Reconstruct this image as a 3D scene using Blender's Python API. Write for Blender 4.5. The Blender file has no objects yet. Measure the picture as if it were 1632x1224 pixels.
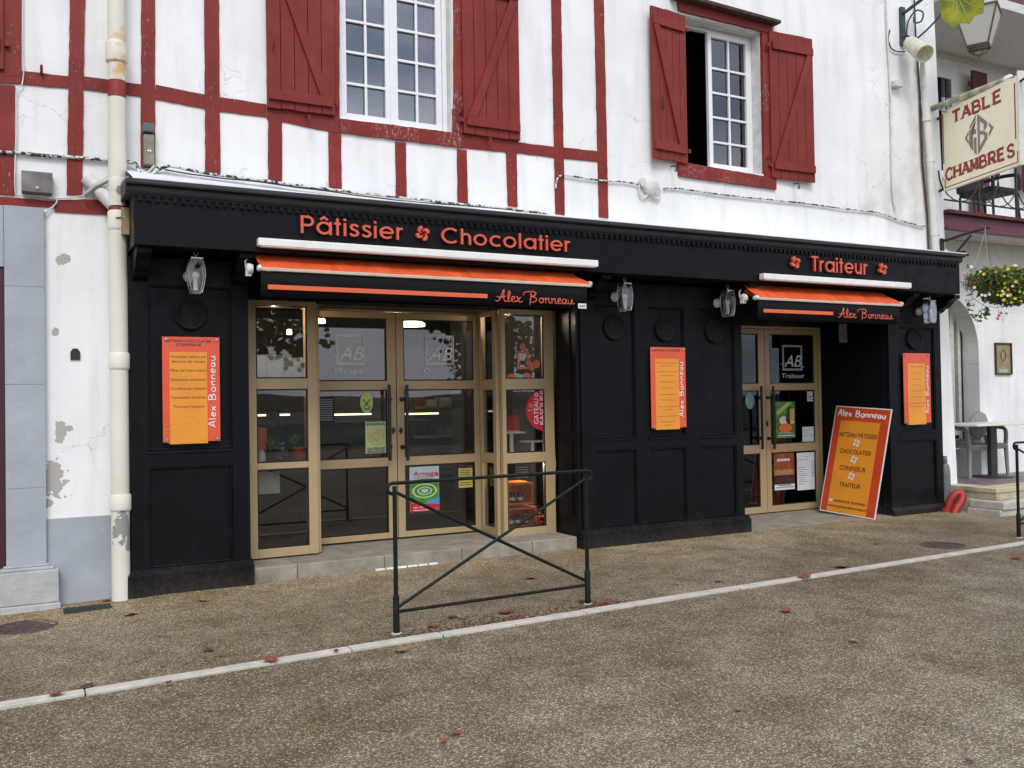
import bpy, math, random
from mathutils import Vector, Matrix
random.seed(7)
sc = bpy.context.scene
COL = sc.collection
rad = math.radians

# ------------------------------------------------------------------ camera
FPX, CXP, CYP = 1474.0, 816.0, 612.0
CAM = Vector((0.0, -7.6, 1.45))
def cam_axes(yaw, pitch, roll):
    cy, sy, cp, sp = math.cos(yaw), math.sin(yaw), math.cos(pitch), math.sin(pitch)
    f = Vector((sy*cp, cy*cp, sp)); r = Vector((cy, -sy, 0)); u = r.cross(f)
    cr, sr = math.cos(roll), math.sin(roll)
    return cr*r + sr*u, -sr*r + cr*u, f
RX, UX, FX = cam_axes(rad(28.0), rad(0.98), rad(-0.93))
cd = bpy.data.cameras.new('camera'); co = bpy.data.objects.new('camera', cd); COL.objects.link(co)
cd.sensor_width = 36; cd.lens = 36*FPX/1632; cd.clip_start = 0.05; cd.clip_end = 1500
m = Matrix((RX, UX, -FX)).transposed().to_4x4(); m.translation = CAM
co.matrix_world = m
sc.camera = co

# ------------------------------------------------------------------ world, sun, exposure
w = bpy.data.worlds.new('World'); sc.world = w; w.use_nodes = True
wn, wl = w.node_tree.nodes, w.node_tree.links
wn.clear()
out = wn.new('ShaderNodeOutputWorld'); bg = wn.new('ShaderNodeBackground')
sky = wn.new('ShaderNodeTexSky'); sky.sky_type = 'NISHITA'; sky.sun_disc = False
sky.sun_elevation = rad(48); sky.sun_rotation = rad(195); sky.dust_density = 2.5; sky.air_density = 1.0
tc = wn.new('ShaderNodeTexCoord'); mp = wn.new('ShaderNodeMapping'); mp.inputs['Scale'].default_value = (1.6, 1.6, 5.5)
nz = wn.new('ShaderNodeTexNoise'); nz.inputs['Scale'].default_value = 1.7; nz.inputs['Detail'].default_value = 6
rp = wn.new('ShaderNodeValToRGB')
rp.color_ramp.elements[0].position = 0.38; rp.color_ramp.elements[0].color = (4.3, 5.1, 6.9, 1)
rp.color_ramp.elements[1].position = 0.62; rp.color_ramp.elements[1].color = (11.0, 11.5, 12.6, 1)
mx = wn.new('ShaderNodeMixRGB'); mx.inputs[0].default_value = 0.8
bg.inputs['Strength'].default_value = 0.1
wl.new(tc.outputs['Generated'], mp.inputs['Vector']); wl.new(mp.outputs[0], nz.inputs['Vector'])
wl.new(nz.outputs['Fac'], rp.inputs[0]); wl.new(sky.outputs[0], mx.inputs[1]); wl.new(rp.outputs[0], mx.inputs[2])
wl.new(mx.outputs[0], bg.inputs[0]); wl.new(bg.outputs[0], out.inputs[0])
sd = bpy.data.lights.new('sun', 'SUN'); so = bpy.data.objects.new('sun', sd); COL.objects.link(so)
sd.energy = 1.15; sd.angle = rad(20); sd.color = (1.0, 0.97, 0.93)
# sun stands behind the camera, high, slightly to its left
sdir = Vector((-0.25, -0.65, 0.75)).normalized()
so.rotation_euler = sdir.to_track_quat('Z', 'Y').to_euler()
sky.sun_elevation = math.asin(sdir.z); sky.sun_rotation = math.atan2(sdir.x, sdir.y)
sc.view_settings.view_transform = 'Standard'; sc.view_settings.look = 'None'
sc.view_settings.exposure = 0.62; sc.view_settings.gamma = 1.0; sc.view_settings.use_curve_mapping = False
sc.render.engine = 'CYCLES'
sc.cycles.max_bounces = 8; sc.cycles.transparent_max_bounces = 24; sc.cycles.caustics_reflective = False

# ------------------------------------------------------------------ survey helpers
def ray(px, py):
    return RX*((px-CXP)/FPX) + UX*(-(py-CYP)/FPX) + FX
def at(px, py, Y):
    d = ray(px, py); return CAM + d*((Y-CAM.y)/d.y)
def atz(px, py, z):
    d = ray(px, py); return CAM + d*((z-CAM.z)/d.z)
SL = 0.02
def gr(px, py):
    d = ray(px, py); return CAM + d*((SL*CAM.y-CAM.z)/(d.z-SL*d.y))
def gz(x, y):
    z = SL*y if y < 0 else 0.0
    if x < 1.0 and y > -3: z -= 0.03*min(1, (1.0-x)/0.8)*max(0, min(1, (y+3)/2.5))
    return z

# ------------------------------------------------------------------ materials
def rgb(r, g, b):
    def c(v):
        v /= 255.0; return v/12.92 if v <= 0.04045 else ((v+0.055)/1.055)**2.4
    return (c(r), c(g), c(b), 1)
MATS = {}
class NT:
    def __init__(s, name, rough=0.6, spec=0.5, metal=0.0):
        s.m = bpy.data.materials.new(name); s.m.use_nodes = True
        s.n, s.l = s.m.node_tree.nodes, s.m.node_tree.links
        s.b = s.n['Principled BSDF']
        s.b.inputs['Roughness'].default_value = rough; s.b.inputs['Metallic'].default_value = metal
        s.b.inputs['Specular IOR Level'].default_value = spec
        s.geo = s.n.new('ShaderNodeNewGeometry'); MATS[name] = s.m
    def pos(s, scale=(1, 1, 1)):
        mp = s.n.new('ShaderNodeMapping'); mp.inputs['Scale'].default_value = scale
        s.l.new(s.geo.outputs['Position'], mp.inputs['Vector']); return mp.outputs[0]
    def noise(s, scale, detail=4, vec=None, rough=0.55, sc3=None):
        n = s.n.new('ShaderNodeTexNoise'); n.inputs['Scale'].default_value = scale
        n.inputs['Detail'].default_value = detail; n.inputs['Roughness'].default_value = rough
        s.l.new(vec or s.pos(sc3 or (1, 1, 1)), n.inputs['Vector']); return n.outputs['Fac']
    def ramp(s, fac, stops):
        r = s.n.new('ShaderNodeValToRGB'); e = r.color_ramp.elements
        for i, (p, c) in enumerate(stops):
            el = e[i] if i < 2 else e.new(p)
            el.position = p; el.color = c if isinstance(c, tuple) else (c, c, c, 1)
        s.l.new(fac, r.inputs[0]); return r.outputs[0]
    def mix(s, fac, a, b, mode='MIX'):
        x = s.n.new('ShaderNodeMixRGB'); x.blend_type = mode
        for i, v in ((0, fac), (1, a), (2, b)):
            if isinstance(v, (int, float)): x.inputs[i].default_value = v if i == 0 else (v, v, v, 1)
            elif isinstance(v, tuple): x.inputs[i].default_value = v
            else: s.l.new(v, x.inputs[i])
        return x.outputs[0]
    def math(s, op, a, b=0.0, c=None):
        x = s.n.new('ShaderNodeMath'); x.operation = op
        for i, v in ((0, a), (1, b), (2, c)):
            if v is None: continue
            if isinstance(v, (int, float)): x.inputs[i].default_value = v
            else: s.l.new(v, x.inputs[i])
        return x.outputs[0]
    def color(s, o):
        if isinstance(o, tuple): s.b.inputs['Base Color'].default_value = o
        else: s.l.new(o, s.b.inputs['Base Color'])
        return s
    def bump(s, h, strength=0.3, dist=0.01):
        b = s.n.new('ShaderNodeBump'); b.inputs['Strength'].default_value = strength; b.inputs['Distance'].default_value = dist
        s.l.new(h, b.inputs['Height']); s.l.new(b.outputs[0], s.b.inputs['Normal']); return s
    def blot(s, spots, soft=0.0, nscale=9):
        """mask of ragged patches: spots = (x, z, rx, rz)"""
        sep = s.n.new('ShaderNodeSeparateXYZ'); s.l.new(s.geo.outputs['Position'], sep.inputs[0])
        n = s.noise(nscale, 5); tot = None
        for (x, z, rx, rz) in spots:
            dx = s.math('DIVIDE', s.math('SUBTRACT', sep.outputs[0], x), rx)
            dz = s.math('DIVIDE', s.math('SUBTRACT', sep.outputs[2], z), rz)
            d = s.math('SQRT', s.math('ADD', s.math('MULTIPLY', dx, dx), s.math('MULTIPLY', dz, dz)))
            v = s.math('ADD', d, s.math('MULTIPLY', s.math('SUBTRACT', n, 0.5), 2.6))
            k = s.ramp(v, [(0.75-soft, 1.0), (0.751+soft*.2, 0.0)]) if soft else s.math('LESS_THAN', v, 0.75)
            tot = k if tot is None else s.math('MAXIMUM', tot, k)
        return tot

def flat(name, col, rough=0.55, metal=0.0, var=0.08, nscale=14, bump=0.0, spec=0.5):
    t = NT(name, rough, spec, metal)
    n = t.noise(nscale, 5)
    lo = tuple(c*(1-var*1.6) for c in col[:3])+(1,); hi = tuple(min(1, c*(1+var)) for c in col[:3])+(1,)
    t.color(t.ramp(n, [(0.3, lo), (0.7, hi)]))
    if bump: t.bump(t.noise(nscale*6, 4), bump, 0.004)
    return t.m

def S(px, py, rx, rz, Y=0.12):
    p = at(px, py, Y); return (p.x, p.z, rx, rz)

# white limewashed plaster
t = NT('white_plaster', 0.85, 0.25)
base = t.ramp(t.noise(1.3, 6), [(0.3, (0.76, 0.76, 0.755, 1)), (0.65, (0.87, 0.868, 0.86, 1))])
stv = t.noise(1.0, 5, sc3=(7, 7, 0.8))
streak = t.math('MULTIPLY', t.ramp(stv, [(0.5, 0.0), (0.72, 1.0)]), 0.34)
base = t.mix(streak, base, (0.56, 0.56, 0.53, 1))
speck = t.ramp(t.noise(30, 3), [(0.70, 0.0), (0.76, 1.0)])
base = t.mix(t.math('MULTIPLY', speck, t.ramp(t.noise(2.2, 2), [(0.5, 0.0), (0.68, 0.8)])), base, (0.35, 0.34, 0.32, 1))
vo = t.n.new('ShaderNodeTexVoronoi'); vo.feature = 'DISTANCE_TO_EDGE'; vo.inputs['Scale'].default_value = 1.5
wv = t.n.new('ShaderNodeTexNoise'); wv.inputs['Scale'].default_value = 4; wv.inputs['Detail'].default_value = 5
t.l.new(t.geo.outputs['Position'], wv.inputs['Vector'])
vadd = t.n.new('ShaderNodeVectorMath'); vadd.operation = 'MULTIPLY_ADD'; vadd.inputs[1].default_value = (0.35, 0.35, 0.35)
t.l.new(wv.outputs['Color'], vadd.inputs[0]); t.l.new(t.geo.outputs['Position'], vadd.inputs[2]); t.l.new(vadd.outputs[0], vo.inputs['Vector'])
crk = t.math('MULTIPLY', t.math('LESS_THAN', vo.outputs['Distance'], 0.0035), t.ramp(t.noise(0.9, 2), [(0.5, 0.0), (0.56, 1.0)]))
base = t.mix(t.math('MULTIPLY', crk, 0.55), base, (0.4, 0.39, 0.37, 1))
peel = t.blot([S(85, 765, .12, .17), S(95, 690, .05, .12), S(98, 415, .06, .06), S(88, 530, .035, .04), S(76, 800, .05, .04), S(112, 682, .03, .03)], nscale=16)
base = t.mix(peel, base, (0.42, 0.40, 0.375, 1))
grime = t.math('MULTIPLY', t.blot([S(1425, 330, .25, .5), S(1455, 250, .18, .9), S(1460, 340, .16, .5), S(1385, 330, .2, .25), S(1462, 120, .12, .6)], soft=.7, nscale=5), 0.42)
base = t.mix(grime, base, (0.45, 0.44, 0.41, 1))
t.color(base)
hgt = t.math('SUBTRACT', t.math('ADD', t.math('MULTIPLY', t.noise(5, 6), 0.8), t.math('MULTIPLY', t.noise(60, 3), 0.12)), t.math('ADD', t.math('MULTIPLY', peel, 0.35), t.math('MULTIPLY', crk, 0.3)))
t.bump(hgt, 0.35, 0.02)

# flaked basque red paint
def redpaint(name, col, wear=0.68, wood=True, rough=0.55):
    t = NT(name, rough, 0.3)
    c = t.ramp(t.noise(2.4, 7, rough=.65), [(0.28, tuple(v*0.70 for v in col)+(1,)), (0.55, tuple(col)+(1,)), (0.74, (col[0]*1.22, col[1]*1.7, col[2]*1.6, 1))])
    grain = t.noise(1, 5, sc3=(60, 60, 3))
    c = t.mix(0.32, c, t.ramp(grain, [(0.3, 0.02), (0.7, 0.3)]), 'OVERLAY')
    fl = t.ramp(t.noise(1, 6, rough=0.75, sc3=(55, 55, 30)), [(wear+.02, 0.0), (wear+0.05, 0.8)])
    fl = t.math('MULTIPLY', fl, t.ramp(t.noise(2.6, 3), [(0.46, 0.0), (0.6, 1.0)]))
    c = t.mix(fl, c, (0.42, 0.30, 0.26, 1))
    t.color(c); t.bump(t.mix(0.5, grain, t.noise(25, 5)), 0.3, 0.004)
    return t.m
redpaint('timber_red', (0.27, 0.029, 0.021), 0.585)
redpaint('shutter_red', (0.265, 0.029, 0.021), 0.62)
redpaint('sill_red', (0.27, 0.029, 0.021), 0.53)
flat('maroon_beam', (0.115, 0.012, 0.024, 1), 0.45, var=0.2, nscale=6, bump=0.2)
flat('maroon_rust', (0.11, 0.025, 0.02, 1), 0.8, var=0.35, nscale=12, bump=0.5)
flat('maroon_shutter', (0.10, 0.008, 0.014, 1), 0.5)
flat('teal_paint', (0.30, 0.45, 0.38, 1), 0.6)

# black shop paint
t = NT('shop_black', 0.5, 0.16)
c = t.ramp(t.noise(2.5, 6), [(0.3, (0.0026, 0.0027, 0.0038, 1)), (0.7, (0.0052, 0.0052, 0.0072, 1))])
dust = t.ramp(t.noise(1, 6, sc3=(10, 10, 1.2), rough=0.7), [(0.55, 0.0), (0.8, 0.07)])
c = t.mix(dust, c, (0.06, 0.056, 0.05, 1))
sep = t.n.new('ShaderNodeSeparateXYZ'); t.l.new(t.geo.outputs['Position'], sep.inputs[0])
spl = t.math('SUBTRACT', t.math('ADD', t.math('MULTIPLY', t.noise(26, 5, rough=.75), .55), t.math('MULTIPLY', t.noise(3, 4), .25)), sep.outputs[2])
c = t.mix(t.ramp(spl, [(0.20, 0.0), (0.52, 0.30)]), c, (0.12, 0.10, 0.075, 1))      # street splashes low on the plinths
scuff = t.ramp(t.noise(1, 6, sc3=(3, 3, 26), rough=.8), [(0.70, 0.0), (0.74, 0.10)]); c = t.mix(scuff, c, (0.12, 0.12, 0.12, 1))
t.color(c)
t.l.new(t.ramp(t.noise(7, 5), [(0.3, 0.38), (0.7, 0.62)]), t.b.inputs['Roughness'])
t.bump(t.noise(40, 5), 0.12, 0.003)
flat('relief_black', (0.0045, 0.0045, 0.0055, 1), 0.7, bump=0.25, spec=0.2)
flat('zinc_cap', (0.022, 0.022, 0.025, 1), 0.55, var=0.2, nscale=5)
t = NT('flashing_white', 0.8, 0.3)
c = t.ramp(t.noise(3, 6), [(0.3, (0.50, 0.51, 0.52, 1)), (0.65, (0.74, 0.75, 0.76, 1))])
c = t.mix(t.ramp(t.noise(14, 5, rough=.7), [(0.62, 0.0), (0.72, .7)]), c, (0.38, 0.34, 0.28, 1)); t.color(c); t.bump(t.noise(18, 5), 0.4, 0.01)
flat('tan_aluminium', (0.45, 0.325, 0.175, 1), 0.42, var=0.04, nscale=3, metal=0.1)
flat('rubber_black', (0.008, 0.008, 0.008, 1), 0.6)
flat('handle_black', (0.010, 0.010, 0.011, 1), 0.35)
flat('pvc_white', (0.80, 0.81, 0.82, 1), 0.35, var=0.02)
flat('aged_white', (0.66, 0.65, 0.60, 1), 0.7, var=0.12, nscale=9, bump=0.3)
flat('light_bar_white', (0.84, 0.82, 0.78, 1), 0.45, var=0.05)
flat('letter_coral', (0.64, 0.10, 0.05, 1), 0.4, var=0.04)
flat('letter_edge', (0.25, 0.03, 0.018, 1), 0.5, var=0.04)
t = NT('awning_orange', 0.75, 0.2)
c = t.ramp(t.noise(1, 5, sc3=(14, 3, 3)), [(0.3, (0.52, 0.062, 0.014, 1)), (0.7, (0.75, 0.112, 0.03, 1))]); t.color(c)
t.bump(t.noise(1, 4, sc3=(22, 4, 4)), 0.5, 0.02)
flat('awning_black', (0.004, 0.004, 0.005, 1), 0.8, var=0.1, spec=0.2)
flat('stripe_orange', (0.72, 0.125, 0.045, 1), 0.6, var=0.05)
flat('beige_metal', (0.55, 0.47, 0.37, 1), 0.45, var=0.06)
flat('board_red', (0.72, 0.09, 0.035, 1), 0.22, var=0.05, nscale=4)
flat('board_red_deep', (0.58, 0.065, 0.022, 1), 0.25, var=0.05, nscale=4)
flat('board_amber', (0.78, 0.29, 0.028, 1), 0.3, var=0.06, nscale=4)
flat('board_line', (0.80, 0.36, 0.12, 1), 0.3, var=0.02)
flat('print_dark', (0.05, 0.018, 0.012, 1), 0.6)
flat('print_white', (0.78, 0.74, 0.72, 1), 0.5, var=0.02)
flat('print_black', (0.015, 0.015, 0.015, 1), 0.6)
flat('chrome', (0.48, 0.48, 0.47, 1), 0.35, metal=0.9)
flat('dull_steel', (0.42, 0.41, 0.39, 1), 0.45, metal=0.7)
t = NT('downpipe_cream', 0.5, 0.4)
c = t.ramp(t.noise(2, 5), [(0.3, (0.66, 0.62, 0.52, 1)), (0.7, (0.74, 0.715, 0.63, 1))])
rust = t.blot([S(193, 110, .09, .13, -.02), S(193, 60, .07, .10, -.02)], soft=.6, nscale=22)
c = t.mix(t.math('MULTIPLY', rust, 0.9), c, (0.62, 0.36, 0.13, 1))
bare = t.blot([S(196, 840, .1, .14, -.02), S(204, 870, .04, .05, -.02), S(193, 305, .04, .05, -.02)], nscale=24)
c = t.mix(bare, c, (0.27, 0.27, 0.25, 1)); t.color(c); t.bump(t.noise(20, 5), 0.2, 0.005)
t = NT('downpipe_white', 0.55, 0.3)
c = t.ramp(t.noise(4, 5), [(0.3, (0.6, 0.58, 0.53, 1)), (0.7, (0.76, 0.75, 0.71, 1))])
c = t.mix(t.ramp(t.noise(9, 6, sc3=(1, 1, .5), rough=.7), [(0.60, 0.0), (0.66, .8)]), c, (0.30, 0.22, 0.16, 1)); t.color(c)
flat('pipe_red', (0.25, 0.022, 0.018, 1), 0.45)
flat('rust_dark', (0.07, 0.035, 0.02, 1), 0.85, var=.4)
flat('timber_raw', (0.33, 0.24, 0.13, 1), 0.8, var=.2)
flat('box_grey', (0.20, 0.18, 0.17, 1), 0.8, var=.3, nscale=8, bump=.4)
flat('box_lid_grey', (0.10, 0.12, 0.12, 1), 0.6)
flat('box_olive', (0.22, 0.21, 0.15, 1), 0.6, var=.15)
flat('cable_black', (0.02, 0.02, 0.02, 1), 0.6)
t = NT('cable_flaked', 0.7, 0.3)
t.color(t.mix(t.ramp(t.noise(28, 4), [(0.50, 0.0), (0.54, 1.0)]), (0.62, 0.62, 0.6, 1), (0.045, 0.045, 0.045, 1)))
t = NT('stone_blue', 0.85, 0.25)
c = t.ramp(t.noise(2.5, 6), [(0.3, (0.32, 0.345, 0.375, 1)), (0.7, (0.41, 0.44, 0.475, 1))])
c = t.mix(t.ramp(t.noise(12, 6, rough=.7), [(0.60, 0.0), (0.70, .6)]), c, (0.48, 0.46, 0.43, 1)); t.color(c); t.bump(t.noise(14, 6), 0.35, 0.01)
t = NT('stone_base', 0.9, 0.2)
c = t.ramp(t.noise(5, 7, rough=.65), [(0.3, (0.33, 0.34, 0.34, 1)), (0.7, (0.50, 0.50, 0.48, 1))]); t.color(c); t.bump(t.noise(16, 6), 0.5, 0.015)
t = NT('step_concrete', 0.85, 0.3)
c = t.ramp(t.noise(6, 7, rough=.65), [(0.3, (0.20, 0.178, 0.14, 1)), (0.7, (0.35, 0.315, 0.255, 1))]); t.color(c); t.bump(t.noise(22, 6), 0.4, 0.01)
t = NT('terrace_stone', 0.85, 0.3)
c = t.ramp(t.noise(5, 7, rough=.65), [(0.3, (0.36, 0.33, 0.28, 1)), (0.7, (0.60, 0.57, 0.50, 1))]); t.color(c); t.bump(t.noise(22, 6), 0.5, 0.01)
flat('terrace_yellow', (0.50, 0.44, 0.30, 1), 0.85, var=.2, nscale=6, bump=.4)
flat('terrace_tile', (0.19, 0.15, 0.135, 1), 0.5, var=.3, nscale=7)
flat('kerb_white', (0.50, 0.465, 0.40, 1), 0.8, var=.12, nscale=9, bump=.3)
flat('cast_iron', (0.085, 0.055, 0.045, 1), 0.75, var=.3, nscale=20, bump=.6)
flat('grate_black', (0.022, 0.022, 0.024, 1), 0.7, bump=.4)
t = NT('barrier_green', 0.5, 0.2)
c = t.ramp(t.noise(9, 5), [(0.3, (0.0045, 0.0080, 0.0052, 1)), (0.7, (0.0085, 0.013, 0.0085, 1))])
c = t.mix(t.ramp(t.noise(34, 5, rough=.7), [(0.66, 0.0), (0.70, .8)]), c, (0.12, 0.06, 0.03, 1)); t.color(c)
flat('iron_green', (0.03, 0.055, 0.055, 1), 0.5, var=.2)
flat('iron_black', (0.014, 0.014, 0.015, 1), 0.5)
flat('horn_beige', (0.60, 0.56, 0.44, 1), 0.6, var=.15, nscale=16)
flat('sign_cream', (0.93, 0.86, 0.62, 1), 0.4, var=.03)
flat('sign_edge', (0.66, 0.64, 0.58, 1), 0.5)
flat('sign_red', (0.30, 0.022, 0.015, 1), 0.5)
flat('sign_grey', (0.24, 0.21, 0.19, 1), 0.5)
flat('tube_mossy', (0.42, 0.40, 0.28, 1), 0.7, var=.35, nscale=9, bump=.4)
flat('lantern_brass', (0.16, 0.12, 0.075, 1), 0.5, metal=.3, var=.3, nscale=20)
flat('plastic_grey', (0.27, 0.26, 0.235, 1), 0.5, var=.1)
flat('table_white', (0.72, 0.70, 0.63, 1), 0.4)
flat('pedestal_dark', (0.035, 0.025, 0.022, 1), 0.5, var=.3)
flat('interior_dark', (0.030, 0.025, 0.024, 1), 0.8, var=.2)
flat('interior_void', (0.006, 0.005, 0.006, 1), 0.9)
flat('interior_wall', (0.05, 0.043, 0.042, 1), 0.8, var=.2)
flat('door_maroon', (0.045, 0.008, 0.012, 1), 0.5)
flat('interior_floor', (0.03, 0.026, 0.024, 1), 0.5, var=.3)
t = NT('curtain_lace', 0.9, 0.1); t.color(t.ramp(t.noise(1, 3, sc3=(30, 30, 2)), [(0.3, (0.7, 0.69, 0.74, 1)), (0.7, (0.88, 0.87, 0.92, 1))]))
t = NT('curtain_mauve', 0.9, 0.1); t.color(t.ramp(t.noise(1, 3, sc3=(30, 30, 2)), [(0.3, (0.40, 0.17, 0.24, 1)), (0.7, (0.6, 0.33, 0.42, 1))]))
flat('crate_orange', (0.90, 0.20, 0.02, 1), 0.5)
flat('pot_terracotta', (0.50, 0.085, 0.025, 1), 0.6)
flat('jar_dark', (0.02, 0.01, 0.012, 1), 0.1)
flat('leaf_green', (0.10, 0.18, 0.035, 1), 0.55, var=.4, nscale=25)
flat('leaf_olive', (0.15, 0.17, 0.03, 1), 0.55, var=.4, nscale=25)
flat('straw', (0.20, 0.10, 0.05, 1), 0.9, var=.4, nscale=30)
flat('petal_yellow', (0.80, 0.58, 0.05, 1), 0.6)
flat('petal_white', (0.80, 0.78, 0.72, 1), 0.6)
flat('petal_pink', (0.55, 0.04, 0.14, 1), 0.6)
flat('paper_white', (0.72, 0.72, 0.74, 1), 0.6, var=.03)
flat('paper_pale_green', (0.52, 0.62, 0.32, 1), 0.6, var=.04)
flat('sticker_lime', (0.42, 0.55, 0.12, 1), 0.5, var=.05)
flat('sticker_aqua', (0.20, 0.42, 0.32, 1), 0.5, var=.25, nscale=20)
flat('sticker_red', (0.52, 0.012, 0.03, 1), 0.5, var=.05)
flat('poster_green', (0.08, 0.26, 0.045, 1), 0.5, var=.4, nscale=22)
flat('poster_yellow', (0.60, 0.48, 0.10, 1), 0.5, var=.1)
flat('poster_sky', (0.42, 0.50, 0.56, 1), 0.5, var=.05)
flat('poster_blue', (0.06, 0.28, 0.50, 1), 0.5, var=.1)
flat('poster_rust', (0.30, 0.075, 0.03, 1), 0.5, var=.3, nscale=10)
flat('poster_brown', (0.07, 0.03, 0.022, 1), 0.5, var=.5, nscale=16)
flat('poster_fawn', (0.42, 0.20, 0.10, 1), 0.5, var=.35, nscale=12)
flat('frost_grey', (0.34, 0.37, 0.42, 1), 0.5, var=.05)
flat('frost_cream', (0.50, 0.50, 0.42, 1), 0.6, var=.2, nscale=6)
flat('bark', (0.16, 0.14, 0.10, 1), 0.9, var=.4, nscale=6, bump=.5)
flat('field_green', (0.05, 0.075, 0.03, 1), 0.9, var=.4, nscale=.05)
flat('hill_green', (0.022, 0.034, 0.018, 1), 0.9, var=.4, nscale=.08)
flat('aged_print', (0.30, 0.24, 0.13, 1), 0.5, var=.2, nscale=12)
flat('frame_brown', (0.05, 0.022, 0.015, 1), 0.5)
flat('gas_grey', (0.13, 0.145, 0.14, 1), 0.5, var=.15)
flat('hoop_red', (0.36, 0.028, 0.022, 1), 0.55, var=.12, nscale=12)
flat('wicker_dark', (0.014, 0.012, 0.012, 1), 0.7, bump=.5)
flat('ceiling_grey', (0.62, 0.60, 0.58, 1), 0.85, var=.06)
for nm, c in (('dead_leaf_rust', (0.25, 0.055, 0.022, 1)), ('dead_leaf_brown', (0.32, 0.15, 0.06, 1)), ('dead_leaf_dark', (0.09, 0.04, 0.025, 1))):
    flat(nm, c, 0.8, var=.3, nscale=40)
t = NT('leaf_yellow', 0.6, 0.3); t.color(t.ramp(t.noise(14, 4), [(0.35, (0.10, 0.15, 0.010, 1)), (0.65, (0.32, 0.31, 0.012, 1))]))
t.b.inputs['Subsurface Weight'].default_value = 0.0
def emit(name, col, st):
    m = bpy.data.materials.new(name); m.use_nodes = True; n, l = m.node_tree.nodes, m.node_tree.links
    b = n['Principled BSDF']; b.inputs['Base Color'].default_value = col
    b.inputs['Emission Color'].default_value = col; b.inputs['Emission Strength'].default_value = st; MATS[name] = m
emit('lamp_warm', (1.0, 0.62, 0.36, 1), 2.6); emit('lamp_cream', (1.0, 0.85, 0.55, 1), 3.0); emit('lamp_spot', (1.0, 0.78, 0.5, 1), 7.0)

def glass(name, boost=1.7, tint=(0.80, 0.82, 0.82, 1), add=0.015, rough=0.0):
    m = bpy.data.materials.new(name); m.use_nodes = True; n, l = m.node_tree.nodes, m.node_tree.links
    n.clear(); o = n.new('ShaderNodeOutputMaterial'); tr = n.new('ShaderNodeBsdfTransparent'); tr.inputs[0].default_value = tint
    gl = n.new('ShaderNodeBsdfGlossy'); gl.inputs['Roughness'].default_value = rough; gl.inputs[0].default_value = (0.95, 0.97, 1, 1)
    fr = n.new('ShaderNodeFresnel'); fr.inputs[0].default_value = 1.5
    ma = n.new('ShaderNodeMath'); ma.operation = 'MULTIPLY_ADD'; ma.inputs[1].default_value = boost; ma.inputs[2].default_value = add; ma.use_clamp = True
    mi = n.new('ShaderNodeMixShader')
    l.new(fr.outputs[0], ma.inputs[0]); l.new(ma.outputs[0], mi.inputs[0]); l.new(tr.outputs[0], mi.inputs[1]); l.new(gl.outputs[0], mi.inputs[2]); l.new(mi.outputs[0], o.inputs[0])
    MATS[name] = m
glass('shop_glass', 1.2, (0.95, 0.95, 0.95, 1), 0.0)
glass('window_glass', 2.2, (0.96, 0.96, 0.97, 1), 0.03)
glass('lamp_glass', 1.6, (0.80, 0.82, 0.80, 1), 0.03)
glass('lantern_glass', 0.4, (0.97, 0.97, 0.96, 1), 0.005)
# frosted pane of the street lantern
t = NT('lantern_frost', 0.4, 0.4); t.color((0.62, 0.60, 0.55, 1)); t.b.inputs['Alpha'].default_value = 0.72
# half transparent window lettering
t = NT('decal_frost', 0.6, 0.3); t.color((0.85, 0.88, 0.93, 1)); t.b.inputs['Alpha'].default_value = 0.8
t = NT('film_grey', 0.6, 0.3); t.color((0.10, 0.12, 0.16, 1)); t.b.inputs['Alpha'].default_value = 0.10
t = NT('decal_orange', 0.5, 0.3); t.color((0.80, 0.20, 0.09, 1)); t.b.inputs['Alpha'].default_value = 0.75

# exposed aggregate
def aggregate(name, shades, dark, scale=78, patch=None):
    t = NT(name, 0.75, 0.35)
    v = t.n.new('ShaderNodeTexVoronoi'); v.inputs['Scale'].default_value = scale; v.inputs['Randomness'].default_value = 1.0
    t.l.new(t.geo.outputs['Position'], v.inputs['Vector'])
    sep = t.n.new('ShaderNodeSeparateColor'); t.l.new(v.outputs['Color'], sep.inputs[0])
    c = t.ramp(sep.outputs[0], shades)
    gap = t.ramp(v.outputs['Distance'], [(0.30, 0.0), (0.62, 1.0)])
    c = t.mix(gap, c, dark)
    big = t.noise(0.55, 5, rough=.6); mid = t.noise(3.3, 5, rough=.65)
    c = t.mix(t.ramp(big, [(0.40, 0.0), (0.60, 0.9)]), c, (1.45, 1.55, 1.72, 1), 'MULTIPLY')
    c = t.mix(t.ramp(mid, [(0.42, 0.0), (0.68, 0.75)]), c, (0.55, 0.50, 0.38, 1), 'MULTIPLY')
    st_ = t.ramp(t.noise(1.15, 6, rough=.62), [(0.50, 0.0), (0.66, 0.8)])
    c = t.mix(st_, c, (0.66, 0.60, 0.50, 1), 'MULTIPLY')
    fleck = t.math('MULTIPLY', t.ramp(sep.outputs[1], [(0.965, 0.0), (0.975, 1.0)]), 0.45)
    c = t.mix(fleck, c, (0.55, 0.53, 0.48, 1))
    if patch: c = patch(t, c)
    t.color(c)
    h = t.math('SUBTRACT', t.math('MULTIPLY', t.noise(8, 3), 0.25), v.outputs['Distance'])
    t.bump(h, 0.75, 0.006)
    return t
SH = [(0.0, (0.058, 0.037, 0.017, 1)), (0.3, (0.185, 0.132, 0.064, 1)), (0.6, (0.275, 0.207, 0.112, 1)), (0.85, (0.375, 0.305, 0.198, 1))]
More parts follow.
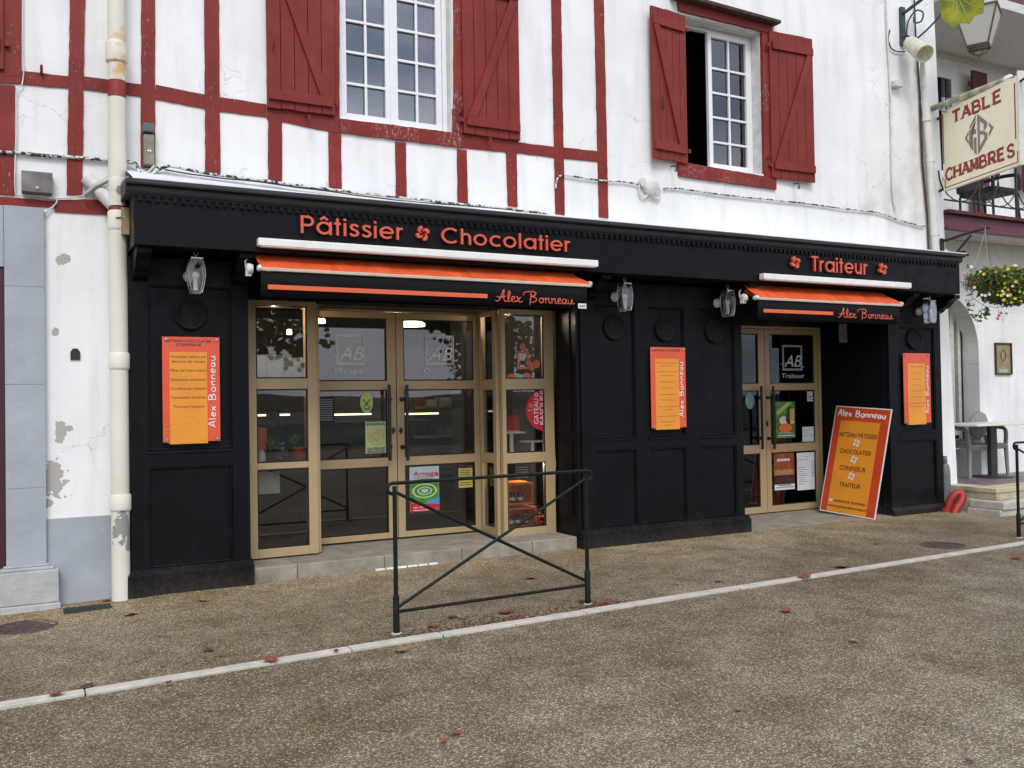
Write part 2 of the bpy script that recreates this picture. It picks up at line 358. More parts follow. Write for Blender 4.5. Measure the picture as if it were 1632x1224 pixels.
def near_wall(t, c):
    sep = t.n.new('ShaderNodeSeparateXYZ'); t.l.new(t.geo.outputs['Position'], sep.inputs[0])
    y = t.math('ADD', sep.outputs[1], t.math('MULTIPLY', t.math('SUBTRACT', t.noise(1.6, 5), 0.5), 1.3))
    k = t.ramp(t.math('ADD', t.math('MULTIPLY', y, 0.7), 1.0), [(0.25, 0.0), (0.95, 0.8)])   # stones get paler towards the wall
    return t.mix(k, c, (1.7, 1.62, 1.46, 1), 'MULTIPLY')
aggregate('aggregate_walk', SH, (0.115, 0.088, 0.055, 1), 98, near_wall)
def road_crack(t, c):
    return c
aggregate('aggregate_road', SH, (0.105, 0.082, 0.054, 1), 92, road_crack)
flat('litter_brown', (0.15, 0.052, 0.026, 1), 0.9, var=.5, nscale=30)
flat('crack_dark', (0.035, 0.028, 0.02, 1), 0.9)
# river
t = NT('river_water', 0.12, 0.5); t.color((0.03, 0.04, 0.04, 1)); t.bump(t.noise(1.2, 3), 0.3, 0.1)

# ------------------------------------------------------------------ mesh helpers
ROOTS = {}
NY = Vector((0, -1, 0))
class MB:
    def __init__(s): s.v, s.f, s.sm, s.mi, s.cur = [], [], [], [], 0
    def add(s, vs, fs, smooth=False):
        o = len(s.v); s.v += [Vector(v) for v in vs]
        for f in fs: s.f.append([i+o for i in f]); s.sm.append(smooth); s.mi.append(s.cur)
        return s
    def box(s, x0, y0, z0, x1, y1, z1):
        x0, x1 = min(x0, x1), max(x0, x1); y0, y1 = min(y0, y1), max(y0, y1); z0, z1 = min(z0, z1), max(z0, z1)
        return s.add([(x0,y0,z0),(x1,y0,z0),(x1,y1,z0),(x0,y1,z0),(x0,y0,z1),(x1,y0,z1),(x1,y1,z1),(x0,y1,z1)],
                     [(0,3,2,1),(4,5,6,7),(0,1,5,4),(1,2,6,5),(2,3,7,6),(3,0,4,7)])
    def extr(s, pts, d, smooth=False):
        """closed polygon pts extruded by vector d"""
        n = len(pts); pts = [Vector(p) for p in pts]; d = Vector(d)
        nn = Vector((0, 0, 0))
        for i in range(n): nn += pts[i].cross(pts[(i+1) % n])
        if nn.dot(d) > 0: pts = pts[::-1]
        vs = pts + [p+d for p in pts]
        fs = [list(range(n)), list(range(2*n-1, n-1, -1))]
        fs += [[(i+1) % n, i, i+n, (i+1) % n+n] for i in range(n)]
        return s.add(vs, fs, smooth)
    def prism(s, pts, y0, y1):
        return s.extr([(x, y0, z) for x, z in pts], (0, y1-y0, 0))
    def sheet(s, pts):
        return s.add(pts, [list(range(len(pts)))])
    def tube(s, path, r, n=8, caps=True, closed=False, squash=None):
        P = [Vector(p) for p in path]; k = len(P)
        rr = r if isinstance(r, (list, tuple)) else [r]*k
        vs = []; up = None
        for i, p in enumerate(P):
            a = P[(i-1) % k] if (closed or i > 0) else p; b = P[(i+1) % k] if (closed or i < k-1) else p
            d = (b-a); d = d.normalized() if d.length > 1e-9 else Vector((0, 0, 1))
            if up is None:
                up = Vector((0, 0, 1)) if abs(d.z) < .9 else Vector((1, 0, 0))
            if squash: up = Vector(squash[0])
            e = (up - d*up.dot(d)); e = e.normalized() if e.length > 1e-6 else Vector((1, 0, 0))
            g = d.cross(e); up = e
            for j in range(n):
                an = 2*math.pi*j/n
                ee = e*math.cos(an)*(squash[1] if squash else 1) + g*math.sin(an)
                vs.append(p + ee*rr[i])
        fs = []; m_ = k if closed else k-1
        for i in range(m_):
            for j in range(n):
                a, b = i*n+j, i*n+(j+1) % n; c, d_ = ((i+1) % k)*n+(j+1) % n, ((i+1) % k)*n+j
                fs.append((a, b, c, d_))
        s.add(vs, fs, True)
        if caps and not closed:
            s.add(vs[:n], [list(range(n-1, -1, -1))]); s.add(vs[-n:], [list(range(n))])
        return s
    def lathe(s, prof, o, axis=(0, 0, 1), n=20, smooth=True, sx=1.0):
        """prof: (radius, height along axis)"""
        ax = Vector(axis).normalized(); e = Vector((1, 0, 0)) if abs(ax.x) < .9 else Vector((0, 0, 1))
        e = (e-ax*e.dot(ax)).normalized(); g = ax.cross(e); o = Vector(o); vs = []
        for r, h in prof:
            for j in range(n):
                a = 2*math.pi*j/n; vs.append(o + ax*h + e*(r*math.cos(a)*sx) + g*(r*math.sin(a)))
        fs = []
        for i in range(len(prof)-1):
            for j in range(n): fs.append((i*n+j, i*n+(j+1) % n, (i+1)*n+(j+1) % n, (i+1)*n+j))
        s.add(vs, fs, smooth)
        s.add(vs[:n], [list(range(n-1, -1, -1))]); s.add(vs[-n:], [list(range(n))])
        return s
    def ball(s, c, r, n=10, k=6):
        r = Vector(r) if not isinstance(r, (int, float)) else Vector((r, r, r)); c = Vector(c); vs = []
        for i in range(k+1):
            th = math.pi*i/k
            for j in range(n):
                a = 2*math.pi*j/n
                vs.append(c + Vector((r.x*math.sin(th)*math.cos(a), r.y*math.sin(th)*math.sin(a), -r.z*math.cos(th))))
        fs = [(i*n+j, i*n+(j+1) % n, (i+1)*n+(j+1) % n, (i+1)*n+j) for i in range(k) for j in range(n)]
        return s.add(vs, fs, True)
    def xf(s, M):
        s.v = [M @ v for v in s.v]; return s
    def build(s, name, mat, parent=None, bevel=0.0, loc=None, kind=None, mats=None):
        """link as ONE mesh object; vertices are given in world space"""
        if parent is not None: o0 = ROOTS[parent.name]
        else: o0 = Vector(loc) if loc is not None else Vector((0, 0, 0))
        me = bpy.data.meshes.new(name); me.from_pydata([v-o0 for v in s.v], [], s.f)
        me.polygons.foreach_set('use_smooth', s.sm)
        for m_ in (mats or [mat]): me.materials.append(MATS[m_])
        if mats: me.polygons.foreach_set('material_index', s.mi)
        me.update()
        ob = bpy.data.objects.new(name, me); COL.objects.link(ob)
        if parent is not None: ob.parent = parent
        else: ob.location = o0
        ROOTS[ob.name] = o0
        if bevel:
            b = ob.modifiers.new('edge', 'BEVEL'); b.width = bevel; b.segments = 2; b.limit_method = 'ANGLE'; b.angle_limit = rad(40)
        if kind: ob['kind'] = kind
        return ob
def thing(name, label, cat, loc, group=None, kind=None):
    o = bpy.data.objects.new(name, None); COL.objects.link(o); o.location = loc; o.empty_display_size = .1
    ROOTS[o.name] = Vector(loc)
    if kind: o['kind'] = kind
    else:
        o['label'] = label; o['category'] = cat
    if group: o['group'] = group
    return o
def tag(o, label, cat, group=None):
    o['label'] = label; o['category'] = cat
    if group: o['group'] = group
    return o
def plabel(o, s): o['label'] = s; return o
def copy_tree(o, parent=None, d=Vector((0, 0, 0))):
    c = o.copy(); COL.objects.link(c); c.parent = parent
    if parent is None: c.location = o.location + d
    ROOTS[c.name] = ROOTS[o.name] + d
    for ch in list(o.children): copy_tree(ch, c, d)
    return c

# ---- text
_tc = {}
def glyphs(s, extrude=0.0, bold=0.0, shear=0.0, space=1.0):
    key = (s, extrude, bold, shear, space)
    if key in _tc: return _tc[key]
    cu = bpy.data.curves.new('t', 'FONT'); cu.body = s; cu.size = 1; cu.extrude = extrude; cu.offset = bold; cu.shear = shear
    cu.space_character = space; cu.resolution_u = 4; cu.fill_mode = 'BOTH' if extrude else 'FRONT'
    ob = bpy.data.objects.new('t', cu); COL.objects.link(ob)
    dg = bpy.context.evaluated_depsgraph_get()
    me = bpy.data.meshes.new_from_object(ob.evaluated_get(dg))
    r = ([tuple(v.co) for v in me.vertices], [list(p.vertices) for p in me.polygons])
    bpy.data.objects.remove(ob); bpy.data.meshes.remove(me); bpy.data.curves.remove(cu)
    _tc[key] = r
    return r
CAPH = None
def caph():
    global CAPH
    if CAPH is None: CAPH = max(v[1] for v in glyphs('H')[0])
    return CAPH
def islands(vs, fs):
    par = list(range(len(vs)))
    def fd(a):
        while par[a] != a: par[a] = par[par[a]]; a = par[a]
        return a
    for f in fs:
        for i in f[1:]: par[fd(i)] = fd(f[0])
    # weld coincident verts
    q = {}
    for i, v in enumerate(vs):
        k = (round(v[0], 4), round(v[1], 4), round(v[2], 4))
        if k in q: par[fd(i)] = fd(q[k])
        else: q[k] = i
    g = {}
    for f in fs: g.setdefault(fd(f[0]), []).append(f)
    return list(g.values())
def text(mb, s, P0, P1, cap, nrm, extrude=0.0, bold=0.0, shear=0.0, space=1.0, up=None, lift=0.0015, sink=False):
    """text from baseline point P0 to P1 with cap height; nrm points at the reader"""
    vs, fs = glyphs(s, extrude, bold, shear, space)
    P0, P1, nrm = Vector(P0), Vector(P1), Vector(nrm).normalized()
    ux = (P1-P0); W = ux.length; ux.normalize(); uz = Vector(up).normalized() if up else nrm.cross(ux)
    x0 = min(v[0] for v in vs); x1 = max(v[0] for v in vs); sx = W/(x1-x0); sz = cap/caph()
    mb.add([P0 + ux*((v[0]-x0)*sx) + uz*(v[1]*sz) + nrm*(v[2]+lift) for v in vs], fs)
    return mb
def letters(s, P0, P1, cap, nrm, depth, parent, mat, bold=0.0):
    vs, fs = glyphs(s, 0.02, bold)
    P0, P1, nrm = Vector(P0), Vector(P1), Vector(nrm).normalized()
    ux = (P1-P0); W = ux.length; ux.normalize(); uz = nrm.cross(ux)
    x0 = min(v[0] for v in vs); x1 = max(v[0] for v in vs); sx = W/(x1-x0); sz = cap/caph()
    isl = islands(vs, fs); rng = []
    for g in isl:
        xs = [vs[i][0] for f in g for i in f]; rng.append([min(xs), max(xs), [g]])
    rng.sort(key=lambda r: r[0]); out_ = []
    for r in rng:
        if out_ and r[0] < out_[-1][1]-0.015: out_[-1][1] = max(out_[-1][1], r[1]); out_[-1][2] += r[2]
        else: out_.append(r)
    for r in out_:
        idx = {}; nv = []; nf = []; nm = []
        for g in r[2]:
            for f in g:
                ff = []
                for i in f:
                    if i not in idx:
                        idx[i] = len(nv); v = vs[i]
                        nv.append(P0 + ux*((v[0]-x0)*sx) + uz*(v[1]*sz) + nrm*((v[2]/0.02*0.5+0.5)*depth))
                    ff.append(idx[i])
                nf.append(ff)
        b = MB()
        for ff in nf:
            front = all((nv[i]-P0).dot(nrm) > depth*0.9 for i in ff)
            b.cur = 0 if front else 1
            b.f.append(ff); b.sm.append(False); b.mi.append(b.cur)
        b.v = nv
        b.build('letter', None, parent, mats=[mat, 'letter_edge'])
def _arc(cx, cy, r, a0, a1, n=10): return [(cx+r*math.cos(rad(a0+(a1-a0)*i/n)), cy+r*math.sin(rad(a0+(a1-a0)*i/n))) for i in range(n+1)]
_t, _x = .128, .74; _q = _t/2; _r = (_x-_t)/2
GEO = {
 'a': (.80, [_arc(_x/2, _x/2, _r, 0, 360, 24), [(_x-_q, 0), (_x-_q, _x)]]), 'o': (.82, [_arc(_x/2, _x/2, _r, 0, 360, 24)]),
 'c': (.70, [_arc(_x/2, _x/2, _r, 46, 314, 18)]), 'e': (.79, [_arc(_x/2, _x/2, _r, 0, 318, 20), [(_q, _x/2), (_x-_q, _x/2)]]),
 'h': (.62, [[(_q, 0), (_q, 1)], [(_q, .40)]+_arc(_q+.215, _x-_q-.215, .215, 180, 0, 10)+[(_q+.43, 0)]]), 'l': (.20, [[(_q, 0), (_q, 1)]]),
 'i': (.20, [[(_q, 0), (_q, _x)], [(_q, .86), (_q, 1.0)]]), 't': (.36, [[(.14, 0), (.14, .98)], [(-.02, _x-_q), (.30, _x-_q)]]),
 's': (.54, [[(.43, .58), (.36, .655), (.25, .682), (.13, .65), (.085, .55), (.13, .45), (.25, .385), (.38, .32), (.43, .21), (.37, .10), (.25, .058), (.12, .085), (.05, .17)]]),
 'r': (.38, [[(_q, 0), (_q, _x)], [(_q, .44), (.10, .58), (.19, .66), (.33, .68)]]),
 'u': (.64, [[(_q, _x), (_q, .28)]+_arc(_q+.215, _q+.215, .215, 180, 360, 10)+[(_q+.43, _x)], [(_q+.43, 0), (_q+.43, .3)]]),
 'P': (.66, [[(_q, 0), (_q, 1)], [(_q, 1-_q), (.33, 1-_q)]+_arc(.33, .70, .236, 90, -90, 12)+[(_q, .464)]]),
 'C': (.97, [_arc(.5, .5, .436, 45, 315, 24)]), 'T': (.56, [[(-.02, 1-_q), (.54, 1-_q)], [(.26, 0), (.26, 1-_t)]]),
}
GEO['â'] = (GEO['a'][0], GEO['a'][1]+[[(.19, .84), (_x/2, .99), (_x-.19, .84)]])
def geo_letters(s, P0, P1, cap, depth, parent):
    """raised geometric letters, one object each; constant stroke width"""
    P0, P1 = Vector(P0), Vector(P1); ux = (P1-P0); W = ux.length; ux.normalize(); uz = Vector((0, 0, 1)); gap = .075
    tot = sum(GEO[ch][0]+gap for ch in s)-gap; sx = W/tot; x = 0
    for ch in s:
        adv, strokes = GEO[ch]; b = MB()
        for k, st in enumerate(strokes):
            closed = len(st) > 20 and abs(st[0][0]-st[-1][0])+abs(st[0][1]-st[-1][1]) < 1e-6; pts = [Vector(p) for p in (st[:-1] if closed else st)]; n = len(pts); L = []; Rr = []
            for i, p in enumerate(pts):
                pa = pts[i-1] if (i or closed) else p; pb = pts[(i+1) % n] if (i < n-1 or closed) else p
                d = (pb-pa).normalized(); nn = Vector((-d.y, d.x)); m_ = 1.0
                if 0 < i < n-1: c_ = (p-pa).normalized().dot(d); m_ = 1/max(.6, c_)
                L.append(p+nn*_q*m_); Rr.append(p-nn*_q*m_)
            def W3(p, l): return P0+ux*((x+p.x)*sx)+uz*(p.y*cap)+NY*(l-.0006*k)
            vs = [W3(p, depth) for p in L]+[W3(p, depth) for p in Rr]+[W3(p, 0) for p in L]+[W3(p, 0) for p in Rr]
            b.cur = 0; m_ = n if closed else n-1
            b.add(vs, [(i, (i+1) % n, n+(i+1) % n, n+i) for i in range(m_)])
            b.cur = 1
            b.add(vs, [(i, 2*n+i, 2*n+(i+1) % n, (i+1) % n) for i in range(m_)]+[(n+i, n+(i+1) % n, 3*n+(i+1) % n, 3*n+i) for i in range(m_)])
            if not closed: b.add(vs, [(0, n, 3*n, 2*n), (n-1, 3*n-1, 4*n-1, 2*n-1)])
        b.build('letter', None, parent, mats=['letter_coral', 'letter_edge']); x += adv+gap
def lauburu(c, r, ux, uz, rot=0.3, k=10):
    """four comma heads around c -> list of polygons"""
    polys = []
    for q in range(4):
        a0 = rot + q*math.pi/2; pts = []
        a = r/2
        def P(x, y):
            xx = x*math.cos(a0)-y*math.sin(a0); yy = x*math.sin(a0)+y*math.cos(a0)
            pts.append(c + ux*xx + uz*yy)
        for i in range(k+1): th = math.pi - math.pi*i/k; P(a + a*math.cos(th), a*math.sin(th))
        for i in range(1, k+1): th = -math.pi*i/k; P(1.5*a+.5*a*math.cos(th), .5*a*math.sin(th))
        for i in range(1, k): th = math.pi*i/k; P(.5*a+.5*a*math.cos(th), .5*a*math.sin(th))
        polys.append(pts)
    return polys
def spline(pts, k=5):
    P = [pts[0]]+list(pts)+[pts[-1]]; o = []
    for i in range(1, len(P)-2):
        p0, p1, p2, p3 = [Vector(q) for q in P[i-1:i+3]]
        for j in range(k):
            t_ = j/k
            o.append(0.5*((2*p1)+(p2-p0)*t_+(2*p0-5*p1+4*p2-p3)*t_*t_+(3*p1-p0-3*p2+p3)*t_**3))
    o.append(Vector(P[-2])); return o
SCRIPT = {
 'A': (.72, [[(-.12,.08),(.05,.0),(.25,.35),(.45,1.0),(.5,.95),(.46,.4),(.55,.0),(.7,.08)], [(-.02,.42),(.25,.36),(.66,.5)]]),
 'l': (.26, [[(0,.02),(.12,.35),(.2,.8),(.12,.95),(.06,.6),(.06,.12),(.14,0),(.28,.12)]]),
 'e': (.34, [[(0,.15),(.16,.22),(.25,.38),(.17,.48),(.06,.36),(.05,.1),(.18,0),(.36,.14)]]),
 'x': (.46, [[(0,.42),(.1,.46),(.2,.1),(.32,0),(.48,.1)], [(.36,.46),(.22,.28),(.0,-.02)]]),
 'B': (.78, [[(.2,.95),(.18,.5),(.1,-.22)], [(-.32,.62),(-.3,.86),(.0,.98),(.4,1.0),(.56,.84),(.42,.62),(.2,.55),(.5,.48),(.6,.26),(.4,.04),(.12,.03)]]),
 'o': (.42, [[(.2,.46),(.06,.38),(.03,.14),(.15,0),(.3,.12),(.3,.36),(.2,.46),(.34,.40),(.46,.38)]]),
 'n': (.46, [[(0,.4),(.06,.42),(.07,0)], [(.07,.25),(.2,.44),(.3,.4),(.3,.1),(.38,0),(.48,.1)]]),
 'a': (.46, [[(.3,.4),(.16,.46),(.04,.3),(.05,.06),(.15,0),(.27,.14),(.32,.42),(.3,.1),(.38,0),(.48,.1)]]),
 'u': (.46, [[(0,.42),(.03,.12),(.13,0),(.24,.12),(.3,.44),(.3,.1),(.38,0),(.5,.12)]]),
 ' ': (.42, []),
}
HAND = {
 'A': (.68, [[(0,0),(.12,.35),(.3,1.0),(.45,.5),(.56,0)], [(.1,.36),(.3,.34),(.5,.4)]]),
 'l': (.24, [[(.06,1.0),(.04,.5),(.08,.0)]]),
 'e': (.52, [[(.05,.28),(.36,.34),(.3,.55),(.12,.52),(.04,.25),(.14,.02),(.38,.08)]]),
 'x': (.5, [[(0,.55),(.18,.28),(.38,.0)], [(.36,.58),(.2,.3),(.0,.02)]]),
 'B': (.72, [[(.08,1.0),(.06,.5),(.08,0)], [(.0,.96),(.35,.95),(.48,.76),(.3,.56),(.1,.52),(.42,.46),(.54,.22),(.3,.0),(.02,.03)]]),
 'o': (.56, [[(.22,.56),(.05,.4),(.08,.08),(.28,0),(.42,.2),(.36,.5),(.22,.56)]]),
 'n': (.54, [[(.04,.56),(.06,.3),(.06,0)], [(.07,.3),(.2,.52),(.36,.44),(.38,0)]]),
 'a': (.54, [[(.36,.48),(.16,.54),(.03,.28),(.12,.02),(.3,.12),(.37,.5),(.36,.2),(.42,0)]]),
 'u': (.54, [[(.03,.56),(.05,.15),(.2,0),(.34,.14),(.38,.56),(.38,.2),(.44,0)]]),
 ' ': (.4, []),
}
def script(mb, s, P0, P1, cap, nrm, width, font=SCRIPT, parent=None, mat=None):
    P0, P1, nrm = Vector(P0), Vector(P1), Vector(nrm).normalized()
    ux = (P1-P0); W = ux.length; ux.normalize(); uz = nrm.cross(ux)
    tot = sum(font[c][0] for c in s)*1.0; sx = W/tot; x = 0
    for c in s:
        wd, strokes = font[c]
        if parent is not None: mb = MB()
        for st in strokes:
            q = spline([(a, b, 0) for a, b in st], 4)
            path = [P0 + ux*((x+p.x)*sx) + uz*(p.y*cap) + nrm*0.002 for p in q]; n = len(path)
            rr = [width*(0.55+0.45*math.sin(math.pi*min(1, max(0, i/(n-1)))))*0.5 for i in range(n)]
            mb.tube(path, rr, 6, squash=(nrm, 0.3))
        if parent is not None and strokes: mb.build('letter', mat, parent)
        x += wd
    return mb
def frame_rect(mb, x0, z0, x1, z1, w_, y0, y1, wb=None, wt=None):
    wb = w_ if wb is None else wb; wt = w_ if wt is None else wt
    mb.box(x0, y0, z0, x0+w_, y1, z1); mb.box(x1-w_, y0, z0, x1, y1, z1)
    mb.box(x0+w_, y0, z0, x1-w_, y1, z0+wb); mb.box(x0+w_, y0, z1-wt, x1-w_, y1, z1)
    return mb
def jag(a, b, amp=0.0026, step=0.06):
    a, b = Vector(a), Vector(b); n = max(1, int((b-a).length/step)); o = [a]
    nr = Vector((-(b-a).y, (b-a).x)).normalized()
    for i in range(1, n): o.append(a+(b-a)*(i/n)+nr*random.uniform(-amp, amp))
    return o
# ================================================================== SETTING
def ground_sheet(name, xs, ys, mat, dz=0.0, kind='structure'):
    b = MB(); nx, ny = len(xs), len(ys)
    vs = [(x, y, gz(x, y)+dz) for y in ys for x in xs]
    fs = [(j*nx+i, j*nx+i+1, (j+1)*nx+i+1, (j+1)*nx+i) for j in range(ny-1) for i in range(nx-1)]
    b.add(vs, fs, True); return b.build(name, mat, kind=kind)
KY = lambda x: -2.27 + 0.0385*x          # street-side line of the pale kerb strip
def lin(a, b, n): return [a+(b-a)*i/n for i in range(n+1)]
xs = [-400, -60, -12] + lin(-6, 16, 44) + [30, 80, 400]
ground_sheet('ground', xs, [-500, -60, -34, -20, -14, -10] + lin(-8, -2, 12) + lin(-1.5, 1.2, 9) + [8, 60, 500], 'aggregate_road', -0.006)
# walkway strip between the kerb line and the house, one sheet just above the ground
b = MB(); cx_ = lin(-12, 24, 72); vs = []
for x in cx_:
    for y in (KY(x), KY(x)*0.66, KY(x)*0.33, -0.25, 0.0, 0.6): vs.append((x, y, gz(x, y)+0.002))
fs = [(i*6+j, (i+1)*6+j, (i+1)*6+j+1, i*6+j+1) for i in range(len(cx_)-1) for j in range(5)]
b.add(vs, fs, True).build('pavement', 'aggregate_walk', kind='structure')
# pale kerb strip, stone by stone
kr = thing('kerb_strip', None, None, (0, -2.2, 0), kind='structure')
kx = [-7.5, -5.6, -3.9, -2.0, -1.2, 0.29, 1.75, 2.36, 3.46, 4.9, 6.3, 8.05, 9.9, 11.7, 13.5, 16]
for a, c in zip(kx[:-1], kx[1:]):
    j = 0.004; q = MB(); dz = random.uniform(-.0015, .0015); o = random.uniform(-.004, .004)
    q.extr([(a+j, KY(a)-0.005+o, gz(a, -2.2)+0.012+dz), (c-j, KY(c)-0.005+o, gz(c, -2.2)+0.012+dz), (c-j, KY(c)+0.086+o, gz(c, -2.2)+0.012+dz), (a+j, KY(a)+0.086+o, gz(a, -2.2)+0.012+dz)], (0, 0, -0.05))
    q.build('kerb_stone', 'kerb_white', kr, bevel=0.004)
# fine crack wandering over the road
cr = MB(); pts = [gr(x, y) for x, y in ((1020, 950), (1080, 968), (1150, 985), (1215, 1001), (1290, 1015), (1370, 1030), (1450, 1046), (1540, 1062), (1632, 1078), (1760, 1100))]
L = []; R_ = []
for i, p in enumerate(pts):
    for k in range(4 if i < len(pts)-1 else 1):
        pp = p.lerp(pts[min(i+1, len(pts)-1)], k/4) + Vector((random.uniform(-.02, .02), random.uniform(-.02, .02), 0)); wd = random.uniform(.002, .006)
        L.append(Vector((pp.x, pp.y-wd, gz(pp.x, pp.y)+.0005))); R_.append(Vector((pp.x, pp.y+wd, gz(pp.x, pp.y)+.0005)))
cr.add(L+R_, [(i, i+1, len(L)+i+1, len(L)+i) for i in range(len(L)-1)]).build('road_crack', 'crack_dark', kind='structure')
# river bank, river and far wooded hills across the street (they show in the shop glass)
MB().sheet([(-400, -460, -.60), (400, -460, -.60), (400, -30, -.60), (-400, -30, -.60)]).build('field', 'field_green', kind='structure')
b = MB(); n = 120; vs = []
for i in range(n+1):
    x = -420+840*i/n
    h = 2.9+1.1*math.sin(x*.013+1)+.8*math.sin(x*.05)+random.uniform(-.35, .35)
    vs += [(x, -210, -1.5), (x, -225, h*.65), (x, -260, h), (x, -330, -2)]
fs = [(i*4+j, (i+1)*4+j, (i+1)*4+j+1, i*4+j+1) for i in range(n) for j in range(3)]
b.add(vs, fs).build('hills', 'hill_green', kind='structure')

# ================================================================== THE HOUSE
WY = 0.12
house = thing('half_timbered_house', 'white plastered house with dark red timbers and shutters above the black shopfront', 'house', (5, .5, 0))
XC = lambda z: 10.48 - 0.043*min(z, 6.6)                  # the right corner leans a little
W1 = (2.449, 3.90, 3.535, 5.62); a2 = at(1094, 262, WY); c2 = at(1213, 60, WY)
W2 = (6.235, 3.915, c2.x, at(1160, 40, WY).z)
def wall_piece(b, x0, z0, x1, z1, y1=.42): b.prism([(x0, z0), (x1 if x1 < 10.1 else XC(z0), z0), (x1 if x1 < 10.1 else XC(z1), z1), (x0, z1)], WY, y1)
b = MB()
wall_piece(b, -6, 3.0, W1[0], 7.6)
wall_piece(b, W1[0], 3.0, W1[2], W1[1]); wall_piece(b, W1[0], W1[3], W1[2], 7.6)
wall_piece(b, W1[2], 3.0, W2[0], 7.6)
wall_piece(b, W2[0], 3.0, W2[2], W2[1]); wall_piece(b, W2[0], W2[3], W2[2], 7.6)
wall_piece(b, W2[2], 3.0, 10.2, 7.6)
wall_piece(b, -6, -.3, 0.74, 3.0)
wall_piece(b, 9.9, -.3, 10.2, 3.0)
b.build('wall', 'white_plaster', house)
b = MB(); b.prism([(XC(0)-.01, -.3), (XC(0)-.012, 7.6), (XC(0)-.3, 7.6), (XC(0)-.3, -.3)], .43, 6.0); b.xf(Matrix.Identity(4))
b.build('side_wall', 'white_plaster', house)
b = MB(); b.box(-6, .42, 7.6, 10.22, 7, 7.75); b.box(-6, 6.0, -.3, 10.4, 6.8, 7.6); b.box(-6.2, .12, -.3, -6, 6.8, 7.6); b.box(-6, .43, 3.25, 10.25, 6.6, 3.35)
b.build('back_wall', 'interior_dark', house)
# blue-grey painted base and corner stones of the lower wall
b = MB(); b.box(at(72, 880, .1).x, WY-.02, -.1, .74, WY-.002, .62); b.build('painted_base', 'stone_blue', house, bevel=.003)
p0 = at(72, 600, .07); 
b = MB()
xj = at(8, 600, .06).x; pe = at(72, 600, .06).x
for z0, z1 in ((.30, .86), (.8615, 1.62), (1.6215, 2.34), (2.3415, 2.93)):
    MB().box(xj, .06, z0, pe, WY-.001, z1).build('stone_block', 'stone_blue', house, bevel=.002)
b = MB(); b.box(-.9, .075, 2.48, xj-.002, WY-.001, 2.93)
b.build('stone_pilaster', 'stone_blue', house, bevel=.004)
x9 = at(94, 920, 0).x; b = MB(); b.box(xj-.05, .0, .02, x9, WY-.001, .26); b.box(xj-.04, .02, .2602, x9-.03, WY-.001, .285); b.box(xj-.02, .035, .2852, x9-.055, WY-.001, .30); b.box(xj-.06, -.02, -.06, x9+.01, WY-.001, .018)
b.build('pilaster_base', 'stone_base', house, bevel=.012)
b = MB(); b.box(-2, .09, -.1, at(7, 600, .09).x, WY-.001, 2.47); b.build('old_door', 'door_maroon', house)
# timbers: pixel-surveyed quads laid on the wall plane, wavering paint edges
def timber(q, name='timber', mat='timber_red', proud=.014, Y=WY):
    (tl, tr, br, bl) = [at(x, y, Y) for x, y in q]
    P = [Vector((p.x, p.z)) for p in (tl, tr, br, bl)]
    horiz = (P[1]-P[0]).length > (P[3]-P[0]).length
    if horiz: L = jag(P[0], P[1])+[P[1]]+jag(P[2], P[3])+[P[3]]
    else: L = [P[0]]+jag(P[1], P[2])+[P[2]]+jag(P[3], P[0])
    b = MB(); b.prism([(p.x, p.y) for p in L], Y-proud, Y+.02); return b.build(name, mat, house)
V = []   # verticals
for q in [((6,-40),(35,-40),(34,122),(6,122)), ((-14,134),(24,137),(23,312),(-16,309)), ((112,-40),(136,-40),(131,312),(106,310)),
          ((225,-60),(247,-60),(247,268),(224,268)), ((325,-60),(348,-60),(351,277),(327,275)),
          ((427,188),(449,192),(449,291),(427,287)), ((523,211),(543,214),(544,302),(524,299)), ((629.5,226),(646,228),(647.6,315),(630.6,312)),
          ((728,238),(743,240),(745,325),(729,322)), ((806,243),(822.6,244),(824,330),(809,328)), ((876,-100),(891.5,-100),(899,343),(884.6,341)),
          ((944,-100),(959,-100),(968.7,348),(954,346))]:
    timber(q)
H = [((-30,106),(112,122.5),(108,141),(-30,130)), ((134,122.5),(225,135),(224,154),(133,143)), ((248,135.5),(326,151),(326,173.5),(247,158.5)),
     ((349,155),(424,166.5),(424,187),(350,178)), ((824,227),(883,234.5),(884,252),(824,244)), ((898,235.5),(952.5,241.5),(953,258),(898,253)),
     ((-30,312),(87,320.5),(87,331),(-30,329)), ((87,319),(182,318),(182,343),(87,338))]
for q in H: timber(q, proud=.012)
timber(((425,166),(541,187),(541,213),(425,190)), mat='timber_red', proud=.011)
timber(((541,190),(733,213.5),(733,236),(541,212)), mat='sill_red', proud=.024)
timber(((733,210),(826,222),(826,245),(733,236)), proud=.011)
timber(((424,-60),(541,-60),(541,187),(425,166)), proud=.006, name='window_post')
timber(((722,-60),(745,-60),(745,213),(722,212)), proud=.018, name='window_post', mat='sill_red')
# window two: red surround
timber(((1078,258),(1234.5,285),(1234.5,302.7),(1080,281)), mat='sill_red', proud=.03, name='window_sill')
timber(((1212.5,45),(1229,44),(1234,287),(1217,287)), proud=.022, name='window_post', mat='sill_red')
timber(((1078,-2),(1228,37),(1228,55),(1080,18)), proud=.03, name='window_lintel')
p, q = at(1072, -8, .06), at(1239, 38, .06)
b = MB(); b.prism([(p.x, p.z-.02), (q.x, q.z-.015), (q.x, q.z+.02), (p.x, p.z+.02)], .0, WY-.003); b.build('drip_board', 'rust_dark', house, bevel=.004)
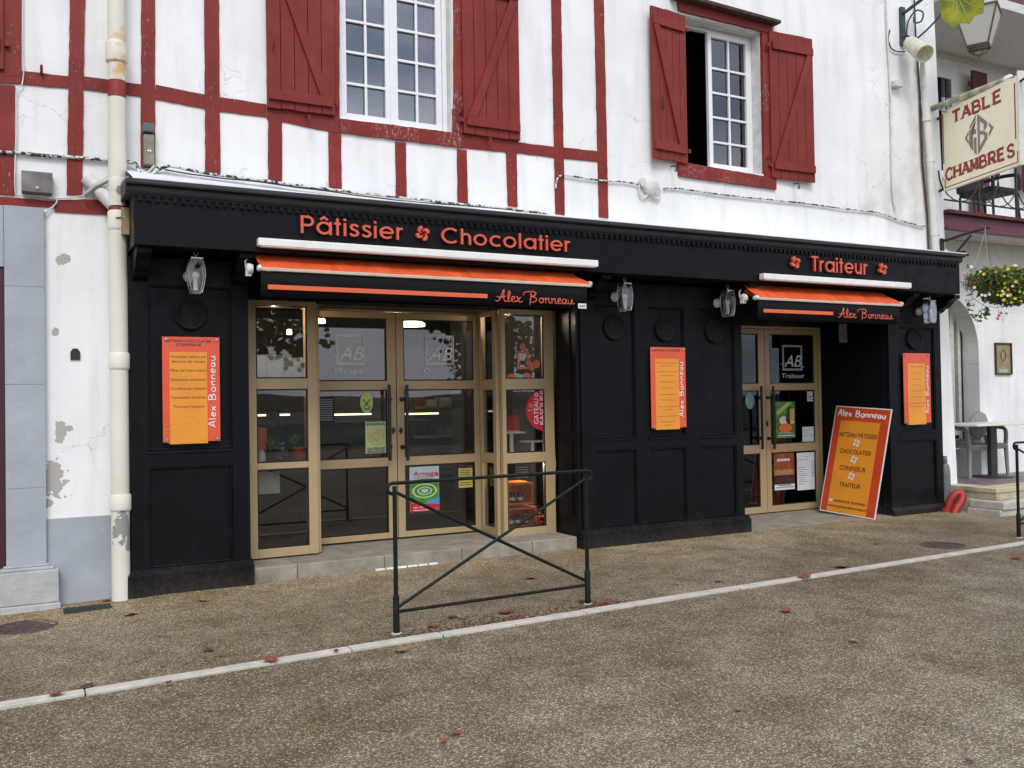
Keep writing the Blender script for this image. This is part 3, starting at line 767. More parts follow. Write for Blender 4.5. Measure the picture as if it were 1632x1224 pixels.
# inner reveals
b = MB(); b.box(W2[2]-.012, WY+.02, W2[1]+.002, W2[2]-.001, .30, W2[3]-.002); b.box(W2[0], WY+.02, W2[3]-.012, W2[2]-.012, .30, W2[3]-.002); b.build('reveal_lining', 'aged_white', house)
b = MB(); b.box(W1[2]-.012, WY+.02, W1[1]+.002, W1[2]-.001, .27, W1[3]-.002); b.build('reveal_lining', 'aged_white', house)
# ---- window one: white casements, two by rows
def casement(win, x0, x1, z0, z1, cols, zr, Y, sw=.035, stile=.05):
    """one sash: frame + bars + panes; zr = heights of the bar centres"""
    b = MB(); frame_rect(b, x0, z0, x1, z1, stile, Y, Y+.045); b.build('sash', 'pvc_white', win, bevel=.004)
    gx0, gx1 = x0+stile, x1-stile
    xs_ = [gx0+(gx1-gx0)*i/cols for i in range(cols+1)]; zs = [z0+stile]+[z for z in zr if z0+stile < z < z1-stile]+[z1-stile]
    hb = .011
    for z in zs[1:-1]: MB().box(gx0, Y+.004, z-hb, gx1, Y+.026, z+hb).build('glazing_bar', 'pvc_white', win)
    for x in xs_[1:-1]:
        for i in range(len(zs)-1):
            MB().box(x-hb, Y+.006, zs[i]+(hb if i else 0), x+hb, Y+.028, zs[i+1]-(hb if i < len(zs)-2 else 0)).build('glazing_bar', 'pvc_white', win)
    for i in range(len(zs)-1):
        for j in range(cols):
            MB().box(xs_[j]+.004, Y+.030, zs[i]+.004, xs_[j+1]-.004, Y+.035, zs[i+1]-.004).build('pane', 'window_glass', win)
def subempty(name, loc, parent):
    o = bpy.data.objects.new(name, None); COL.objects.link(o); o.parent = parent; o.location = Vector(loc)-ROOTS[parent.name]; ROOTS[o.name] = Vector(loc); o.empty_display_size = .1
    return o
win1 = subempty('window', (3, .3, 4), house)
Yw = .23
b = MB(); frame_rect(b, W1[0]+.002, W1[1]+.002, W1[2]-.014, W1[3]-.004, .045, Yw-.02, Yw+.05); b.build('window_frame', 'pvc_white', win1, bevel=.005)
zr = [at(565, y, Yw).z for y in (134, 84, 30)]; dzr = zr[1]-zr[0]; zr = [zr[0]+dzr*i for i in range(6)]
xm = at(624, 150, Yw).x
casement(win1, W1[0]+.05, xm-.002, W1[1]+.045, W1[3]-.05, 2, zr, Yw-.008, stile=.058)
casement(win1, xm+.002, W1[2]-.062, W1[1]+.045, W1[3]-.05, 2, zr, Yw-.008, stile=.058)
MB().box(xm-.018, Yw-.02, W1[1]+.05, xm+.018, Yw-.0085, W1[3]-.05).build('meeting_bar', 'pvc_white', win1, bevel=.003)
# curtain behind the right column
def curtain(name, x0, x1, z0, z1, Y, mat, parent, amp=.02, n=48):
    b = MB(); vs = []
    for i in range(n+1):
        x = x0+(x1-x0)*i/n; y = Y+amp*math.sin(i*.9)+amp*.5*math.sin(i*2.1)
        vs += [(x, y, z0), (x, y, z1)]
    b.add(vs, [(2*i, 2*i+2, 2*i+3, 2*i+1) for i in range(n)], True); return b.build(name, mat, parent)
curtain('curtain', 3.27, 3.56, 3.9, 5.6, .31, 'curtain_mauve', win1)
curtain('curtain', 2.3, 2.56, 3.9, 5.6, .95, 'curtain_lace', win1)
# ---- window two: left casement swung inwards, right one shut
win2 = subempty('window', (6.8, .32, 4), house)
Y2 = .27
b = MB(); frame_rect(b, W2[0]+.003, W2[1]+.003, W2[2]-.014, W2[3]-.014, .035, Y2, Y2+.06); b.build('window_frame', 'pvc_white', win2, bevel=.004)
pL, pR = at(1129.5, 200, Y2), at(1190, 200, Y2)
zr = [at(1160, y, Y2).z for y in (229.5, 190.5, 152, 113.5)]
casement(win2, pL.x, W2[2]-.052, W2[1]+.04, W2[3]-.05, 2, zr, Y2-.01, stile=.052)
curtain('curtain', pL.x+.08, W2[2], 3.95, 5.4, .345, 'curtain_lace', win2, .012)
# ---- shutters: boards, battens and brace, each a piece
def shutter(org, ang, w_, h, parent=house, nb=5, flip=False, th=.03, bat=((.10, .085), (.87, .085)), up=False, inset=.03, name='shutter', brace=True):
    """org = lower hinge corner, boards run along +u; ang turns the leaf about z"""
    M = Matrix.Translation(org) @ Matrix.Rotation(ang, 4, 'Z') @ Matrix.Scale(-1 if flip else 1, 4, Vector((1, 0, 0)))
    sh = subempty(name, org, parent)
    def fin(b, nm, bev=.003):
        b.xf(M)
        if flip: b.f = [f[::-1] for f in b.f]
        return b.build(nm, 'shutter_red', sh, bevel=bev)
    bw = w_/nb
    for i in range(nb):
        b = MB(); z = random.uniform(-.004, .004); fin(b.box(i*bw+.0022, 0, z, (i+1)*bw-.0022, th, h+z), 'board', .0035)
    for z0, hh in bat:
        fin(MB().box(inset, -.026, z0*h-hh/2, w_-.012, -.0005, z0*h+hh/2), 'batten')
    if brace:
        zl, zh = bat[0][0]*h+bat[0][1]/2, bat[-1][0]*h-bat[-1][1]/2; bwid = .085
        xa, xb = (w_-.10, inset+.02) if up else (inset+.02, w_-.10)
        fin(MB().extr([(xa, -.022, zl+.001), (xa+bwid, -.022, zl+.001), (xb+bwid, -.022, zh-.001), (xb, -.022, zh-.001)], (0, .021, 0)), 'brace')
    for z0, hh in bat:
        fin(MB().box(-.035, -.012, z0*h-.02, .0, .006, z0*h+.02), 'hinge')
    return sh
# leaf widths from the survey
zb = 3.915; H1 = 1.95
p = at(427, 167, .055); q = at(536, 185, .055)
s1 = shutter((q.x, .075, zb), math.pi*0, q.x-p.x, H1, flip=True, up=False, bat=((.055, .085), (.70, .085)))
p = at(740.5, 212, .055); q = at(831.5, 222, .055)
s2 = shutter((p.x, .075, zb), 0, q.x-p.x, H1, up=False, bat=((.06, .085), (.70, .085)))
hp = at(1096.5, 261, .08)
s3 = shutter((hp.x, .075, hp.z+.0), rad(6.5), .49, at(1093, 25, .08).z-hp.z, flip=True, up=False, bat=((.085, .085), (.905, .085)))
p = at(1230, 283, .055); q = at(1299, 290, .055)
s4 = shutter((p.x+.025, .075, 3.875), rad(-3), q.x-p.x-.03, at(1298, 62, .055).z-3.885, up=False, bat=((.085, .085), (.9, .085)))
p = at(7, 110, .08); s5 = shutter((p.x, .085, p.z), 0, .5, 1.9, flip=True)
for (x, y, sh) in ((492, 186, s1), (781, 222, s2), (1076, 266, s3), (1272, 294, s4)):
    p = at(x, y, .03); b = MB()
    b.tube([(p.x, .10, p.z+.02), (p.x, .02, p.z+.01), (p.x+.004, .015, p.z-.045), (p.x-.02, .012, p.z-.05)], .008, 6)
    b.build('catch', 'rust_dark' if sh in (s3, s4) else 'shutter_red', sh)
for (x, y, sh) in ((435, 64, s1), (1056, 166, s3)):
    p = at(x, y, .04); MB().tube([(p.x, .06, p.z+.09), (p.x, .025, p.z+.08), (p.x, .02, p.z-.05), (p.x, .06, p.z-.07)], .006, 6).build('handle', 'rust_dark' if sh is s3 else 'shutter_red', sh)
# iron hinge pins on the posts
for (x, y) in ((735, 180), (1222, 80), (1224, 253), (66, 115)):
    p = at(x, y, .08); MB().tube([(p.x, .12, p.z), (p.x, .07, p.z), (p.x, .065, p.z+.05)], .011, 6).build('hinge_pin', 'shutter_red', house)
# iron wall anchor plates and black ventilation tile
p = at(120, 565, .115); MB().prism([(p.x-.033, p.z-.04), (p.x+.033, p.z-.04), (p.x+.033, p.z+.02), (p.x+.015, p.z+.045), (p.x-.015, p.z+.045), (p.x-.033, p.z+.02)], .108, .119).build('vent_plate', 'grate_black', house)

# ================================================================== SHOPFRONT
shop = thing('shopfront', 'black painted wooden shopfront with panelled piers and dentilled fascia', 'shopfront', (5, 0, 0))
FX0, FX1, FZ0, FZ1, FY = .735, 9.895, 2.625, 3.0, -.40
MB().box(FX0, FY, FZ0, FX1, .118, FZ1).build('fascia', 'shop_black', shop, bevel=.004)
prof = [(-.401, 3.001), (-.41, 3.02), (-.412, 3.05), (-.44, 3.058), (-.452, 3.062), (-.455, 3.072), (-.455, 3.092), (-.44, 3.10), (-.3, 3.112), (.115, 3.14), (.115, 3.001), (-.3, 3.001)]
MB().extr([(FX0-.055, y, z) for y, z in prof], (FX1-FX0+.10, 0, 0)).build('cornice', 'zinc_cap', shop)
# white zinc flashing falling from the wall onto the cornice
b = MB(); fp = [(236, 269), (345, 284), (480, 302), (600, 317), (740, 331), (884, 349), (1000, 357), (1200, 373), (1340, 386), (1476, 399)]
T_ = [at(x, y, .118) for x, y in fp]; vs = []
for i, p in enumerate(T_):
    p.x = FX0-.01 if i == 0 else p.x
    for (y, z) in ((.1185, p.z), (.07, p.z-.035), (-.10, max(3.15, p.z-.09)), (-.435, 3.112), (-.44, 3.102)): vs.append((p.x, y, z))
b.add(vs, [(i*5+k+1, i*5+5+k+1, i*5+5+k, i*5+k) for i in range(len(T_)-1) for k in range(4)]); b.build('flashing', 'flashing_white', shop)
# dentils
dm = None; nd = 150; dx = (FX1-FX0-.06)/nd
for i in range(nd):
    x = FX0+.03+dx*(i+.2)
    if dm is None:
        d0 = MB().box(-.016, -.018, -.018, .016, 0, .018).build('dentil', 'shop_black', shop); dm = d0; o = d0
        o.location = Vector((x, FY-.001, 2.962))-ROOTS[shop.name]
        for v in d0.data.vertices: v.co += ROOTS[shop.name]
    else:
        o = d0.copy(); COL.objects.link(o); o.location = Vector((x, FY-.001, 2.962))-ROOTS[shop.name]
MB().box(FX0+.01, FY-.012, 2.981, FX1-.01, FY-.001, 2.989).build('dentil_fillet', 'shop_black', shop)
def panelled(x0, x1, z0, z1, panels, Y, back, name='pier'):
    """boxes around recessed fields; panels = columns of (x0,x1,[(z0,z1),...])"""
    pr = MB().box(x0+.001, Y+.024, z0, x1-.001, back, z1).build(name, 'shop_black', shop)
    b = MB(); x = x0
    for (a, c, rows) in panels:
        b.box(x, Y, z0, a, Y+.023, z1); z = z0
        for (r0, r1) in rows:
            b.box(a, Y, z, c, Y+.023, r0); z = r1
        b.box(a, Y, z, c, Y+.023, z1); x = c
    b.box(x, Y, z0, x1, Y+.023, z1)
    b.build('stiles_and_rails', 'shop_black', pr)
    for (a, c, rows) in panels:
        for (r0, r1) in rows:
            q = MB(); frame_rect(q, a+.001, r0+.001, c-.001, r1-.001, .016, Y+.004, Y+.022); q.build('moulding', 'shop_black', pr, bevel=.006)
            q = MB(); q.box(a-.012, Y-.009, r0-.026, c+.012, Y-.001, r0-.006); q.build('bead', 'shop_black', pr, bevel=.003)
    return pr
P1 = panelled(.74, 1.632, .19, 2.60, [(.868, 1.497, [(.20, .975), (1.10, 2.385)])], 0, .41)
P2 = panelled(4.80, 6.84, .18, 2.60, [(4.965, 5.447, [(.19, .94), (1.055, 2.37)]), (5.60, 6.07, [(.185, .94), (1.05, 2.37)]), (6.265, 6.745, [(.185, .935), (1.04, 2.37)])], 0, .95)
P3 = panelled(9.12, 10.05, .07, 2.60, [(9.30, 9.94, [(.11, .885), (.99, 2.25)])], 0, .119)
for x0, x1, zt in ((.70, 1.65, .19), (4.765, 6.885, .165), (9.10, 10.09, .085)):
    b = MB(); b.box(x0, -.05, -.12, x1, .1, zt-.03); b.extr([(x0, -.05, zt-.029), (x0, -.005, zt+.012), (x0, .09, zt+.012), (x0, .09, zt-.029)], (x1-x0, 0, 0)); b.build('plinth', 'shop_black', shop, bevel=.004)
# reveal, lintels, splayed wall beside the traiteur door
b = MB(); b.box(4.76, .02, .0, 4.7995, .74, 2.62); b.box(4.745, .12, .30, 4.759, .36, 1.05); b.box(4.745, .12, 1.12, 4.759, .36, 2.3); b.build('reveal', 'shop_black', shop, bevel=.003)
MB().box(1.60, .36, 2.345, 4.80, .46, 2.624).build('lintel', 'shop_black', shop)
MB().box(1.60, .461, 2.37, 4.80, .92, 2.624).build('soffit', 'shop_black', shop)
zF3 = at(1265, 521, .87).z
MB().box(6.84, .80, zF3+.002, 9.13, 1.0, 2.619).build('lintel', 'shop_black', shop)
MB().box(6.84, .119, 2.62, 9.13, 1.0, 2.66).build('soffit', 'shop_black', shop); MB().box(1.60, .119, 2.625, 4.80, .359, 2.66).build('soffit', 'shop_black', shop)
xw = at(1311.5, 700, .87).x+.01
b = MB(); b.extr([(xw, .93, 0), (9.125, .022, 0), (9.16, .03, 0), (xw+.04, .95, 0)], (0, 0, 2.62)); b.build('side_reveal', 'shop_black', shop)
dd = Vector((9.125-xw, -.908, 0)).normalized(); nn = Vector((dd.y, -dd.x, 0)); nn = nn if nn.x < 0 else -nn
for s0, s1 in ((.30, .335), (.04, .07), (.84, .88)):
    p, q = Vector((xw, .93, 0))+dd*s0, Vector((xw, .93, 0))+dd*s1
    MB().extr([p+nn*.001, q+nn*.001, q+nn*.012, p+nn*.012], (0, 0, 2.5)).build('cover_strip', 'shop_black', shop)
b = MB(); b.box(9.13, .03, .0, 9.16, .6, 2.62); b.build('reveal', 'shop_black', shop)
# corbels under the fascia
cp = [(0, 2.624), (-.33, 2.624), (-.33, 2.58), (-.30, 2.575), (-.25, 2.55), (-.21, 2.50), (-.17, 2.475), (-.13, 2.465), (-.11, 2.44), (-.06, 2.42), (-.02, 2.415), (0, 2.41)]
for x in (.76, 1.50, 4.84, 6.66, 9.16, 9.88):
    MB().extr([(x, y, z) for y, z in cp], (.11, 0, 0)).build('corbel', 'shop_black', shop, bevel=.004)
# medallions with a carved four-headed cross
for x, z, r in ((1.19, 2.165, .125), (5.207, 2.15, .125), (5.835, 2.144, .125), (6.485, 2.137, .125), (9.585, 2.108, .125)):
    b = MB(); b.lathe([(r, 0), (r, .022), (r-.006, .028), (r-.016, .028), (r-.022, .020), (.02, .020)], (x, .0225, z), (0, -1, 0), 36)
    md = b.build('medallion', 'relief_black', shop)
    b = MB()
    for pl in lauburu(Vector((x, .0035, z)), r-.03, Vector((1, 0, 0)), Vector((0, 0, 1)), .5): b.extr(pl, (0, -.002, 0))
    b.build('carving', 'relief_black', md)
# ================================================================== SHOP ROOMS
room = thing('shop_interior', None, None, (5, 2, 0), kind='structure')
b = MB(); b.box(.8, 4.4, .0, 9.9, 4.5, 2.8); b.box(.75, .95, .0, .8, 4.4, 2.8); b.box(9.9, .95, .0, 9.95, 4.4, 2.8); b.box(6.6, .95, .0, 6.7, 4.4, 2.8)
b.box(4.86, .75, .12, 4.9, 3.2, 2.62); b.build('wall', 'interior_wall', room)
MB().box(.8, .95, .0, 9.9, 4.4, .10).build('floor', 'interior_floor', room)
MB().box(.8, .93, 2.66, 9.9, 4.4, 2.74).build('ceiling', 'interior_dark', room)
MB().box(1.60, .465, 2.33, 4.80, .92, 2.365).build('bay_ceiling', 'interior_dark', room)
# glazed display counter with warm light strips
ctr = tag(MB().box(2.1, 2.45, .1, 4.3, 3.1, .95).build('display_counter', 'interior_dark', loc=(3.2, 2.7, .1)), 'dark display counter with a thin warm light strip inside the shop', 'counter')
for a, c, y, z in ((409, 462, 662, 0), (533, 592, 661, 0), (645, 699, 660, 0)):
    p, q = at(a, y, 2.5), at(c, y-1, 2.5)
    MB().box(p.x, 2.5, p.z-.009, q.x, 2.53, p.z+.009).build('light_strip', 'lamp_warm', ctr)
b = MB(); b.box(2.1, 2.5, 1.22, 4.3, 3.1, 1.235); b.box(2.1, 3.08, .95, 4.3, 3.1, 1.5); b.build('glass_shelf', 'interior_wall', ctr)
shf = thing('wall_shelves', 'dim wooden wall shelves stacked with small boxes deep inside the shop', 'shelves', (3.2, 4.2, .1))
for z in (.45, .95, 1.35):
    MB().box(1.2, 4.05, z, 6.3, 4.39, z+.03).build('shelf', 'timber_raw', shf)
    x = 1.3
    while x < 6.2:
        w_ = random.uniform(.10, .24); h_ = random.uniform(.08, .17)
        MB().box(x, 4.08, z+.031, x+w_, 4.3, z+.031+h_).build('goods_box', random.choice(['frost_cream', 'straw', 'poster_brown', 'timber_raw', 'jar_dark', 'poster_rust']), shf); x += w_+random.uniform(.03, .14)
def lamp(px, py, Y, rx, lab):
    p = at(px, py, Y); o = MB().lathe([(rx, 0), (rx, .03), (rx*.8, .05)], (p.x, p.y, p.z), (0, 0, 1), 18).build('ceiling_lamp', 'lamp_spot' if rx < .1 else 'lamp_cream', loc=(p.x, p.y, p.z))
    tag(o, lab, 'lamp')
    if rx > .1:
        ld = bpy.data.lights.new('lamp_glow', 'POINT'); ld.energy = 8; ld.color = (1, .82, .6); ld.shadow_soft_size = .12
        lo = bpy.data.objects.new('lamp_glow', ld); COL.objects.link(lo); lo.parent = o; lo.location = (0, .5, -.12)
lamp(512, 515, 2.4, .045, 'small round spot lit inside the shop above the left door')
lamp(655, 520, 2.2, .16, 'wide cream lamp lit inside the shop above the right door')
def added_window_light(x, y, z, watts, lab):  # fill light in a small housing, added to brighten the window displays
    t_ = thing('added_window_light', lab, 'lamp', (x, y, z))
    MB().lathe([(.03, 0), (.03, .04), (.02, .05)], (x, y, z), n=14).build('housing', 'lamp_spot', t_)
    ld = bpy.data.lights.new('fill_glow', 'POINT'); ld.energy = watts; ld.color = (1, .80, .6); ld.shadow_soft_size = .03
    lo = bpy.data.objects.new('fill_glow', ld); COL.objects.link(lo); lo.parent = t_; lo.location = (0, 0, -.05)
added_window_light(4.36, .68, 2.315, 6, 'added warm fill light in the ceiling of the right side window')
added_window_light(4.56, .66, at(837, 724, .48).z-.07, 4, 'small added fill light under the shelf above the orange crates')
added_window_light(1.98, .62, 2.315, 10, 'added warm fill light in the ceiling of the left side window')
lamp(461, 533, 1.6, .025, 'tiny warm spot glowing high behind the left side window')

# ================================================================== MAIN GLAZED ENTRANCE
ent = thing('glazed_entrance', 'tan aluminium glazed double door with side windows under the long awning', 'shop entrance', (3.2, .6, .12))
AL = 'tan_aluminium'
def leaf(name, x0, x1, z0, z1, gx0, gx1, rows, Y, dep, par, bev=.003):
    b = MB(); b.box(x0, Y, z0, gx0, Y+dep, z1); b.box(gx1, Y, z0, x1, Y+dep, z1); z = z0
    for (a, c) in rows: b.box(gx0, Y, z, gx1, Y+dep, a); z = c
    b.box(gx0, Y, z, gx1, Y+dep, z1); fr_ = b.build(name, AL, par, bevel=bev)
    g = MB()
    for (a, c) in rows: frame_rect(g, gx0+.001, a+.001, gx1-.001, c-.001, .010, Y+.008, Y+.02)
    g.build('gasket', 'rubber_black', fr_)
    for (a, c) in rows: MB().box(gx0+.002, Y+.022, a+.002, gx1-.002, Y+.028, c-.002).build('pane', 'shop_glass', fr_)
    return fr_
def zs(Y, x, prs): return [(at(x, b_, Y).z, at(x, a_, Y).z) for a_, b_ in prs]
Yw1 = .41
rows = zs(Yw1, 450, ((747, 873), (620, 737), (487, 603)))
rows = [(.20, .78), (.876, 1.47), (1.567, 2.29)] if False else rows
wl1 = leaf('side_window', 1.655, 2.31, .13, 2.343, at(409, 650, Yw1).x, at(491, 650, Yw1).x, rows, Yw1, .06, ent)
rows2 = zs(Yw1, 837, ((737.5, 841), (620.5, 721.5), (502, 603.5)))
wl2 = leaf('side_window', 4.15, 4.735, .115, 2.343, at(807, 650, Yw1).x, at(868.5, 650, Yw1).x, rows2, Yw1, .06, ent)
Yd = .85
rd = zs(Yd, 700, ((739, 842), (620.3, 725.5), (510, 606.5)))
xmeet = at(633, 700, Yd).x
dl = leaf('door', xmeet-.885, xmeet-.004, .135, 2.315, xmeet-.885+.085, at(618.6, 700, Yd).x, rd, Yd, .05, ent)
dr = leaf('door', xmeet+.004, at(767, 650, Yd).x, .135, 2.315, at(645, 700, Yd).x, at(756, 650, Yd).x, rd, Yd, .05, ent)
b = MB(); b.box(2.31, Yd-.01, 2.32, 4.15, Yd+.06, 2.365); b.box(at(767, 650, Yd).x+.004, Yd-.01, .12, 4.15, Yd+.05, 2.319); b.build('door_frame', AL, ent, bevel=.002)
MB().box(xmeet-.003, Yd+.01, .14, xmeet+.003, Yd+.04, 2.31).build('door_seal', 'rubber_black', ent)
def side_leaf(X, y0, y1, z0, z1, gy0, gy1, rows, th, par):
    b = MB(); b.box(X, y0, z0, X+th, gy0, z1); b.box(X, gy1, z0, X+th, y1, z1); z = z0
    for (a, c) in rows: b.box(X, gy0, z, X+th, gy1, a); z = c
    b.box(X, gy0, z, X+th, gy1, z1); f = b.build('return_window', AL, par, bevel=.003)
    for (a, c) in rows: MB().box(X+.02, gy0+.002, a+.002, X+.026, gy1-.002, c-.002).build('pane', 'shop_glass', f)
side_leaf(4.11, .471, .838, .12, 2.343, .54, .79, rows2, .039, ent)
side_leaf(2.311, .471, .848, .13, 2.343, .54, .79, rows, .039, ent)
def pull(cx, Y, z0, z1, par, dirx):
    b = MB(); b.tube([(cx, Y-.075, z0), (cx, Y-.075, z1)], .0165, 12)
    for z in (z0+.13, z1-.14): b.tube([(cx, Y-.072, z), (cx, Y-.035, z), (cx+dirx*.028, Y-.004, z)], .012, 8); b.lathe([(.022, 0), (.022, .012)], (cx+dirx*.028, Y-.001, z), (0, -1, 0), 14)
    return b.build('door_handle', 'handle_black', par)
for px, par, dx in ((622, dl, 1), (650, dr, -1)):
    p = at(px, 734, Yd-.075); q = at(px, 613, Yd-.075); pull(p.x, Yd, p.z, q.z, par, dx)
for px, par in ((627.5, dl), (639, dr)):
    p = at(px, 686, Yd-.01); b = MB(); b.lathe([(.019, 0), (.019, .008)], (p.x, Yd-.001, p.z), (0, -1, 0), 14); b.box(p.x-.009, Yd-.008, p.z-.03, p.x+.009, Yd-.001, p.z+.03); b.build('lock', 'handle_black', par)
# threshold step, block by block
step = thing('entrance_step', None, None, (3.2, 0, 0), kind='structure')
sx = [1.652, 2.02, 2.78, 3.52, 4.25, 4.745]
for a, c in zip(sx[:-1], sx[1:]):
    MB().box(a+.002, .03, -.06, c-.002, .40, .118).build('step_stone', 'step_concrete', step, bevel=.010)
MB().box(1.652, .402, -.06, 4.745, .90, .1165).build('door_sill', 'step_concrete', step, bevel=.003)
b = MB(); b.extr([(6.886, -.02, .004), (9.12, -.02, .004), (9.12, .95, .022), (6.886, .95, .022)], (0, 0, -.15)); b.build('door_ramp', 'step_concrete', step)

# ================================================================== TRAITEUR DOOR
en2 = thing('traiteur_door', 'narrower tan double glass door in the recess under the short awning', 'door', (7.8, .88, .03))
Y3 = .88
rt = zs(Y3, 1265, ((719.5, 803), (621.5, 706.5), (533.5, 611)))
xm2 = at(1221.5, 700, Y3).x; zb2 = at(1265, 813, Y3).z; zt4 = at(1265, 526, Y3).z
d1 = leaf('door', xm2-.86, xm2-.003, zb2, zt4, xm2-.86+.08, at(1211, 700, Y3).x, rt, Y3, .05, en2)
d2 = leaf('door', xm2+.003, at(1305, 700, Y3).x, zb2, zt4, at(1229, 700, Y3).x, at(1300, 700, Y3).x, rt, Y3, .05, en2)
b = MB(); xr = at(1311, 700, Y3-.01).x; b.box(xm2-.9, Y3-.01, zt4+.004, xr, Y3+.06, zF3); b.box(at(1305, 700, Y3).x+.003, Y3-.01, zb2-.02, xr, Y3+.05, zt4+.003); b.build('door_frame', AL, en2, bevel=.002)
for px, par, dx in ((1215.5, d1, 1), (1234.5, d2, -1)):
    p = at(px, 716, Y3-.075); q = at(px, 615, Y3-.075); pull(p.x, Y3, p.z, q.z, par, dx)
p = at(1223.5, 675, Y3-.01); MB().box(p.x-.011, Y3-.01, p.z-.03, p.x+.011, Y3-.001, p.z+.03).build('lock', 'handle_black', d2)

# ================================================================== FLAT THINGS ON THE GLASS
def quadpix(q, Y): return [at(x, y, Y) for x, y in q]
class Sheet:
    """flat sheet standing on plane Y with a pixel-surveyed outline; local coords u,v in 0..1 (v up)"""
    def __init__(s, name, x0, y0, x1, y1, Y, mat, label, cat, th=.0012, parent=None, shape=None):
        s.Y = Y; a = at(x0, (y0+y1)/2, Y); c = at(x1, (y0+y1)/2, Y); s.x0, s.x1 = a.x, c.x
        xm_ = (x0+x1)/2; s.z1 = at(xm_, y0, Y).z; s.z0 = at(xm_, y1, Y).z; s.n = 0
        b = MB()
        if shape: b.extr([s.P(u, v, 0) for u, v in shape], (0, th, 0))
        else: b.box(s.x0, Y, s.z0, s.x1, Y+th, s.z1)
        s.o = b.build(name, mat, parent, loc=None if parent else ((s.x0+s.x1)/2, Y, s.z0))
        if label: tag(s.o, label, cat)
        s.w, s.h = s.x1-s.x0, s.z1-s.z0
    def P(s, u, v, lift=None):
        return Vector((s.x0+(s.x1-s.x0)*u, s.Y-(s.n*.0008 if lift is None else lift), s.z0+(s.z1-s.z0)*v))
    def rect(s, u0, v0, u1, v1, mat, name='print', par=None):
        s.n += 1; MB().sheet([s.P(u0, v0), s.P(u1, v0), s.P(u1, v1), s.P(u0, v1)]).build(name, mat, par or s.o); return s
    def poly(s, pts, mat, name='print'):
        s.n += 1; MB().sheet([s.P(u, v) for u, v in pts]).build(name, mat, s.o); return s
    def disc(s, u, v, ru, rv, mat, name='print', r_in=None, n=28):
        s.n += 1; b = MB(); o_ = [s.P(u+ru*math.cos(6.2832*i/n), v+rv*math.sin(6.2832*i/n)) for i in range(n)]
        if r_in:
            i_ = [s.P(u+ru*r_in*math.cos(6.2832*i/n), v+rv*r_in*math.sin(6.2832*i/n)) for i in range(n)]
            b.add(o_+i_, [(i, (i+1) % n, n+(i+1) % n, n+i) for i in range(n)])
        else: b.sheet(o_)
        b.build(name, mat, s.o); return s
    def txt(s, t_, u0, v, u1, cap, mat, **k):
        s.n += 1; b = MB(); text(b, t_, s.P(u0, v), s.P(u1, v), cap*s.h, NY, lift=.0004, **k); b.build('lettering', mat, s.o); return s
    def vtxt(s, t_, u, v0, v1, cap, mat, **k):
        s.n += 1; b = MB(); text(b, t_, s.P(u, v0), s.P(u, v1), cap*s.w, NY, lift=.0004, **k); b.build('lettering', mat, s.o); return s
    def lines(s, rows, mat, th=.012):
        s.n += 1; b = MB()
        for (u0, u1, v) in rows:
            u = u0
            while u < u1-.02:
                wd = min(random.uniform(.04, .13), u1-u); b.sheet([s.P(u, v), s.P(u+wd, v), s.P(u+wd, v+th), s.P(u, v+th)]); u += wd+.022
        b.build('small_print', mat, s.o); return s
ell = [(.5+.5*math.cos(6.2832*i/28), .5+.5*math.sin(6.2832*i/28)) for i in range(28)]
G1, G2, G3 = Yd+.019, Yw1+.019, Y3+.019      # just in front of the panes
# left door
s_ = Sheet('oval_sticker', 574, 625, 594.5, 658, G1, 'sticker_lime', 'lime green oval sticker with crossed tools high on the left door pane', 'sticker', shape=ell)
s_.disc(.5, .5, .44, .46, 'paper_pale_green', r_in=.93)
s_.n += 1; b = MB(); 
for q in ([(.2, .25), (.27, .2), (.8, .62), (.74, .68)], [(.8, .25), (.73, .2), (.2, .62), (.26, .68)], [(.25, .22), (.75, .22), (.7, .15), (.3, .15)]): b.sheet([s_.P(*p) for p in q])
b.build('print', 'poster_green', s_.o)
s_ = Sheet('gateau_notice', 582.5, 672, 615, 722.5, G1, 'paper_pale_green', 'pale green notice with orange ring reading EGUZKIA beside the door handle', 'notice')
s_.disc(.5, .52, .40, .27, 'poster_yellow', r_in=.84).disc(.5, .52, .26, .175, 'poster_yellow', r_in=.78)
for k in range(6):
    a = k*math.pi/3; s_.disc(.5+.14*math.cos(a), .52+.095*math.sin(a), .06, .04, 'poster_yellow', r_in=.6, n=10)
s_.txt('EGUZKIA', .05, .89, .95, .075, 'print_black', bold=.01).txt('GATEAUX', .08, .115, .95, .075, 'print_black', bold=.01).txt('BASQUES', .08, .02, .92, .075, 'print_black', bold=.01)
s_ = Sheet('dark_notice', 505, 632, 533, 674, G1, 'interior_dark', 'dark price list with rows of white figures at the left of the left door pane', 'notice')
s_.lines([(.1, .9, v*.085+.1) for v in range(10)], 'frost_grey', .03)
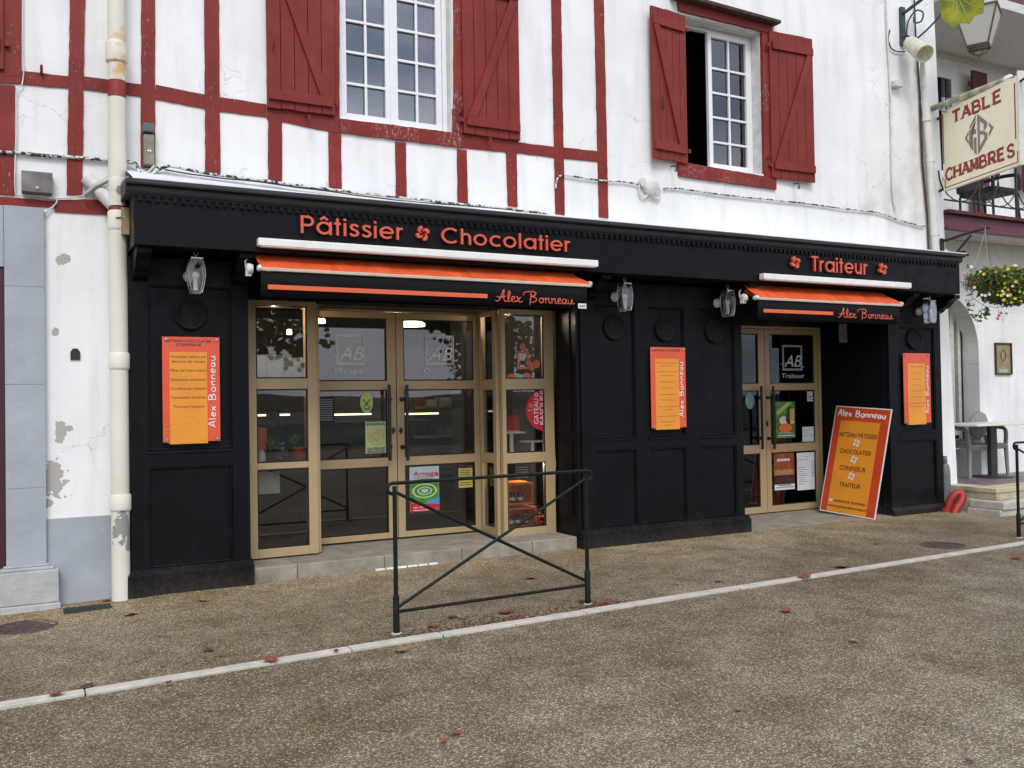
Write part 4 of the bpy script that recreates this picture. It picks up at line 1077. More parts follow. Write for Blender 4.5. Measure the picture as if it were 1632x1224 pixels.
# frosted logos
def ab_logo(x0, y0, x1, y1, Y, word, label, film=True, wy=None):
    s = Sheet.__new__(Sheet); s.Y = Y; a_ = at(x0, (y0+y1)/2, Y); c_ = at(x1, (y0+y1)/2, Y); s.x0, s.x1 = a_.x, c_.x; s.z1 = at((x0+x1)/2, y0, Y).z; s.z0 = at((x0+x1)/2, y1, Y).z; s.n = 0; s.w, s.h = s.x1-s.x0, s.z1-s.z0
    s.o = thing('logo_decal', label, 'window decal', ((s.x0+s.x1)/2, Y, s.z0))
    for i, (a, c) in enumerate(((.18, .0), (.21, .03))): 
        s.n += 1; b = MB(); g = .016; u0, v0, u1, v1 = a, .26+c, 1-a, .93-c
        for q in ([(u0, v0), (u1, v0), (u1, v0+g), (u0, v0+g)], [(u0, v1-g), (u1, v1-g), (u1, v1), (u0, v1)], [(u0, v0+g), (u0+g, v0+g), (u0+g, v1-g), (u0, v1-g)], [(u1-g, v0+g), (u1, v0+g), (u1, v1-g), (u1-g, v1-g)]): b.sheet([s.P(*p) for p in q])
        b.build('print', 'decal_frost', s.o)
    s.txt('AB', .24, .36, .80, .30, 'decal_frost', shear=.35)
    s.n += 1; b = MB(); b.tube([s.P(u, .40+.05*math.sin(u*5), s.n*.0008) for u in (.1, .2, .3, .4, .5, .6, .7, .8, .88)], .003, 4, squash=(NY, .3)); b.build('print', 'decal_frost', s.o)
    s.txt(word, .14, .06, .88, .12, 'decal_frost')
    return s
ab_logo(522, 528, 594, 600, G1, 'Pâtissier', 'frosted AB Pâtissier logo on the upper pane of the left main door')
ab_logo(664, 530, 736, 600, G1, 'Chocolatier', 'frosted AB Chocolatier logo on the upper pane of the right main door')
ab_logo(1238, 546, 1287, 606, G3, 'Traiteur', 'frosted AB Traiteur logo on the narrow door under the short awning')
# right door
s_ = Sheet('garden_poster', 653, 743.5, 700, 815, G1, 'poster_sky', 'garden poster headed Arnaga in red on the lower right door pane', 'poster')
s_.rect(0, .46, 1, .66, 'poster_green').disc(.5, .66, .5, .07, 'poster_green')
s_.rect(0, .16, 1, .47, 'poster_green').disc(.5, .46, .42, .16, 'paper_pale_green', r_in=.86).disc(.5, .46, .25, .09, 'paper_pale_green', r_in=.8).disc(.5, .46, .12, .045, 'poster_sky')
s_.poly([(.55, .24), (1, .30), (1, .14), (.6, .12)], 'poster_blue').rect(0, .0, 1, .155, 'sticker_red').poly([(0, .155), (0, .20), (.9, .155)], 'sticker_red')
s_.txt('Arnaga', .12, .80, .93, .10, 'sticker_red').disc(.92, .82, .05, .04, 'sticker_red').lines([(.15, .8, .76)], 'sticker_red', .012).txt('du Parc', .1, .08, .6, .045, 'print_white').lines([(.1, .9, .03)], 'print_white', .015)
s_ = Sheet('yellow_notice', 731, 741, 753, 777, G1, 'poster_yellow', 'small yellow ticket poster at the right of the lower right door pane', 'notice')
s_.rect(0, .86, 1, 1, 'poster_brown').lines([(.1, .9, v) for v in (.1, .2, .45, .55, .65, .75)], 'poster_brown', .04)
# right side window
s_ = Sheet('cake_sticker', 838.5, 620.5, 868, 687.5, G2, 'sticker_red', 'red half round sticker reading GATEAU BASQUE in the right side window', 'sticker', shape=[(1, 0)]+[(1, 1)]+[(.98-.98*math.sin(math.pi*i/16), .5+.49*math.cos(math.pi*i/16)) for i in range(1, 16)])
s_.vtxt('GATEAU', .66, .18, .78, .24, 'print_white').vtxt('BASQUE', .96, .16, .86, .22, 'print_white').disc(.25, .62, .13, .055, 'decal_orange').lines([(.1, .34, .5)], 'print_white', .012)
s_.disc(.55, .87, .10, .045, 'print_white', r_in=.6).disc(.86, .93, .10, .045, 'print_white', r_in=.6)
s_ = Sheet('red_showcard', 806.5, 662, 828, 687, Yw1+.25, 'sticker_red', 'red show card on a white stand in the right side window', 'sign')
s_.rect(0, .0, 1, .04, 'print_white').lines([(.1, .9, v) for v in (.2, .32, .44, .56)], 'decal_orange', .05)
p = at(815, 690, Yw1+.3); q = at(815, 722, Yw1+.3)
b = MB(); b.box(p.x-.09, Yw1+.22, p.z-.004, p.x+.12, Yw1+.4, p.z+.012); b.tube([(p.x, Yw1+.3, p.z), (p.x, Yw1+.3, q.z)], .022, 10); b.lathe([(.10, 0), (.10, .012)], (p.x, Yw1+.3, q.z-.005), n=18)
tag(b.build('cake_stand', 'pvc_white', loc=(p.x, .7, q.z)), 'taller white pedestal stand under the red show card', 'cake stand')
p = at(848, 704, Yw1+.28); q = at(848, 721, Yw1+.28)
b = MB(); b.lathe([(.14, 0), (.14, .01)], (p.x, Yw1+.28, p.z), n=24); b.box(p.x-.012, Yw1+.27, q.z, p.x+.012, Yw1+.29, p.z); b.lathe([(.07, 0), (.07, .01)], (p.x, Yw1+.28, q.z-.005), n=18)
tag(b.build('cake_stand', 'pvc_white', loc=(p.x, .7, q.z)), 'lower white cake stand with a wide round plate in the right side window', 'cake stand')
MB().box(4.16, .62, at(837, 724, .48).z-.02, 4.72, .83, at(837, 724, .48).z).build('window_shelf', 'interior_wall', ent)
MB().box(1.67, .48, at(450, 740, .48).z-.02, 2.29, .83, at(450, 740, .48).z).build('window_shelf', 'interior_wall', ent)
# orange hearts and frame hanging as a mobile
p = at(838, 585, Yw1+.02)
dec = thing('orange_mobile', 'orange ring and frame stickers on the top pane of the right side window', 'window decal', (p.x, Yw1+.019, p.z))
for (x, y, r) in ((833, 553, .035), (855, 580, .04), (842, 577, .03), (848, 586, .03)):
    c = at(x, y, G2); b = MB()
    b.add([Vector((c.x+r*math.cos(a*.5236), G2, c.z+r*1.1*math.sin(a*.5236))) for a in range(12)], [list(range(12))]); b.build('heart', 'decal_orange', dec)
for (x, y) in ((815, 603), (841, 603)):
    c = at(x, y, G2-.0012); b = MB(); b.add([Vector((c.x+.05*math.cos(a*.314), G2-.0012, c.z+.05*math.sin(a*.314))) for a in range(11)], [list(range(11))]); b.build('heart', 'decal_orange', dec)
c0, c1 = at(824, 560, G2-.002), at(843, 588, G2-.002); b = MB(); frame_rect(b, c0.x, c1.z, c1.x, c0.z, .018, G2-.003, G2-.002); b.build('frame', 'decal_orange', dec)
# crates with jars in the low right pane
def crate(x0, x1, y0, y1, Y, lab, jars):
    p = at(x0, y1, Y); q = at(x1, y0, Y); W, H_ = q.x-p.x, q.z-p.z
    t_ = thing('orange_crate', lab, 'crate', (p.x+W/2, Y+.15, p.z))
    b = MB(); b.box(p.x, Y, p.z, q.x, Y+.3, p.z+.02); b.box(p.x, Y, q.z-.02, q.x, Y+.3, q.z); b.box(p.x, Y, p.z+.02, p.x+.02, Y+.3, q.z-.02); b.box(q.x-.02, Y, p.z+.02, q.x, Y+.3, q.z-.02)
    b.build('crate_side', 'crate_orange', t_, bevel=.002); MB().box(p.x+.02, Y+.28, p.z+.02, q.x-.02, Y+.3, q.z-.02).build('crate_back', 'crate_orange', t_)
    return p, q
JG = 'small dark jam jars with white labels in and beside the orange crates'
def jar(x, y, z, lab):
    t_ = thing('jam_jar', lab, 'jar', (x, y, z), JG); r = .032
    MB().lathe([(r, 0), (r, .075), (r*.8, .085)], (x, y, z), n=14).build('glass_body', 'jar_dark', t_)
    MB().lathe([(r+.001, .018), (r+.001, .05)], (x, y, z), n=14).build('paper_label', 'paper_white', t_)
    MB().lathe([(r*.9, .086), (r*.9, .1)], (x, y, z), n=14).build('lid', 'print_black', t_)
cx1, cx2 = crate(809.5, 850, 768.5, 806, .50, 'upper orange crate with two jam jars behind the low right pane', 2)
cx3, cx4 = crate(809.5, 856, 807, 843, .50, 'lower wide orange crate standing under the other crate', 2)
cx5, cx6 = crate(858, 876, 822, 842, .52, 'small orange crate edge at the far right of the low pane', 1)
for i, (bx, lab) in enumerate(((cx1.x+.09, 'left jam jar in the upper orange crate'), (cx1.x+.18, 'right jam jar in the upper orange crate'))): jar(bx, .58, cx1.z+.021, lab)
for i, (bx, lab) in enumerate(((cx3.x+.07, 'left jam jar in the lower orange crate'), (cx3.x+.15, 'middle jam jar in the lower orange crate'), (cx3.x+.24, 'right jam jar in the lower orange crate'))): jar(bx, .58, cx3.z+.021, lab)
jar(cx5.x+.06, .60, cx5.z+.021, 'jam jar inside the small crate at the right'); jar(cx5.x+.06, .62, cx6.z+.001, 'jam jar standing on top of the small crate at the right')
s_ = Sheet('price_board', 818, 739, 845, 765, .60, 'interior_void', 'small black chalk board with white figures above the orange crates', 'sign')
s_.lines([(.1, .9, v) for v in (.15, .3, .45, .6, .75)], 'frost_grey', .05)
# left side window: pots, plants, boxes and paper
p = at(420, 737, .60); q = at(408, 679, .60)
tag(MB().lathe([(.06, 0), (.068, .30), (.062, .305)], (at(413, 737, .6).x, .6, p.z), n=18).build('red_canister', 'pot_terracotta', loc=(p.x, .6, p.z)), 'tall orange red canister at the left of the side window', 'canister')
c = at(477, 738, .58); tag(MB().lathe([(.055, 0), (.072, .11), (.078, .112), (.078, .135), (.07, .135), (.06, .11)], (c.x, .58, c.z+.003), n=22).build('flower_pot', 'pot_terracotta', loc=(c.x, .58, c.z)), 'orange flower pot at the right of the left side window', 'flower pot')
def leafy(b, c, r, n, size, rr=random):
    for i in range(n):
        d = Vector((rr.gauss(0, 1), rr.gauss(0, 1), rr.gauss(0, 1))).normalized()*(rr.random()**.5); p = Vector(c)+Vector((d.x*r[0], d.y*r[1], d.z*r[2]))
        e = Vector((rr.gauss(0, 1), rr.gauss(0, 1), rr.gauss(0, .7))).normalized(); g = e.cross(Vector((rr.gauss(0, 1), rr.gauss(0, 1), rr.gauss(0, 1)))).normalized(); s_z = size*rr.uniform(.6, 1.3)
        b.add([p-e*s_z, p-e*s_z*.2+g*s_z*.45, p+e*s_z, p-e*s_z*.2-g*s_z*.45], [(0, 1, 2, 3)])
for (x, y, lab, mt, n) in ((434, 712, 'trailing green plant in the left side window', 'leaf_green', 120), (472, 706, 'sparse green plant rising behind the orange pot', 'leaf_olive', 60), (448, 722, 'low silvery plant between canister and pot', 'dull_steel', 60)):
    c = at(x, y, .6); b = MB(); leafy(b, c, (.07, .05, .09), n, .022); tag(b.build('potted_plant', mt, loc=(c.x, .6, c.z-.1)), lab, 'plant')
c = at(417, 726, .52); tag(MB().ball((c.x, .52, c.z-.02), (.035, .03, .075), 12, 8).build('white_figurine', 'paper_white', loc=(c.x, .52, c.z-.1)), 'small white figurine in front of the orange canister', 'figurine')
for a, c_, y0, lab in ((409, 424, 566, 'cream paper sheet low in the upper left side pane'), (425, 452, 565, 'wider cream paper bag in the middle of the upper left side pane'), (453, 482, 570, 'pale paper bag at the right of the upper left side pane')):
    s_ = Sheet('paper_bag', a, y0, c_, 604, .56, 'frost_cream', lab, 'paper bag', th=.05)
s_ = Sheet('round_picture', 424, 651, 446, 682, 1.1, 'interior_void', 'dark picture with a round motif inside behind the left side window', 'picture'); s_.disc(.5, .5, .4, .42, 'rust_dark', r_in=.7)
s_ = Sheet('grey_screen', 411, 752, 446, 787, .60, 'frost_cream', 'pale grey board low behind the left side window', 'board')
# traiteur door papers
s_ = Sheet('oval_sticker', 1188, 624, 1202.5, 652, G3, 'sticker_aqua', 'blue green oval sticker on the left leaf of the narrow door', 'sticker', shape=ell)
s_ = Sheet('festival_poster', 1236.5, 640, 1267, 698, G3, 'poster_green', 'green poster with an orange pumpkin shape on the narrow door', 'poster')
s_.poly([(.02, .72), (.62, .98), (.85, .96), (.1, .62)], 'sticker_lime').disc(.42, .48, .24, .12, 'paper_white').disc(.82, .46, .14, .08, 'paper_white').poly([(.5, .5), (.62, .85), (.78, .85), (.75, .4), (.6, .38)], 'poster_brown').disc(.48, .28, .34, .12, 'crate_orange').rect(.72, .45, .95, .8, 'poster_yellow')
s_.lines([(.15, .85, .13)], 'print_white', .02).lines([(.1, .95, .05)], 'print_white', .035)
s_ = Sheet('no_smoking_sign', 1286.5, 624, 1299, 639.5, G3, 'paper_white', 'small square no smoking sign at the top right of the narrow door', 'sign')
s_.disc(.5, .52, .40, .40, 'sticker_red', r_in=.8).rect(.25, .47, .75, .56, 'print_black').poly([(.2, .25), (.27, .2), (.8, .78), (.73, .83)], 'sticker_red')
s_ = Sheet('opening_notice', 1279, 680, 1301.5, 706, G3, 'paper_white', 'small white paper with faint columns at the lower right of the middle pane', 'notice')
s_.lines([(.1, .5, .75), (.1, .45, .65), (.1, .4, .5), (.55, .9, .5), (.1, .4, .4), (.55, .85, .4), (.1, .8, .15)], 'frost_grey', .03)
s_ = Sheet('brown_poster', 1234, 722, 1266, 780.5, G3, 'poster_rust', 'rust brown poster with a white foot strip on the lowest door pane', 'poster')
s_.rect(0, .40, 1, .55, 'poster_fawn').rect(0, .15, 1, .40, 'poster_brown').rect(0, 0, 1, .15, 'paper_white').lines([(.14, .8, .78)], 'print_white', .07).disc(.3, .5, .18, .06, 'poster_fawn').lines([(.2, .8, .11)], 'print_black', .03).lines([(.06, .94, .06)], 'print_black', .018)
s_ = Sheet('white_menu', 1270.5, 721, 1302, 780.5, G3, 'paper_white', 'long white typed menu beside the brown poster on the lowest door pane', 'notice')
s_.lines([(.4, .55, .88), (.05, .6, .8)]+[(.08, .42+.1*math.sin(i*2.1), .60-i*.055) for i in range(9)]+[(.72, .9, .76-i*.045) for i in range(10)], 'print_black', .012)
s_ = Sheet('cream_plate', 1337, 516, 1350, 546, .34, 'poster_brown', None, None, parent=None); tag(s_.o, 'dim framed plate on the black splayed wall right of the narrow door', 'plate')

# ================================================================== LIGHT BARS, AWNINGS, LETTERING
def lightbar(a, c, lab):
    p, q = at(*a, -.47), at(*c, -.47); z = (p.z+q.z)/2
    t_ = thing('light_bar', lab, 'light bar', ((p.x+q.x)/2, -.43, z))
    MB().box(p.x, -.475, z-.030, q.x, -.405, z+.030).build('housing', 'light_bar_white', t_, bevel=.006)
    MB().box(p.x+.02, -.470, z-.036, q.x-.02, -.41, z-.0305).build('diffuser', 'paper_white', t_)
lightbar((412, 383.5), (953.5, 421), 'long white light bar below the Pâtissier Chocolatier lettering')
lightbar((1217, 440.5), (1452.5, 454.5), 'short white light bar below the Traiteur lettering')
def awning(x0, x1, zt, zm, zv, Y, lab, stripe, scr, scr_cap, tagpx=None, tail=True):
    t_ = thing('awning', lab, 'awning', ((x0+x1)/2, Y, zv))
    n = 26; vs = []; L_ = x1-x0
    for j, (dy, z) in enumerate(((.24, zt+.05), (.20, zt+.03), (.13, zt-.02), (.06, (zt+zm)/2-.012), (.02, zm+.012), (.008, zm))):
        for i in range(n+1):
            u = i/n; ins = 0 if j > 3 else .0+.04*(3-j)*u
            vs.append((x0+L_*u-(ins if u > .96 else 0), Y+dy+.004*math.sin(u*31+j), z+.003*math.sin(u*47+j*2)))
    b = MB(); b.add(vs, [(j*(n+1)+i+1, j*(n+1)+i, (j+1)*(n+1)+i, (j+1)*(n+1)+i+1) for j in range(5) for i in range(n)], True)
    b.build('canvas', 'awning_orange', t_)
    b = MB(); b.tube([(x0+.04, Y+.25, zt-.01), (x1-.04, Y+.25, zt-.01)], .055, 16); b.build('roller', 'awning_orange', t_)
    b = MB(); b.box(x0-.005, Y+.0, zm-.028, x1+.01, Y+.035, zm-.001); b.build('front_rail', 'beige_metal', t_, bevel=.005)
    b = MB(); xa, xb = x0+.0, x1-.03; m_ = 40; vs = []
    for i in range(m_+1):
        x = xa+(xb-xa)*i/m_; vs += [(x, Y+.012, zm-.03), (x, Y+.014+.003*math.sin(i*.8), (zm+zv)/2), (x, Y+.018+.006*math.sin(i*.8), zv)]
    b.add(vs, [(3*i+k+1, 3*i+3+k+1, 3*i+3+k, 3*i+k) for i in range(m_) for k in (0, 1)], True)
    o = b.build('valance', 'awning_black', t_); md = o.modifiers.new('cloth', 'SOLIDIFY'); md.thickness = .003; md.offset = -1
    (sa, sb, sh_) = stripe; p, q = at(*sa, Y+.003), at(*sb, Y+.003); MB().box(p.x, Y+.002, p.z-sh_/2, q.x, Y+.006, p.z+sh_/2).build('stripe', 'stripe_orange', t_)
    b = MB(); p, q = at(*scr[0], Y+.003), at(*scr[1], Y+.003); q.z = p.z = (p.z+q.z)/2; script(b, 'Alex Bonneau', p, q, scr_cap, NY, scr_cap*.13, SCRIPT, t_, 'letter_coral')
    b = MB(); b.ball((x0-.008, Y+.03, zm-.006), (.016, .05, .026)); b.build('rail_cap', 'pvc_white', t_)
    b = MB(); b.lathe([(.04, 0), (.045, .02), (.045, .04), (.02, .05)], (x0-.03, Y+.16, zm-.0), (-1, 0, 0), 18); b.box(x0-.08, Y+.14, zm-.055, x0-.04, Y+.19, zm-.01); b.tube([(x0-.07, Y+.2, zm+.01), (x0-.075, Y+.2, zm+.07), (x0-.055, Y+.2, zm+.09)], .008, 6); b.build('gear_box', 'aged_white', t_, bevel=.004)
    b = MB(); b.ball((x1+.012, Y+.04, zm+.002), (.022, .05, .03)); b.build('rail_cap', 'beige_metal', t_)
    # folded arms behind the valance
    b = MB(); b.tube([(x0+.15, Y+.12, zm-.05), (x0+L_*.48, Y+.16, zm-.06)], .02, 8); b.tube([(x1-.15, Y+.12, zm-.05), (x0+L_*.52, Y+.16, zm-.06)], .02, 8); b.build('folded_arm', 'iron_black', t_)
    if tagpx:
        p, q = at(*tagpx[0], Y+.0), at(*tagpx[1], Y+.0); MB().box(p.x, Y-.001, q.z, q.x, Y+.0045, p.z).build('maker_tag', 'paper_white', t_)
        b = MB(); b.box(p.x+.01, Y-.0025, (p.z+q.z)/2-.007, q.x-.01, Y-.0015, (p.z+q.z)/2+.006); b.build('lettering', 'sign_grey', t_)
YA = -.5
awning(at(416, 426, YA).x, at(941, 455, YA).x, 2.585, 2.495, 2.27, YA, 'long retracted orange awning with black valance over the main glass entrance',
       ((427, 457), (777, 473), .036), ((792, 479), (915, 486)), .096, ((921.5, 483.5), (934.5, 492)))
awning(at(1209, 474, YA).x, at(1438, 487, YA).x, 2.56, 2.455, 2.225, YA, 'short retracted orange awning with black valance over the narrow door',
       ((1217, 495), (1328, 501), .036), ((1337, 504.5), (1423, 510)), .096)
let = thing('fascia_lettering', 'raised coral red lettering Pâtissier Chocolatier with a cross between the words', 'sign lettering', (3, -.4, 2.75))
YL = FY-.012
z0 = (at(479, 371.5, YL).z+at(641, 383, YL).z+at(710, 389, YL).z+at(907, 402.7, YL).z)/4
capL = at(479, 343.5, YL).z-at(479, 371.5, YL).z
geo_letters('Pâtissier', (at(478, 371.5, YL).x, YL, z0), (at(641.8, 383, YL).x, YL, z0), capL, .028, let)
geo_letters('Chocolatier', (at(701.7, 390, YL).x, YL, z0), (at(907.6, 402, YL).x, YL, z0), capL*.97, .028, let)
c = at(672, 372.5, YL)
def cross(c, r, par, Y, th=.03, mat='letter_coral', rot=.35, name='cross_head'):
    for pl in lauburu(Vector((c.x, Y, c.z)), r, Vector((1, 0, 0)), Vector((0, 0, 1)), rot):
        MB().extr(pl, (0, -th, 0)).build(name, mat, par)
cross(c, .064, let, YL)
le2 = thing('fascia_lettering', 'raised coral red lettering Traiteur between two small crosses', 'sign lettering', (8, -.4, 2.75))
z2 = (at(1292, 433, YL).z+at(1380, 437.8, YL).z)/2
geo_letters('Traiteur', (at(1291, 433, YL).x, YL, z2), (at(1380.5, 438, YL).x, YL, z2), at(1292, 409, YL).z-at(1292, 433, YL).z, .028, le2)
cross(at(1265.5, 418.5, YL), .066, le2, YL); cross(at(1404.5, 429, YL), .066, le2, YL)

# ================================================================== WALL LANTERNS
def wall_lantern(c, lab):
    """c = centre of the glass"""
    t_ = thing('wall_lantern', lab, 'wall lamp', (c.x, 0, c.z), 'glass lanterns along the shopfront')
    x, y, z = c.x, c.y, c.z; H_ = .13; hw = .062; gap = .05
    MB().lathe([(.045, 0), (.05, .008), (.045, .03), (.02, .045)], (x-.02, -.002, z+.02), (0, -1, 0), 20).build('wall_plate', 'aged_white', t_)
    MB().tube([(x-.02, -.03, z+.02), (x-.015, y+.14, z+.05), (x-.005, y+.06, z+.10), (x, y, z+H_+.005)], .011, 8).build('arm', 'dull_steel', t_)
    # two bowed panes, wide at the middle, in a steel frame
    pf = [(-.60, -1), (-.86, -.5), (-1.0, .0), (-.94, .5), (-.66, 1.0)]
    outl = [(u*hw, v*H_) for u, v in pf]+[(-u*hw, v*H_) for u, v in reversed(pf)]
    for sgn in (-1, 1):
        yy = y+sgn*gap
        b = MB(); b.extr([(x+u, yy, z+v) for u, v in outl], (0, .004, 0)); b.build('pane', 'lantern_glass', t_)
        b = MB(); pa = [(x+u, yy-.004*sgn, z+v) for u, v in outl]; b.tube(pa, .0034, 6, closed=True); b.build('pane_frame', 'chrome', t_)
    for sgn in (-1, 1):
        vs = []; 
        for u, v in pf: vs += [(x+sgn*abs(u)*hw, y-gap, z+v*H_), (x+sgn*abs(u)*hw, y+gap, z+v*H_)]
        b = MB(); b.add(vs, [(2*i, 2*i+1, 2*i+3, 2*i+2) for i in range(4)]); o = b.build('pane', 'lantern_glass', t_)
    b = MB(); b.box(x-.66*hw-.003, y-gap-.004, z+H_-.002, x+.66*hw+.003, y+gap+.004, z+H_+.008); b.tube([(x, y, z+H_+.008), (x, y, z+H_+.03)], .009, 8); b.build('cap', 'chrome', t_)
    MB().tube([(x+.017*math.cos(a*.6283), y, z+H_+.046+.017*math.sin(a*.6283)) for a in range(10)], .0035, 6, closed=True).build('ring', 'chrome', t_)
    MB().ball((x-.004, y, z+.005), (.029, .029, .032), 14, 8).build('bulb', 'paper_white', t_)
    MB().lathe([(.018, -.11), (.018, -.03), (.022, -.022)], (x-.004, y, z), n=12).build('bulb_socket', 'aged_white', t_)
for (px, py, Y, lab) in ((312.5, 440, -.20, 'clear glass wall lantern above the leftmost menu board'), (996, 474, -.16, 'clear glass wall lantern just right of the long awning'),
                      (1160, 484, -.16, 'clear glass wall lantern just left of the short awning'), (1482, 497.5, -.16, 'clear glass wall lantern on the far right black pier')):
    wall_lantern(at(px, py, Y), lab)

# ================================================================== MENU BOARDS
def board(x0, y0, x1, y1, ins, lab, head, items, Y=-.03):
    a, c = at(x0, (y0+y1)/2, Y), at(x1, (y0+y1)/2, Y); zt = at((x0+x1)/2, y0, Y).z; zb_ = at((x0+x1)/2, y1, Y).z
    t_ = thing('menu_board', lab, 'menu board', ((a.x+c.x)/2, Y, zb_)); W, H_ = c.x-a.x, zt-zb_
    MB().box(a.x, Y, zb_, c.x, Y+.006, zt).build('panel', 'board_red', t_, bevel=.001)
    u0, u1, v0, v1 = ins; ax, cx2_, az, cz = a.x+u0*W, a.x+u1*W, zb_+v0*H_, zb_+v1*H_
    MB().box(ax, Y-.004, az, cx2_, Y-.001, cz).build('insert', 'board_amber', t_)
    b = MB()
    for (cu, cv, r) in ((.10, .22, .2), (.38, .12, .26), (.12, .06, .13), (.5, .25, .15)):
        b.tube([(a.x+cu*W+r*W*math.cos(k*.3927), Y-.0045 if 0 else Y-.0048, zb_+cv*H_+r*W*math.sin(k*.3927)) for k in range(0, 13) if 0.01 < cu+r*math.cos(k*.3927) < .99], .0018, 4, squash=((0, -1, 0), .2))
    b.build('swirl', 'board_line', t_)
    b = MB()
    for i, l_ in enumerate(head):
        tw = min(.86, .053*len(l_)); z = zt-(.052+i*.036)*H_*(1.0); text(b, l_, (a.x+W*(.5-tw/2)*.92, Y, z), (a.x+W*(.5+tw/2)*.92, Y, z), .0255*H_, NY, lift=.001, bold=.012)
    for (l_, v) in items:
        if not isinstance(l_, str):     # print too small to read in the photograph
            um = (u0+u1)/2; u = um-l_*(u1-u0)/2
            while u < um+l_*(u1-u0)/2-.02:
                k_ = random.uniform(.03, .05)
                b.tube([(a.x+u*W, Y-.0045, zb_+v*H_+random.uniform(-.003, .003)), (a.x+(u+k_*.5)*W, Y-.0045, zb_+(v+.012)*H_), (a.x+(u+k_)*W, Y-.0045, zb_+v*H_)], .0016, 4, squash=((0, -1, 0), .2)); u += k_+.012
            continue
        tw = min((u1-u0)*.96, .038*len(l_)); um = (u0+u1)/2; z = zb_+v*H_; text(b, l_, (a.x+W*(um-tw/2), Y-.004, z), (a.x+W*(um+tw/2), Y-.004, z), .0235*H_, NY, lift=.001, shear=.1)
    b.build('lettering', 'print_dark', t_)
    b = MB(); ux_ = a.x+W*.92; script(b, 'Alex Bonneau', (ux_, Y-.001, zb_+.13*H_), (ux_, Y-.001, zb_+.83*H_), W*.125, NY, W*.026, HAND, t_, 'print_white')
    for (u, v) in ((.06, .025), (.94, .025), (.06, .975), (.94, .975)): MB().lathe([(.012, 0), (.010, .012)], (a.x+u*W, Y-.0005, zb_+v*H_), (0, -1, 0), 12).build('screw', 'chrome', t_)
    b = MB()
    for (u, v) in ((.06, .025), (.94, .025), (.06, .975), (.94, .975)): b.tube([(a.x+u*W, Y+.006, zb_+v*H_), (a.x+u*W, .0, zb_+v*H_)], .006, 6)
    b.build('stand_off', 'chrome', t_)
board(259, 537, 350.5, 704, (.12, .775, -.018, .855), 'orange menu board Artisan Chocolatier Confiseur on the left black pier', ['ARTISAN CHOCOLATIER', 'CONFISEUR'],
      [('Chocolats maison pur', .80), ('beurre de cacao', .755), ('Pâtes de fruits maison', .67), ('Guimauves artisanales', .582), ('Confitures maison', .497), ('Caramels tendres', .412), ('Tourons basque', .325)])
board(1037.5, 553.5, 1093, 682, (.12, .80, -.018, .855), 'narrow orange menu board Artisan Pâtissier on the middle black pier', ['ARTISAN PATISSIER'],
      [(w_, v_) for w_, v_ in ((.9,.80),(.5,.765),(.85,.69),(.5,.645),(.6,.565),(.45,.49),(.7,.41),(.55,.34),(.85,.26),(.4,.22),(.85,.14),(.6,.07),(.35,.03))])
board(1440.5, 563, 1483, 674.5, (.14, .80, -.018, .855), 'narrow orange menu board on the far right black pier', [],
      [(w_, v_) for w_, v_ in ((.7,.80),(.5,.71),(.55,.625),(.4,.54),(.65,.455),(.7,.37),(.85,.28),(.8,.235))])
# ================================================================== LEANING BOARD
br_ = at(1394, 822, -.13); br_.z = .002; bl = at(1306, 812, .60); bl.z = .048
tr_ray = ray(1427, 652.6); tl_ray = ray(1340.5, 652)
# the board leans sideways against the splayed reveal: bottom edge on the paving, top edge resting further right
tR = CAM+tr_ray*((-.21-CAM.y)/tr_ray.y)
e_b = (bl-br_); wdt = e_b.length; e_b.normalize()
up_ = tR-br_; up_ = (up_-e_b*up_.dot(e_b)); hgt_ = up_.length; up_.normalize(); nb_ = e_b.cross(up_); nb_ = nb_ if nb_.x < 0 or nb_.y < 0 else -nb_
if nb_.dot(CAM-br_) < 0: nb_ = -nb_
ab = thing('leaning_board', 'large orange and amber board leaning beside the narrow door listing artisan trades', 'advertising board', (br_.x, br_.y, 0))
def BP(u, v, l=0): return bl + (-e_b)*(u*wdt) + up_*(v*hgt_) + nb_*l     # u left to right, v upwards
bl = br_ + e_b*wdt
MB().extr([BP(0, 0), BP(1, 0), BP(1, 1), BP(0, 1)], -nb_*.012).build('panel', 'print_white', ab)
def bsheet(q, mat, l, nm='print'): return MB().sheet([BP(u, v, l) for u, v in q]).build(nm, mat, ab)
bsheet([(.015, .01), (.985, .01), (.985, .99), (.015, .99)], 'board_red_deep', .001)
bsheet([(.13, .01), (.84, .01), (.84, .865), (.13, .865)], 'board_amber', .002)
def btxt(t_, u0, v, u1, cap, mat, **k):
    b = MB(); text(b, t_, BP(u0, v, .003), BP(u1, v, .003), cap*hgt_*1.12, nb_, lift=.0, bold=.014, **k); b.build('lettering', mat, ab)
btxt('ARTISAN PÂTISSIER', .14, .715, .83, .036, 'print_dark'); btxt('CHOCOLATIER', .20, .56, .77, .036, 'print_dark'); btxt('CONFISEUR', .245, .405, .72, .036, 'print_dark'); btxt('TRAITEUR', .29, .25, .67, .036, 'print_dark')
btxt('patisserie bonneau', .24, .105, .82, .026, 'print_dark'); btxt('www.patisseriebonneau.fr', .14, .055, .85, .024, 'print_dark')
b = MB(); script(b, 'Alex Bonneau', BP(.055, .905, .002), BP(.93, .905, .002), .062*hgt_, nb_, .02, HAND, ab, 'print_white')
for v in (.665, .51, .355):
    for pl in lauburu(BP(.48, v, .003), .048, -e_b, up_, .35, 6): MB().sheet(pl).build('print_cross', 'print_white', ab)
b = MB(); c = BP(.18, .117, .003); b.sheet([c-e_b*(.022*math.cos(a*.4))+up_*(.022*math.sin(a*.4)) for a in range(16)]); b.build('print', 'paper_white', ab)
btxt('f', .165, .105, .195, .026, 'poster_blue')

